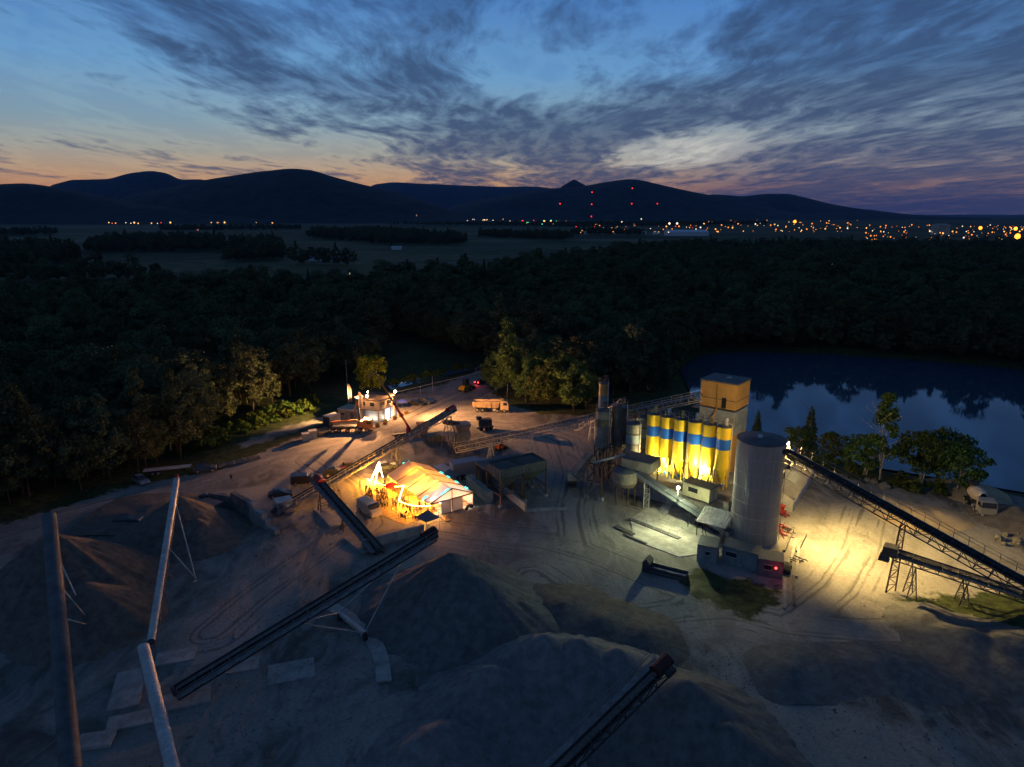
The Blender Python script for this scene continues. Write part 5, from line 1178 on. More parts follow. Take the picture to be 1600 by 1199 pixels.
for i, p in enumerate([C0, C0 + e2 * 2.2, C0 + e2 * 4.4, C0 + e2 * L2]): put('pillar', MB().beam(p, p + V((0, 0, 3.0)), .22), mat('blue_post', (.05, .12, .4), .5, var=.1) if i in (2, 3) else wall_b, of, True)
up = [C0 - (e1 + e2) * .1, C0 + e2 * (L2 - 1.2) - e1 * .1, C0 + e2 * (L2 + .2) + e1 * 1.4, C0 + e2 * (L2 + .2) + e1 * (L1 - 1.8), C0 + e1 * (L1 - .2) + e2 * (L2 - 1.6), C0 + e1 * (L1 - .2) + e2 * 1.2, C0 + e1 * (L1 - 1.6) - e2 * .1]
put('upper_storey', quadbox(up, 3.0, 5.7), wall_b, of, True); put('floor_band', quadbox([C0 + (p - C0) * 1.02 for p in up], 2.9, 3.1), roof_b, of, True)
cr_ = sum((p for p in up), V()) / len(up); put('roof', MB().add([tuple(cr_ + (p - cr_) * 1.08 + V((0, 0, 5.65))) for p in up] + [tuple(cr_ + (p - cr_) * .35 + V((0, 0, 6.45))) for p in up], [(i, (i + 1) % 7, 7 + (i + 1) % 7, 7 + i) for i in range(7)] + [tuple(range(7, 14))]), roof_b, of, True)
for a_, b2 in ((e1 * 1.0, e1 * 2.2), (e1 * 3.6, e1 * 4.9), (e2 * .8, e2 * 2.2), (e2 * 3.2, e2 * 4.6)):
    nrm_ = -e2 if a_.normalized().dot(e1) > .9 else -e1
    w = put('window', MB().beam(C0 + a_ + nrm_ * .13 + V((0, 0, 4.5)), C0 + b2 + nrm_ * .13 + V((0, 0, 4.5)), .08, 1.0), window_m, of, True); put('sill', MB().beam(C0 + a_ + nrm_ * .2 + V((0, 0, 3.95)), C0 + b2 + nrm_ * .2 + V((0, 0, 3.95)), .2, .08), concrete, w, True)
ann = thing('office_annex', C0 + e1 * 8.2, 'flat-roofed grey annex left of the site office', 'building', math.atan2(-e1.y, -e1.x))
put('wall', MB().box((-.6, 1.2, 1.3), (4.6, 4.6, 2.6)), mat('annex_wall', (.30, .27, .24), .85, var=.2), ann); put('roof', MB().box((0.2, 1.2, 2.68), (6.4, 5.0, .16)), mat('cream_roof', (.5, .46, .36), .8, var=.15), ann)
w = put('window', MB().box((-1.6, -1.12, 1.5), (1.1, .06, .8)), window_m, ann); put('window_frame', MB().box((-1.6, -1.10, 1.05), (1.3, .08, .08)).box((-1.6, -1.10, 1.95), (1.3, .08, .08)), white_p, w); put('door', MB().box((1.2, -1.12, 1.05), (.9, .06, 2.1)), roof_b, ann)
f1 = cr_ + (up[0] - cr_) * 1.1 + e1 * 2.9 - e2 * .25; f2 = cr_ + (up[1] - cr_) * 1.1
for k, (fp, aim, en, lb) in enumerate(((f1, (f1.x - 12, f1.y - 85, 0), 78000, 'left bright orange floodlight on the office eaves'), (f2, (f2.x + 80, f2.y - 8, 2), 120000, 'right bright orange floodlight on the office eaves'))):
    flood(fp + V((0, 0, 6.75)), aim, lb, en, (1.0, .44, .15), glass_warm, .62, R(112), 1.0, point=(900, 9000)[k], pole_from=fp + V((0, 0, 5.6)))
f3 = f1 + e1 * .9 + e2 * 1.6
flood(f3 + V((0, 0, 7.3)), (f3.x - 32, f3.y + 4, 0), 'second orange floodlight below the left one, aimed at the bank', 80000, (1.0, .55, .2), glass_warm, .5, R(70), .8, pole_from=f3 + V((0, 0, 5.6)))
for k, (a_, s) in enumerate(((e1 * 1.5 - e2 * 1.0, 1), (e2 * 2.2 - e1 * 1.0, 1), (e2 * 5 - e1 * 1.2, 1))):
    p = C0 + a_; flood(p + V((0, 0, .35)), p + (e2 if k == 0 else e1) * 2 + V((0, 0, 2.6)), ['ground lamp washing the left office wall white', 'ground lamp washing the right office wall white', 'ground lamp at the far end of the glazed office wall'][k], 90, (1.0, .9, .75), glass_white, .28, R(150), .5, pole_from=p)
for k, (x, y) in enumerate([(590, 668), (602, 663), (617, 656), (635, 648), (573, 674), (627, 652)]):
    p = P(x, y); o = thing('planter', p, 'square wooden planter in front of the office', 'planter', .4, 'planters in front of the office'); put('box', MB().box((0, 0, .4), (.9, .9, .8), 0, 1.08), mat('planter_wood', (.28, .14, .06), .85, var=.3), o); put('soil', MB().lathe((0, 0, 0), [(.42, .8), (.3, .95), (.01, 1.05)], 10), leaf_grass, o)
# flags
flag_m = mat('pale_flag_cloth', (.26, .19, .17), .85, var=.12); ink = mat('dark_flag_print', (.06, .06, .09), .9, var=0)
for k, (x, y, h_) in enumerate([(546, 652, 8.6), (563, 661, 7.8)]):
    p = P(x, y, 0); p = V((p.x, p.y, 0)) + V((-.2, .6, 0)); o = thing('feather_flag', p, ['tall pale feather flag with dark vertical print left of the office', 'shorter pale feather flag in front of the annex'][k], 'flag', .25)
    put('pole', MB().cyl((0, 0, 0), (0, 0, h_), .05, .03, 6), pale_steel, o)
    mb = MB(); vs = []; n_ = 9
    for i in range(n_ + 1): t_ = i / n_; w_ = .95 * min(1, 2.6 - 2.2 * t_ if t_ > .75 else 1); vs += [(.05, math.sin(t_ * 5) * .05, h_ * (.42 + .57 * t_)), (.05 + w_, math.sin(t_ * 5 + 1) * .09, h_ * (.42 + .55 * t_))]
    mb.add(vs, [(2 * i, 2 * i + 1, 2 * i + 3, 2 * i + 2) for i in range(n_)]); put('cloth', mb, flag_m, o)
    mb = MB()
    for j in range(9): z_ = h_ * (.48 + .045 * j); mb.box((.42, -.09, z_), (.36 if j % 3 else .25, .012, .2 if j % 2 else .26))
    put('print', mb, ink, o)
# containers and bins
def container(p, L_, w_, h_, rz, m, label, ribs=12, doors=True):
    o = thing('storage_container', (p.x, p.y, zg(p.x, p.y)), label, 'container', rz); put('body', MB().box((0, 0, h_ / 2), (L_, w_, h_)), m, o)
    mb = MB()
    for k in range(ribs):
        x = -L_ / 2 + L_ * (k + .5) / ribs
        for s in (-1, 1): mb.box((x, s * (w_ / 2 + .02), h_ / 2), (L_ / ribs * .5, .05, h_ - .25))
    put('corrugation', mb, m, o); put('roof', MB().box((0, 0, h_ + .04), (L_ + .08, w_ + .08, .08)), pale_steel, o)
    if doors:
        for s in (-1, 1): put('door', MB().box((-L_ / 2 - .03, s * w_ / 4, h_ / 2), (.06, w_ / 2 - .06, h_ - .2)), dark_steel, o)
    return o
container(P(519, 665), 3.4, 2.3, 2.5, .95, mat('blue_grey_container', (.30, .33, .37), .6, var=.2), 'small blue-grey storage container left of the office')
for k, (x, y, w_) in enumerate([(478, 690, 1.5), (489, 685, 1.6)]):
    p = P(x, y); o = thing('tall_bin', p, ['left grey bin at the yard edge', 'right grey bin with pale lid at the yard edge'][k], 'bin', .45); put('tub', MB().box((0, 0, .9), (w_, w_, 1.8), 0, 1.05), bluegrey, o); put('lid', MB().box((0, 0, 1.86), (w_ + .15, w_ + .15, .12)), pale_steel, o)
p = P(502, 681); o = thing('pallet_stack', p, 'low pallet stack right of the grey bins', 'pallets', .4)
for k in range(4): put('pallet', MB().box((0, 0, .1 + k * .24), (1.2, 1.0, .16), .06 * k), mat('pallet_wood', (.26, .19, .12), .9, var=.3), o)
# blue parasol beside the office
p = P(629, 640); o = thing('parasol', p, 'blue parasol beside the office corner', 'parasol'); put('pole', MB().cyl((0, 0, 0), (0, 0, 2.6), .04, None, 6), pale_steel, o); put('canopy', MB().lathe((0, 0, 0), [(1.5, 2.15), (.8, 2.5), (.02, 2.75)], 10), mat('blue_canvas', (.05, .09, .5), .8, var=.15), o); put('foot', MB().cyl((0, 0, 0), (0, 0, .12), .35, None, 10), concrete, o)
for k, (x, y, h_, lb) in enumerate([(676, 612, 4.2, 'thin road post between office and ditch'), (657, 618, 2.2, 'short white post beside the parked black car'), (744, 586, 2.0, 'white marker post at the end of the road'), (697, 660, 2.0, 'lone post behind the red conveyor head'), (543, 612, 9, 'tall thin aerial mast behind the feather flags')]):
    p = P(x, y); o = thing('marker_post', p, lb, 'post'); put('post', MB().cyl((0, 0, 0), (0, 0, h_), .07, .05, 6), pale_steel, o); put('cap', MB().ball((0, 0, h_ + .08), .13, 8, 5), white_p, o)
# ditch water along the road
wet = lm
mb = MB(); dq = [P(*q) for q in ((612, 612), (640, 604), (690, 592), (752, 578), (748, 573), (690, 586), (640, 596), (606, 606))]
o = put('ditch_water', MB().add([(q.x, q.y, max(zg(q.x, q.y) + .12, .45)) for q in dq], [tuple(range(8))]), wet); o['kind'] = 'structure'
# fence rail along the road
o = thing('guard_rail', P(640, 612), 'low rail fence along the ditch beside the road', 'fence')
a_, b2 = P(618, 618), P(760, 584)
for k in range(16): q = a_.lerp(b2, k / 15); put('post', MB().beam(q, q + V((0, 0, .9)), .08), steel, o, True)
put('rail', MB().beam(a_ + V((0, 0, .8)), b2 + V((0, 0, .8)), .06, .18), pale_steel, o, True)
o = thing('guard_rail', P(775, 612), 'white rail fence on the right side of the road behind the dump truck', 'fence'); a_, b2 = P(752, 626), P(790, 606)
for k in range(6): q = a_.lerp(b2, k / 5); put('post', MB().beam(q, q + V((0, 0, .9)), .08), steel, o, True)
put('rail', MB().beam(a_ + V((0, 0, .8)), b2 + V((0, 0, .8)), .06, .2), white_p, o, True)

# ------------------------------------------------------------------ vehicles
tyre = mat('tyre', (.02, .02, .02), .9, var=.2); rim = mat('wheel_rim', (.35, .35, .36), .4, .6, var=.1)
tail_off = mat('red_lens', (.3, .01, .01), .3, var=0); head_off = mat('clear_lens', (.6, .6, .6), .2, var=0)
def wheel(o, x, y, r_, w_=.22):
    s = 1 if y > 0 else -1
    t_ = put('wheel', MB().cyl((x, y - w_ / 2, r_), (x, y + w_ / 2, r_), r_, None, 16), tyre, o); put('rim', MB().cyl((x, y + s * w_ / 2, r_), (x, y + s * (w_ / 2 + .02), r_), r_ * .6, None, 12), rim, t_)
def car(p, rz, m, label, suv=False, van=False):
    o = thing('parked_car', (p.x, p.y, zg(p.x, p.y)), label, 'car', rz, 'cars parked in the yard'); W = .88; hh = .12 if suv else 0
    if van: prof = [(-2.2, .35), (-2.2, 1.2), (-2.1, 1.95), (1.0, 1.95), (1.7, 1.25), (2.3, 1.0), (2.35, .4)]
    else: prof = [(-2.1, .35), (-2.15, .75 + hh), (-1.9, .95 + hh), (1.0, .93 + hh), (1.95, .78 + hh), (2.15, .55 + hh), (2.1, .32)]
    mb = MB(); n_ = len(prof); vs = []
    for y, k in ((-W, .94), (-W * 1.0, 1), (W * 1.0, 1), (W, .94)): pass
    for y, s in ((-W, .9), (-W * .93, 1.0), (W * .93, 1.0), (W, .9)):
        for x, z in prof: vs.append((x * (.985 if s < 1 else 1), y, z if z < .5 else .5 + (z - .5) * s))
    for r_ in range(3):
        for i in range(n_): j = (i + 1) % n_; mb.f.append((r_ * n_ + i, r_ * n_ + j, (r_ + 1) * n_ + j, (r_ + 1) * n_ + i))
    mb.f += [tuple(range(n_))[::-1], tuple(range(3 * n_, 4 * n_))]; mb.v = vs; mb.sm = [False] * len(mb.f); mb.mi = [0] * len(mb.f); put('body', mb, m, o)
    if not van:
        r0 = -1.95 if suv else -1.7; cab = [(r0, .93 + hh), (r0 + .35, 1.45 + hh * 1.6), (.1, 1.48 + hh * 1.6), (1.0, .93 + hh)]; mb = MB(); vs = []
        for y in (-1, 1):
            for i, (x, z) in enumerate(cab): vs.append((x, y * (W * .9 if i in (0, 3) else W * .7), z))
        mb.add(vs, [(3, 2, 1, 0), (4, 5, 6, 7), (0, 1, 5, 4), (2, 3, 7, 6)]); put('windows', mb, window_m, o)
        mb = MB(); mb.add([(cab[1][0], -W * .71, cab[1][1] + .01), (cab[2][0], -W * .71, cab[2][1] + .01), (cab[2][0], W * .71, cab[2][1] + .01), (cab[1][0], W * .71, cab[1][1] + .01), (cab[1][0], 0, cab[1][1] + .05), (cab[2][0], 0, cab[2][1] + .05)], [(0, 1, 5, 4), (4, 5, 2, 3)], True); put('roof', mb, m, o)
    else: put('windows', MB().box((.2, 0, 1.6), (2.9, W * 2 - .02, .45)), window_m, o); put('windscreen', MB().prism([(1.08, -W * .8, 1.88), (1.72, -W * .8, 1.3), (1.75, -W * .8, 1.32), (1.11, -W * .8, 1.9)], (0, 0, 0), (0, W * 1.6, 0)), window_m, o)
    for x in (-1.3, 1.35):
        for y in (-W + .08, W - .08): wheel(o, x, y, .34 + hh * .3)
    for y in (-.62, .62): put('headlight', MB().box((2.1, y, .68 + hh), (.1, .35, .16)), head_off, o); put('tail_light', MB().box((-2.13, y, .78 + hh), (.08, .28, .2)), tail_off, o)
    return o
black = mat('black_car_paint', (.016, .018, .022), .25, var=0, spec=.6); bluep = mat('dark_blue_car_paint', (.03, .05, .085), .3, var=0, spec=.6); silver = mat('silver_blue_car_paint', (.20, .26, .32), .3, .3, var=0, spec=.6); redc = mat('dark_red_car_paint', (.12, .02, .02), .3, var=0)
car(P(439, 776), .25, black, 'black car parked left of the long conveyor'); car(P(474, 757), .2, black, 'dark van parked behind the crossing conveyors', van=True); car(P(523, 744), .3, black, 'dark car half hidden behind the long conveyor', suv=True); car(P(549, 733), .4, redc, 'dark red car behind the long conveyor near the star light')
car(P(651, 634), -.25, black, 'black car parked beside the blue parasol'); car(P(664, 631), -.2, bluep, 'dark blue car behind the black one by the parasol', suv=True)
car(P(221, 756), -.7, silver, 'silver-blue hatchback at the wood edge on the left'); car(P(321, 738), .35, bluep, 'dark blue estate car by the boulder kerb on the left', suv=True); car(P(201, 818), .1, bluep, 'dark hatchback parked beside the left heaps'); car(P(604, 733), .5, silver, 'pale car behind the tent corner near the conveyor')
p = P(318, 796); o = thing('wheel_loader', p, 'dark small loader parked beside the block wall on the left', 'loader', 2.6); put('body', MB().box((-.3, 0, 1.1), (2.4, 1.5, .9)), dark_steel, o); put('cab', MB().box((-.4, 0, 2.1), (1.2, 1.3, 1.2), 0, .85), window_m, o); put('bucket', MB().prism([(1.7, -1, .2), (2.7, -1, .2), (1.8, -1, 1.2)], (0, 0, 0), (0, 2, 0)), dark_steel, o); put('arm', MB().beam((.5, 0, 1.4), (1.9, 0, .7), .8, .2), dark_steel, o)
for x in (-1, .8):
    for y in (-.8, .8): wheel(o, x, y, .55, .4)
p = P(263, 742); o = thing('flat_trailer', (p.x, p.y, zg(p.x, p.y)), 'long pale flat trailer at the wood edge', 'trailer', .32); put('bed', MB().box((0, 0, 1.1), (8.5, 1.5, .16)), mat('trailer_bed', (.4, .39, .37), .8, var=.2), o)
for x in (-2.6, -1.6):
    for y in (-.6, .6): wheel(o, x, y, .42)
put('drawbar', MB().beam((4.2, 0, .9), (5.3, 0, .6), .15), dark_steel, o); put('stand', MB().beam((3.2, 0, 0), (3.2, 0, 1.0), .12), dark_steel, o)
for k in range(16):
    u = k / 15; p = P(345 + 58 * u, 731 - 14 * u); mb = MB().ball((0, 0, .3), random.uniform(.5, .8), 7, 5, .7); r_ = random.Random(k + 40); mb.v = [(a + r_.uniform(-.12, .12), b_ + r_.uniform(-.12, .12), c + r_.uniform(-.1, .1)) for a, b_, c in mb.v]; mb.sm = [False] * len(mb.f)
    o = put('boulder', mb, concrete_d); o.location = (p.x, p.y, zg(p.x, p.y)); tag(o, 'grey boulder in the kerb row along the left road edge', 'boulder', 'boulder kerb along the road')

cabp = mat('cream_truck_paint', (.55, .42, .24), .45, var=.1, spec=.4); tippm = mat('tan_tipper_body', (.50, .36, .19), .6, var=.2, dirt=(.33, .25, .15)); whitet = mat('white_truck_paint', (.30, .285, .25), .5, var=.08)
def truck_base(p, rz, L_, label, m, name='truck', axles=None, cab=True, cat='truck'):
    o = thing(name, (p.x, p.y, zg(p.x, p.y)), label, cat, rz); put('chassis', MB().box((0, 0, .95), (L_, .9, .28)), dark_steel, o)
    for x in axles or (L_ / 2 - 1.1, L_ / 2 - 2.9, -L_ / 2 + 2.4, -L_ / 2 + 1.0):
        for y in (-1.05, 1.05): wheel(o, x, y, .52, .34)
    if cab:
        c = put('cab', MB().prism([(L_ / 2 - 2.1, -1.22, .75), (L_ / 2, -1.22, .75), (L_ / 2 + .02, -1.22, 1.9), (L_ / 2 - .2, -1.22, 3.0), (L_ / 2 - 2.1, -1.22, 3.1)], (0, 0, 0), (0, 2.44, 0)), m, o)
        put('windscreen', MB().prism([(L_ / 2 + .04, -1.08, 1.95), (L_ / 2 - .14, -1.08, 2.85), (L_ / 2 - .18, -1.08, 2.85), (L_ / 2, -1.08, 1.95)], (0, 0, 0), (0, 2.16, 0)), window_m, c)
        for y in (-1.24, 1.2): put('side_window', MB().box((L_ / 2 - .85, y + .02, 2.35), (1.0, .05, .75)), window_m, c); put('mirror', MB().box((L_ / 2 + .05, y * 1.1, 2.3), (.12, .2, .5)), dark_steel, c)
        put('bumper', MB().box((L_ / 2 + .03, 0, .62), (.2, 2.4, .4)), dark_steel, c)
        for y in (-.9, .9): put('headlight', MB().box((L_ / 2 + .12, y, .7), (.08, .36, .2)), head_off, o)
    put('fuel_tank', MB().box((L_ / 2 - 3.6, -.95, .7), (1.0, .4, .5)), pale_steel, o)
    return o
o = truck_base(P(768, 643), -.12, 9.2, 'tan four-axle dump truck parked before the olive trees', cabp, 'dump_truck')
put('tipper_body', MB().add([(-4.7, -1.2, 1.25), (1.9, -1.2, 1.25), (1.9, 1.2, 1.25), (-4.7, 1.2, 1.25), (-4.9, -1.28, 2.7), (2.3, -1.28, 2.9), (2.3, 1.28, 2.9), (-4.9, 1.28, 2.7), (-4.8, -1.12, 2.5), (2.1, -1.12, 2.6), (2.1, 1.12, 2.6), (-4.8, 1.12, 2.5)], [(3, 2, 1, 0), (0, 1, 5, 4), (1, 2, 6, 5), (2, 3, 7, 6), (3, 0, 4, 7), (4, 5, 9, 8), (5, 6, 10, 9), (6, 7, 11, 10), (7, 4, 8, 11), (8, 9, 10, 11)]), tippm, o)
mb = MB()
for x in (-4.2, -2.8, -1.4, 0, 1.3): mb.box((x, -1.27, 1.95), (.14, .1, 1.4)).box((x, 1.27, 1.95), (.14, .1, 1.4))
put('rib', mb, tippm, o); put('cab_guard', MB().box((2.7, 0, 3.2), (1.1, 2.4, .1)), tippm, o)
o = truck_base(P(1528, 796), R(-105), 8.4, 'white concrete mixer truck facing the yard at the lake shore', whitet, 'mixer_truck')
mb = MB(); prof = [(.5, -2.8), (1.0, -2.2), (1.25, -.6), (1.2, .4), (.8, 1.9), (.5, 2.2)]; mb.lathe((0, 0, 0), prof, 20)
Mx = Matrix.Translation((-.9, 0, 2.5)) @ Matrix.Rotation(R(90 - 10), 4, 'Y'); mb.v = [tuple(Mx @ V(v)) for v in mb.v]; put('drum', mb, mat('drum_paint', (.5, .47, .40), .6, var=.2), o); put('chute', MB().beam((-3.6, 0, 2.6), (-4.6, 0, 1.4), .5, .2), dark_steel, o); put('hopper', MB().box((-3.5, 0, 3.5), (.9, 1.1, .7), 0, 1.3), dark_steel, o)
o = truck_base(P(735, 746), .42, 8.0, 'white box truck parked behind the party tent', whitet, 'box_truck', (2.9, -1.6, -2.6)); put('cargo_box', MB().box((-1.1, 0, 2.3), (5.6, 2.45, 2.4)), whitet, o); put('box_roof', MB().box((-1.1, 0, 3.54), (5.7, 2.5, .1)), mat('blue_grey_roof', (.25, .28, .34), .6, var=.15), o); put('rear_door', MB().box((-3.93, 0, 2.3), (.06, 2.2, 2.2)), pale_steel, o)
for y in (-.9, .9): put('lit_headlight', MB().box((4.2, y, .7), (.06, .3, .2)), emis('lit_headlamp', (1, .9, .7), 6), o)
p = P(577, 803); o = car(p, -.85, mat('cream_van_paint', (.5, .46, .36), .5, var=.1), 'cream vintage minibus parked at the party fence', van=True); o['category'] = 'van'; o['group'] = 'vehicles at the party'; o.name = 'minibus'; o.scale = (1.15, 1.15, 1.2)
# backhoe loader on the road
ymach = mat('yellow_machine_paint', (.62, .36, .02), .5, var=.15); p = P(727, 612); o = thing('backhoe_loader', p, 'yellow wheel loader seen from behind on the road', 'loader', 1.0); put('body', MB().box((0, 0, 1.3), (2.6, 1.7, 1.1)), ymach, o); put('cab', MB().box((.3, 0, 2.7), (1.5, 1.5, 1.8), 0, .85), window_m, o); put('cab_roof', MB().box((.3, 0, 3.65), (1.7, 1.6, .12)), dark_steel, o); put('counterweight', MB().box((-1.5, 0, 1.1), (.6, 2.0, .9)), ymach, o); put('bucket', MB().prism([(2.6, -1.3, .3), (3.7, -1.3, .3), (2.7, -1.3, 1.5)], (0, 0, 0), (0, 2.6, 0)), dark_steel, o); put('arm', MB().beam((1, -.6, 1.9), (2.8, -.6, .9), .2, .3).beam((1, .6, 1.9), (2.8, .6, .9), .2, .3), ymach, o)
for x in (-.9, 1.3):
    for y in (-1.0, 1.0): wheel(o, x, y, .7, .45)
p = P(751, 600); o = car(p, 1.0, black, 'black car driving off along the road with red tail lights'); o['group'] = 'cars on the road'
for y in (-.62, .62): put('lit_tail_light', MB().box((-2.2, y, .82), (.06, .36, .26)), red_lit, o)
q = V((p.x, p.y, 1.0)) + V((math.cos(1.0), math.sin(1.0), 0)) * -2.8; lamp('POINT', q, 120, (1, .04, .08), o)
# truck with loader crane, boom upright
orange_t = mat('orange_brown_truck_paint', (.42, .17, .07), .5, var=.2)
o = truck_base(P(548, 675), .12, 10.5, 'orange truck crane with folded arm in front of the office', orange_t, 'crane_truck', (3.9, 2.3, -.6, -2.6, -4.0))
put('deck', MB().box((-1.2, 0, 1.3), (6.6, 2.3, .3)), dark_steel, o); put('crane_base', MB().box((2.4, 0, 1.9), (1.2, 2.0, 1.5)), orange_t, o); put('mast', MB().beam((2.3, 0, 2.2), (2.0, 0, 7.6), .36, .4, (1, 0, 0)), dark_steel, o); put('folded_arm', MB().beam((2.2, .4, 2.6), (-4.2, .4, 2.3), .4, .45), orange_t, o); put('jib', MB().beam((2.0, 0, 7.5), (.9, 0, 4.4), .28, .3, (1, 0, 0)), orange_t, o); put('grab', MB().lathe((-4.6, .4, 1.3), [(.1, 1.2), (.7, .7), (.5, 0), (.1, -.1)], 10), dark_steel, o)
for s in (-1, 1): put('outrigger', MB().beam((2.4, s * 1.0, 1.0), (2.4, s * 2.1, .1), .2).box((2.4, s * 2.2, .06), (.5, .5, .1)), dark_steel, o)
# second boom truck behind the long conveyor
p = P(640, 683); b0 = V((p.x, p.y, 0)); o = truck_base(p, .35, 8.0, 'boom truck half hidden by the long conveyor, its arm raised high', orange_t, 'boom_truck')
kx = PY(584, 580, b0.y - 2.0); hb = b0 + V((-.2, 0, 2.4)); mid_ = hb.lerp(kx, .42)
put('turret', MB().cyl(b0 + V((-.2, 0, 1.0)), hb, .6, .5, 12), red_paint, o, True); put('lower_boom', MB().beam(hb, mid_, .42, .5), red_paint, o, True); put('upper_boom', MB().beam(mid_, kx, .30, .36), dark_steel, o, True); put('joint', MB().ball(mid_, .4, 8, 6), dark_steel, o, True)
tipb = PY(574, 592, b0.y - 2.6); put('tip_boom', MB().beam(kx, tipb, .22, .26), dark_steel, o, True); put('boom_hose', MB().cyl(tipb, tipb + V((-.6, -.3, -2.2)), .08, None, 6), rubber, o, True)

# ------------------------------------------------------------------ party tent
TA = V((-.576, .818, 0)); TX = V((.818, .576, 0)); G0 = V((-10.3, 109.2, 0)); TLN = 16.6; TW = 4.25; ZE, ZR = 2.55, 4.35; trz = math.atan2(TX.y, TX.x)
tm = bpy.data.materials.new('tent_canvas'); tm.use_nodes = True; t = tm.node_tree; t.nodes.remove(t.nodes['Principled BSDF']); d = nn(t, 'ShaderNodeBsdfDiffuse'); tr = nn(t, 'ShaderNodeBsdfTranslucent'); mx = nn(t, 'ShaderNodeMixShader', i_0=0.42)
tcv = nn(t, 'ShaderNodeTexCoord'); cc = mixc(t, noise_tex(t, tcv.outputs['Object'], .7, 4), (.62, .58, .52), (.78, .75, .70)); t.links.new(cc, d.inputs[0]); t.links.new(cc, tr.inputs[0]); t.links.new(d.outputs[0], mx.inputs[1]); t.links.new(tr.outputs[0], mx.inputs[2]); t.links.new(mx.outputs[0], t.nodes['Material Output'].inputs[0])
cyan = emis('cyan_led', (.05, .95, .85), 3.0); frame_m = mat('tent_frame', (.16, .11, .08), .5, .3, var=.2)
tent = thing('party_tent', (G0.x, G0.y, 0), 'large white party tent glowing orange from inside', 'tent', trz)   # local x across, y along
for b in range(4):
    y0 = TLN * b / 4; y1 = TLN * (b + 1) / 4
    for s in (-1, 1):
        mb = MB(); n_ = 4; vs = []
        for i in range(n_ + 1):
            for j in range(n_ + 1):
                u = i / n_; w_ = j / n_; sag = -.10 * math.sin(math.pi * w_) * math.sin(math.pi * u)
                vs.append((s * (TW + .25) * u, y0 + .03 + (y1 - y0 - .06) * w_, ZR + (ZE - .1 - ZR) * u + sag))
        mb.add(vs, [(i * (n_ + 1) + j, (i + 1) * (n_ + 1) + j, (i + 1) * (n_ + 1) + j + 1, i * (n_ + 1) + j + 1) for i in range(n_) for j in range(n_)], True); put('roof_panel', mb, tm, tent)
for b in range(5):
    y = TLN * b / 4; mb = MB()
    for s in (-1, 1): mb.beam((0, y, ZR - .02), (s * (TW + .2), y, ZE - .08), .12, .16).beam((s * TW, y, 0), (s * TW, y, ZE), .12)
    put('frame_arch', mb, frame_m, tent)
put('ridge_beam', MB().beam((0, 0, ZR - .1), (0, TLN, ZR - .1), .1), frame_m, tent); put('eaves_beam', MB().beam((-TW, 0, ZE - .12), (-TW, TLN, ZE - .12), .1).beam((TW, 0, ZE - .12), (TW, TLN, ZE - .12), .1), frame_m, tent)
for b in range(4): put('side_wall', MB().box((TW + .02, TLN * (b + .5) / 4, ZE / 2), (.04, TLN / 4 - .12, ZE - .1)), tm, tent)
put('far_gable', MB().add([(-TW, TLN, 0), (TW, TLN, 0), (TW, TLN, ZE), (0, TLN, ZR), (-TW, TLN, ZE)], [(0, 1, 2, 3, 4)]), tm, tent)
put('gable_cloth', MB().add([(-TW + .2, .05, ZE), (TW - .2, .05, ZE), (0, .05, ZR - .15)], [(0, 1, 2)]), tm, tent)
put('gable_beam', MB().beam((-TW, -.05, ZE - .05), (TW, -.05, ZE - .05), .12, .2).beam((0, -.05, 0), (0, -.05, ZR - .1), .1), frame_m, tent)
put('gable_wall', MB().box((1.1, .06, ZE / 2), (2.0, .04, ZE - .2)).box((-1.1, .06, ZE / 2), (2.0, .04, ZE - .2)), tm, tent)
for (x0, y0, x1, y1) in ((-.4, .15, -2.0, .15), (-TW - .1, 2.3, -TW + .7, 2.3), (.4, TLN - .1, -1.0, TLN - .1)):
    f_ = lambda x: ZR + (ZE - .1 - ZR) * abs(x) / (TW + .25)
    put('led_strip', MB().beam((x0, y0 + .25, f_(x0) + .06), (x1, y1 + .25, f_(x1) + .06), .30, .05), cyan, tent)
for y in (2.6, 6.0, 9.0, 11.6): put('led_strip', MB().box((TW + .18, y, ZE - .02), (.3, .9, .06)), cyan, tent)
put('floor', MB().box((0, TLN / 2, .06), (TW * 2, TLN, .12)), mat('plank_floor', (.33, .23, .13), .8, var=.25), tent)
def loc2w(x, y, z): return V((G0.x, G0.y, 0)) + TX * x + TA * y + V((0, 0, z))
ORG = (1.0, .27, .01)
for k, (x, y, e_, c_) in enumerate([(-.9, 4.2, 260, ORG), (-.9, 8.3, 300, ORG), (-.9, 12.4, 260, ORG), (2.4, 6, 90, ORG), (2.4, 11, 90, ORG), (-1.9, .9, 85, (.75, .88, 1)), (1.6, .9, 120, (.95, .92, .85)), (-2.8, 7, 220, (1, .5, .06))]):
    p = loc2w(x, y, 3.35 if k < 3 else 1.9); o = thing('tent_lamp', p, ['orange lamp under the tent ridge, nearest the open gable', 'orange lamp under the middle of the tent ridge', 'orange lamp under the far tent ridge', 'orange lamp on the near right side inside the tent', 'orange lamp on the far right side inside the tent', 'bluish lamp just inside the left of the tent gable', 'white lamp just inside the right of the tent gable', 'warm lamp over the open side of the tent'][k], 'lamp')
    put('lamp_glass', MB().ball((0, 0, 0), .14, 8, 6), emis('tent_bulb_%d' % (k > 4), c_, 10), o); put('lamp_cord', MB().cyl((0, 0, .12), (0, 0, .5), .02, None, 5), dark_steel, o); lamp('POINT', p + V((0, 0, -.2)), e_ * 4.6, c_, o, size=.2)
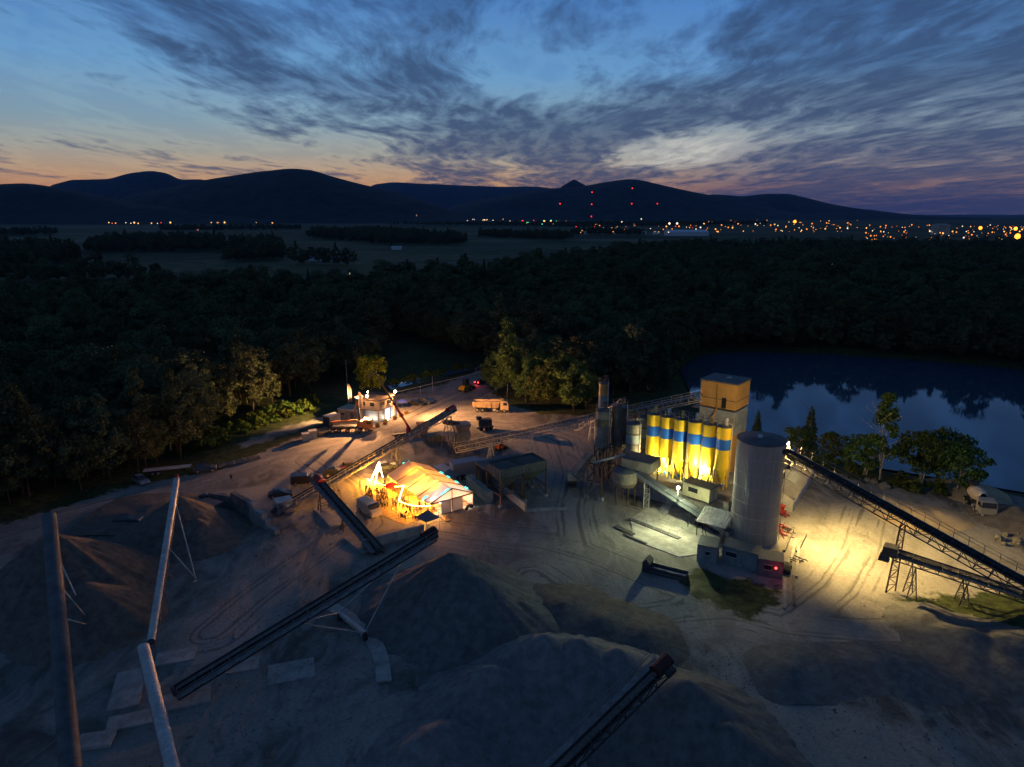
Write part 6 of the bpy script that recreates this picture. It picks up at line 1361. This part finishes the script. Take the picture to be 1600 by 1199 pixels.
# terrace, fence, lights
TQ = [P(*q) for q in ((572, 752), (636, 815), (672, 803))]
ter = [loc2w(-TW - .1, 0, 0), loc2w(-TW - .1, TLN, 0), loc2w(-TW - 5.4, TLN + .5, 0), loc2w(-TW - 6.4, 6, 0), loc2w(-TW - 4.6, -1.0, 0)]
o = thing('terrace_deck', ter[0], 'sandy timber terrace beside the open side of the tent', 'deck'); n_ = 16
for i in range(n_):
    a_ = ter[0].lerp(ter[1], i / n_) + TA * .02; b2 = ter[0].lerp(ter[1], (i + 1) / n_) - TA * .02; far = [TX * -(4.6 + 1.7 * math.sin(math.pi * min(1, (i + u) / n_ * 1.2))) for u in (0, 1)]
    put('plank', MB().prism([tuple(a_ + V((0, 0, .02))), tuple(b2 + V((0, 0, .02))), tuple(b2 + far[1] + V((0, 0, .02))), tuple(a_ + far[0] + V((0, 0, .02)))], (0, 0, 0), (0, 0, .08)), mat('deck_planks', (.42, .29, .15), .85, var=.25, vs=1.5), o, True)
o = thing('site_fence', P(600, 785), 'low wire fence round the party terrace', 'fence'); fq = [P(*q) for q in ((571, 757), (590, 776), (612, 800), (634, 816), (655, 810), (690, 800), (748, 788))]; k = 0
for i in range(len(fq) - 1):
    a_, b2 = fq[i], fq[i + 1]; n_ = max(2, int((b2 - a_).length / 1.6))
    for j in range(n_): q = a_.lerp(b2, j / n_); put('post', MB().beam(q, q + V((0, 0, 1.05)), .06), rust_steel, o, True)
    put('rail', MB().beam(a_ + V((0, 0, 1.0)), b2 + V((0, 0, 1.0)), .05).beam(a_ + V((0, 0, .5)), b2 + V((0, 0, .5)), .03), rust_steel, o, True)
bulb_m = emis('string_bulb', (1.0, .62, .16), 14); tube_m = emis('light_tube', (1.0, .86, .5), 9)
def string(pts_, label, n_, sag, e_=0, rad=.10, every=7):
    o = thing('string_lights', V((pts_[0].x, pts_[0].y, 0)), label, 'lights'); 
    for i in range(len(pts_) - 1):
        prev = None; cb = MB()
        for j in range(n_ + 1):
            t_ = j / n_; p = pts_[i].lerp(pts_[i + 1], t_) - V((0, 0, sag * 4 * t_ * (1 - t_)))
            if prev is not None: cb.cyl(prev, p, .02, None, 4, False)
            prev = p
            if j: put('bulb', MB().ball(p - V((0, 0, .1)), rad, 8, 5), bulb_m, o, True)
            if e_ and j % every == every // 2: lamp('POINT', p - V((0, 0, .3)), e_ * 1.3, (1.0, .35, .015), o, size=.12)
        put('cable', cb, dark_steel, o, True)
    return o
zS = 3.0
a1, a2, a3, a4 = P(583, 751, 1.6), P(631, 759, 2.9), P(623, 783, 2.2), P(672, 790, 2.5)
string([a1, a2], 'string of bulbs sagging from the lit pyramid to the tent eaves', 18, .55, 650)
string([a3, a4], 'string of bulbs along the near open side of the tent', 18, .4, 650)
def tubes(segs, label, e_, lp_, base):
    o = thing('light_figure', base, label, 'lights')
    for a_, b2 in segs: put('light_tube', MB().cyl(a_, b2, .085, None, 8), tube_m, o, True)
    for p in lp_: lamp('POINT', p, e_ * 1.3, (1.0, .37, .02), o, size=.3)
    return o
bz = P(584, 756); ap = PY(592, 723, bz.y + .6); fe = [P(579, 753, .2), P(586, 757, .2), P(598, 746, .2), P(574, 749, .3)]
tubes([(ap, fe[0]), (ap, fe[1]), (ap, fe[2]), (fe[0], fe[3]), (ap.lerp(fe[0], .55), ap.lerp(fe[2], .55))], 'dazzling lit pyramid of light tubes at the far terrace corner', 3600, [ap.lerp(fe[1], .5) + V((0, -.4, 0)), ap.lerp(fe[0], .8) + V((-.3, -.4, 0))], bz)
tubes([(P(630, 761, 2.8), P(623, 783, 2.0))], 'bright straight light tube hanging over the tent entrance', 2400, [P(626, 772, 2.2)], P(626, 790))
tubes([(loc2w(-TW - .22, .2, ZE + .05), loc2w(-TW - .22, TLN - .2, ZE + .05))][:0] + [(P(660, 776, .3), P(663, 792, .1))], 'short bright tube lamp standing at the tent side', 160, [P(661, 784, 1.0)], P(661, 794))
# pop-up gazebos
gz_m = mat('mauve_canvas', (.20, .165, .20), .85, var=.12)
def gazebo(p, s, rz, label, zt=2.3):
    o = thing('gazebo', p, label, 'gazebo', rz, 'pop-up gazebos')
    for k in range(4):
        a_, b2 = [(s * math.cos(R(45 + 90 * q)) * 1.2, s * math.sin(R(45 + 90 * q)) * 1.2) for q in (k, k + 1)]; m_ = ((a_[0] + b2[0]) / 2 * .62, (a_[1] + b2[1]) / 2 * .62)
        put('roof_panel', MB().add([(a_[0], a_[1], zt), (b2[0], b2[1], zt), (0, 0, zt + 1.25), (a_[0] * .5, a_[1] * .5, zt + .45), (b2[0] * .5, b2[1] * .5, zt + .45)], [(0, 1, 4, 3), (3, 4, 2)]), gz_m, o); put('valance', MB().add([(a_[0], a_[1], zt), (b2[0], b2[1], zt), (b2[0], b2[1], zt - .25), (a_[0], a_[1], zt - .25)], [(0, 1, 2, 3)]), gz_m, o)
        put('leg', MB().beam((a_[0], a_[1], 0), (a_[0], a_[1], zt), .06), pale_steel, o)
    return o
gazebo(P(669, 828), 1.55, .8, 'mauve pop-up gazebo at the near terrace corner'); gazebo(P(711, 745), 1.7, .75, 'rear pop-up gazebo beside the box truck'); gazebo(P(703, 758), 1.6, .75, 'middle pop-up gazebo against the tent side', 2.0)
container(P(693, 750), 4.0, 2.2, 2.3, -.95, white_p, 'white serving trailer behind the far tent side', 6, False)
# bar, tables, parasol, furniture under and beside the tent
p = P(612, 774); o = thing('parasol', p, 'bright red parasol among the guests', 'parasol'); put('pole', MB().cyl((0, 0, 0), (0, 0, 2.5), .04, None, 6), pale_steel, o); put('canopy', MB().lathe((0, 0, 0), [(1.35, 1.75), (.7, 2.15), (.02, 2.4)], 8), mat('red_canvas', (.6, .04, .02), .8, var=.1), o)
wood_t = mat('table_wood', (.38, .22, .09), .7, var=.25)
for k in range(7):
    q = loc2w(-1.6 - 1.9 * (k % 2) if k < 4 else -TW - 1.6 - 1.7 * (k % 2), [2.2, 4.5, 8.0, 11.0, 1.2, 3.4, 9.5][k], .12); o = thing('beer_table', q, 'wooden bench table inside the tent' if k < 4 else 'wooden bench table on the open terrace', 'table', trz + .3 * (k % 3), 'bench tables at the party'); put('top', MB().box((0, 0, .76), (2.0, .6, .05)), wood_t, o)
    for s in (-1, 1): put('bench', MB().box((0, s * .6, .46), (2.0, .26, .05)).box((-.7, s * .6, .22), (.06, .2, .44)).box((.7, s * .6, .22), (.06, .2, .44)), wood_t, o); put('leg', MB().box((s * .75, 0, .37), (.06, .5, .74)), dark_steel, o)
p = loc2w(-2.4, -1.6, 0); o = thing('ramp', p, 'timber ramp with rail at the left of the tent gable', 'ramp', trz); put('plank', MB().box((0, 0, .12), (1.0, 2.6, .12)), wood_t, o); put('rail', MB().beam((-.5, -1.2, .8), (-.5, 1.2, .9), .06).beam((-.5, -1.2, .1), (-.5, -1.2, .8), .06).beam((-.5, 1.2, .1), (-.5, 1.2, .9), .06), frame_m, o)
p = loc2w(3.0, -.7, 0); o = thing('motorbike', p, 'dark motorbike parked at the right of the tent gable', 'motorbike', trz + .3)
for x in (-.65, .65): put('wheel', MB().cyl((x, -.07, .33), (x, .07, .33), .33, None, 14), tyre, o)
put('frame', MB().beam((-.6, 0, .5), (.5, 0, .6), .25, .3).beam((.5, 0, .6), (.7, 0, 1.0), .08), dark_steel, o); put('tank', MB().ball((.15, 0, .85), .24, 8, 6, .7), red_paint, o); put('seat', MB().box((-.4, 0, .82), (.6, .26, .1)), rubber, o); put('handlebar', MB().beam((.6, -.35, 1.05), (.6, .35, 1.05), .05), steel, o)

# ------------------------------------------------------------------ people
def person_mesh(seed, arms, stride, top, legs_c, hair):
    """one skinned body: pelvis, spine, head, two arms with hands, two legs with feet"""
    h = [( (0, 0, .95), .13), ((0, 0, 1.15), .135), ((0, 0, 1.36), .15), ((0, 0, 1.47), .07), ((0, .015, 1.55), .075), ((0, .02, 1.66), .105), ((0, .01, 1.75), .07)]
    vs = [q[0] for q in h]; rs = [q[1] for q in h]; es = [(i, i + 1) for i in range(6)]
    for s, st, ar in ((-1, -stride, arms[0]), (1, stride, arms[1])):
        o = len(vs); vs += [(.1 * s, 0, .86), (.11 * s, st * .5 + .02, .48), (.11 * s, st * .9 - .02, .09), (.12 * s, st * .9 + .14, .045)]; rs += [.095, .065, .045, .04]; es += [(0, o), (o, o + 1), (o + 1, o + 2), (o + 2, o + 3)]
        o = len(vs); e = (.25 * s, .02 + ar * .10, 1.13 + ar * .08); w = (.24 * s - .05 * s * ar, .06 + ar * .30, .92 + ar * .30); vs += [(.19 * s, 0, 1.41), e, w, (w[0] - .01 * s, w[1] + .05, w[2] - .07 + ar * .06)]; rs += [.06, .045, .035, .04]; es += [(2, o), (o, o + 1), (o + 1, o + 2), (o + 2, o + 3)]
    me = bpy.data.meshes.new('person'); me.from_pydata(vs, es, []); o = bpy.data.objects.new('tmp', me); col.objects.link(o)
    o.modifiers.new('skin', 'SKIN'); 
    for i, r_ in enumerate(rs): me.skin_vertices[0].data[i].radius = (r_, r_ * .8)
    me.skin_vertices[0].data[0].use_root = True
    o.modifiers.new('sub', 'SUBSURF').levels = 1; bpy.context.view_layer.update()
    ev = o.evaluated_get(bpy.context.evaluated_depsgraph_get()); m2 = bpy.data.meshes.new_from_object(ev); bpy.data.objects.remove(o)
    m2.materials.clear()
    for m in (top, legs_c, MATS['skin'], hair): m2.materials.append(m)
    for p in m2.polygons:
        c = p.center; z = c.z; p.use_smooth = True
        p.material_index = 1 if z < .93 and abs(c.x) < .19 else 2 if (1.46 < z < 1.68 and c.y > .0) or (abs(c.x) > .19 and z < 1.1) or (1.46 < z < 1.56) else 3 if z > 1.5 else 0
    return m2
mat('skin', (.42, .25, .17), .6, var=.05); cl = [mat('cloth_%d' % i, c, .85, var=.15) for i, c in enumerate([(.03, .03, .04), (.30, .28, .27), (.09, .03, .03), (.04, .06, .13), (.22, .13, .07), (.45, .42, .4)])]; hair_m = mat('dark_hair', (.03, .02, .015), .7, var=0); hair_b = mat('fair_hair', (.25, .16, .07), .7, var=0)
PM = [person_mesh(i, a_, s_, cl[c1], cl[c2], hr) for i, (a_, s_, c1, c2, hr) in enumerate([((0, .8), .05, 0, 3, hair_m), ((.7, .6), .02, 1, 0, hair_b), ((0, 0), .2, 2, 0, hair_m), ((.9, 0), .05, 4, 3, hair_m), ((.2, .5), .12, 3, 0, hair_b), ((.6, .9), .0, 5, 3, hair_m), ((0, .3), .25, 0, 0, hair_m)])]
PL = ['guest in black raising a hand', 'guest in grey top and dark trousers', 'guest in dark red mid-stride', 'guest in brown with one arm forward', 'guest in navy top', 'guest in pale shirt', 'guest all in black walking']
spots = []
def crowd(cx, cy, rx, ry, n_, where, grp):
    for k in range(n_):
        for _ in range(40):
            x = cx + random.uniform(-rx, rx); y = cy + random.uniform(-ry, ry); p = P(x, y)
            if all((p - q).length > .62 for q in spots): break
        spots.append(p); i = random.randrange(7); o = bpy.data.objects.new('person', PM[i]); col.objects.link(o); o.location = (p.x, p.y, max(zg(p.x, p.y), .1 if grp != 'guests outside' else 0)); o.rotation_euler = (0, 0, random.uniform(0, 6.28)); s = random.uniform(.94, 1.06); o.scale = (s, s, s)
        tag(o, PL[i] + ' ' + where, 'person', grp)
crowd(597, 786, 9, 11, 30, 'in the dense crowd behind the minibus', 'crowd at the terrace'); crowd(577, 780, 5, 8, 9, 'at the fence left of the crowd', 'guests at the fence'); crowd(626, 793, 12, 6, 13, 'on the terrace near the hanging tube', 'guests on the terrace'); crowd(648, 800, 12, 5, 7, 'by the tables near the gazebo', 'guests by the tables'); crowd(608, 766, 8, 5, 6, 'near the red parasol', 'guests near the parasol')
for k, (x, y, i, lb) in enumerate([(362, 754, 6, 'lone person walking across the open left yard'), (563, 764, 0, 'person standing alone left of the lit terrace'), (714, 683, 4, 'worker standing on the ground by the crusher')]):
    p = P(x, y); o = bpy.data.objects.new('person', PM[i]); col.objects.link(o); o.location = (p.x, p.y, zg(p.x, p.y)); o.rotation_euler = (0, 0, .8 * k); tag(o, lb, 'person')

# ------------------------------------------------------------------ far plain: masts, town lights, buildings
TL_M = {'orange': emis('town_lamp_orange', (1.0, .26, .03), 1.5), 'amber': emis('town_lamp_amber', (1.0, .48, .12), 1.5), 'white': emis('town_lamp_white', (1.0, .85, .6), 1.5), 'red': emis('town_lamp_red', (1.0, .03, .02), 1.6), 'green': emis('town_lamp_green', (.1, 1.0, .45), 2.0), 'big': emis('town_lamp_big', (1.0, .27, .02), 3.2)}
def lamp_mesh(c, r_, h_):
    mb = MB(); mb.cyl((0, 0, 0), (0, 0, h_), .25, .15, 5); mb.cur = 1; mb.ball((0, 0, h_), r_, 6, 4); return mesh_from('street_lamp', mb, [dark_steel, TL_M[c]])  # ball larger than a real lamp head, its glare put into the shape
LM = {}
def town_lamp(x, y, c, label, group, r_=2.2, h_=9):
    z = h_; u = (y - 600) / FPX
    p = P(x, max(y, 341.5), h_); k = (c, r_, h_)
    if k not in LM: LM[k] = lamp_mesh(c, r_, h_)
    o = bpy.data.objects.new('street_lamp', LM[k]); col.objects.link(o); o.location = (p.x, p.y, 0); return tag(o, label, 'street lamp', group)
rt = random.Random(5)
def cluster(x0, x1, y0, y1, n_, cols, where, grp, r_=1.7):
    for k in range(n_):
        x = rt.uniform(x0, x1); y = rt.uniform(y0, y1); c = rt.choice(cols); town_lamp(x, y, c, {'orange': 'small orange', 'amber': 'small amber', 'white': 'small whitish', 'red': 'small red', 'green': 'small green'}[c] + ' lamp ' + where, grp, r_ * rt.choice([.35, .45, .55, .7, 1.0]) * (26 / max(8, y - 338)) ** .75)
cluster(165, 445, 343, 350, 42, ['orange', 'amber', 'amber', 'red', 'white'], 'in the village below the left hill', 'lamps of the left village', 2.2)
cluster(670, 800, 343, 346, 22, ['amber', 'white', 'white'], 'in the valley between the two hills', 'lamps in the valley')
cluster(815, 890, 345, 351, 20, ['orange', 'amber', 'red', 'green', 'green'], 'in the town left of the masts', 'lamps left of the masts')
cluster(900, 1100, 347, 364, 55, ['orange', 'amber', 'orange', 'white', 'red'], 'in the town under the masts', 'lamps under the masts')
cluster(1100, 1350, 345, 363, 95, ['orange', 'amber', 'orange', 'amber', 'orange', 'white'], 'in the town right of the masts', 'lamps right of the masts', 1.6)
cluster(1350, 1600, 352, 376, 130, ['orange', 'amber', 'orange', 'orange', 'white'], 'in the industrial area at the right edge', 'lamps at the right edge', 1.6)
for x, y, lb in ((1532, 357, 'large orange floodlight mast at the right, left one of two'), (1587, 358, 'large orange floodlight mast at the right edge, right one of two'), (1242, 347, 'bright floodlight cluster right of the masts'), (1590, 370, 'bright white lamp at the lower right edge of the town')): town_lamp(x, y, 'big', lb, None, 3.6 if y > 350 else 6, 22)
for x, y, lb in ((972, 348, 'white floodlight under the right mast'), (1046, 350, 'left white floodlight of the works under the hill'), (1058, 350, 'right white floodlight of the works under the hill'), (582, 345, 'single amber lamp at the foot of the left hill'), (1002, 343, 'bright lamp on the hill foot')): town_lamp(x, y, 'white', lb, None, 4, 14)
for x, y, lb in ((546, 428, 'single whitish lamp in the dark wood'), (562, 470, 'small red lamp in the dark wood'), (1300, 413, 'tiny bluish lamp in the right wood'), (789, 576, 'red signal lamp among the olive trees')):
    p = P(x, y, 14 if y < 500 else 5); o = thing('signal_lamp', (p.x, p.y, 0), lb, 'lamp'); put('pole', MB().cyl((0, 0, 0), (0, 0, p.z), .12, .08, 6), dark_steel, o); put('lamp_glass', MB().ball((0, 0, p.z), .45 if y < 500 else .2, 8, 6), TL_M['red'] if 'red' in lb else TL_M['white'], o)
# radio masts
for k, (x, ys, D, lb) in enumerate([(925, (301, 320, 339), 3400, 'tall lattice radio mast with three red lights'), (988, (295, 319), 3500, 'tallest radio mast, with two red lights'), (875, (319,), 3300, 'left short radio mast with one red light'), (1027, (319,), 3500, 'right short radio mast with one red light')]):
    t_ = PY(x, ys[0], D); o = thing('radio_mast', (t_.x, D, 0), lb, 'mast', 0, 'radio masts'); mb = MB(); h_ = t_.z
    for s in (-1, 0, 1): mb.beam((s * 1.2, abs(s) * 1.2, 0), (s * .6, abs(s) * .6, h_), .35)
    for j in range(int(h_ / 6)): mb.beam((-1.1, 1, j * 6), (1.1, 1, j * 6 + 6), .25)
    put('lattice', mb, dark_steel, o)
    for y in ys: z_ = PY(x, y, D).z; put('red_light', MB().ball((0, -1.5, z_), 3.2, 8, 6), TL_M['red'], o)
# church towers, their floodlighting put into the stone as emission
lit_stone = mat('glowing_stone', (.5, .38, .25), .9, var=.1, emit=(1, .5, .2), es=.35)
for k, (x, y, h_, lb) in enumerate([(651, 340, 48, 'taller floodlit church tower at the foot of the hill'), (659, 341, 34, 'shorter floodlit church tower beside the taller one'), (325, 344, 26, 'floodlit church in the left village')]):
    p = PY(x, 341.5, 4200); o = thing('church_tower', (p.x, 4200, 0), lb, 'church'); put('tower', MB().box((0, 0, h_ * .3), (9, 9, h_ * .6)), lit_stone, o); put('spire', MB().cyl((0, 0, h_ * .6), (0, 0, h_), 6, .3, 8), lit_stone, o); put('nave', MB().box((14, 0, 7), (22, 12, 14)), lit_stone, o)
def shed(x, y, L_, w_, h_, rz, m, label):
    p = P(x, y); o = thing('warehouse', (p.x, p.y, 0), label, 'building', rz); put('wall', MB().box((0, 0, h_ / 2), (L_, w_, h_)), m, o); put('roof', MB().prism([(-L_ / 2 - .4, -w_ / 2 - .4, h_), (-L_ / 2 - .4, 0, h_ + w_ * .12), (-L_ / 2 - .4, w_ / 2 + .4, h_)], (0, 0, 0), (L_ + .8, 0, 0)), m, o); return o
polyt = mat('polythene', (.5, .55, .6), .4, var=.15)
shed(514, 408, 42, 12, 3.5, .04, polyt, 'long pale greenhouse in the fields left of centre'); shed(620, 391, 14, 8, 4, .1, polyt, 'small pale shed right of the greenhouse')
shed(1072, 369, 95, 40, 9, .05, polyt, 'long grey warehouse roof at the edge of the town'); shed(1468, 368, 30, 26, 24, .1, concrete, 'pale block-like silo building in the industrial area')
for k in range(8): shed(915 + k * 22 + rt.uniform(-5, 5), 366 + rt.uniform(-1, 1), 16, 11, 6, rt.uniform(-.3, .3), white_p, 'small pale house in the row at the near edge of the town')['group'] = 'houses at the town edge'
for k, (x0, y0, x1, y1, lb) in enumerate([(0, 424, 420, 404, 'road'), (-100, 380, 300, 366, 'road'), (400, 385, 900, 390, 'road')]):
    a_, b2 = P(x0, y0), P(x1, y1); o = put('road', MB().beam((a_.x, a_.y, .06), (b2.x, b2.y, .06), 7, .1), mat('asphalt', (.07, .07, .07), .9, var=.2)); o['kind'] = 'structure'
for k, (x, y, lb) in enumerate([(36, 422.3, 'car with lit lamps on the left country road'), (308, 360, 'car with lit lamps on the far country road')]):
    p = P(x, y, .9); o = thing('driving_car', (p.x, p.y, .1), lb, 'car', .2); s = 1 if k == 0 else 1.6
    put('body', MB().prism([(-2.2, -.9, .3), (2.2, -.9, .3), (2.1, -.9, .8), (1.0, -.9, .95), (.3, -.9, 1.45), (-1.5, -.9, 1.45), (-2.1, -.9, .9)], (0, 0, 0), (0, 1.8, 0)), black, o); put('tail_light', MB().ball((-2.3, -.6, .8), .45 * s, 6, 5).ball((-2.3, .6, .8), .45 * s, 6, 5), TL_M['red'], o); put('headlight', MB().ball((2.3, -.6, .7), .5 * s, 6, 5).ball((2.3, .6, .7), .5 * s, 6, 5), TL_M['white'], o)
# ------------------------------------------------------------------ evening haze
HZ = bpy.data.materials.new('evening_haze'); HZ.use_nodes = True; t = HZ.node_tree; t.nodes.remove(t.nodes['Principled BSDF']); pv = nn(t, 'ShaderNodeVolumePrincipled')
pv.inputs['Color'].default_value = (.20, .42, 1.0, 1); pv.inputs['Density'].default_value = 2.0e-5; pv.inputs['Anisotropy'].default_value = 0.0
t.links.new(pv.outputs[0], t.nodes['Material Output'].inputs['Volume'])

mb = MB(); hx0, hx1 = float(gx[0]) - 50, float(gx[-1]) + 50; hy0, hy1 = float(gy[0]) - 50, float(gy[-1]) + 50
mb.box(((hx0 + hx1) / 2, (hy0 + hy1) / 2, 440), (hx1 - hx0, hy1 - hy0, 920)); hz = put('haze', mb, HZ); tag(hz, 'thin bluish evening haze over the plain', 'haze', kind='stuff')
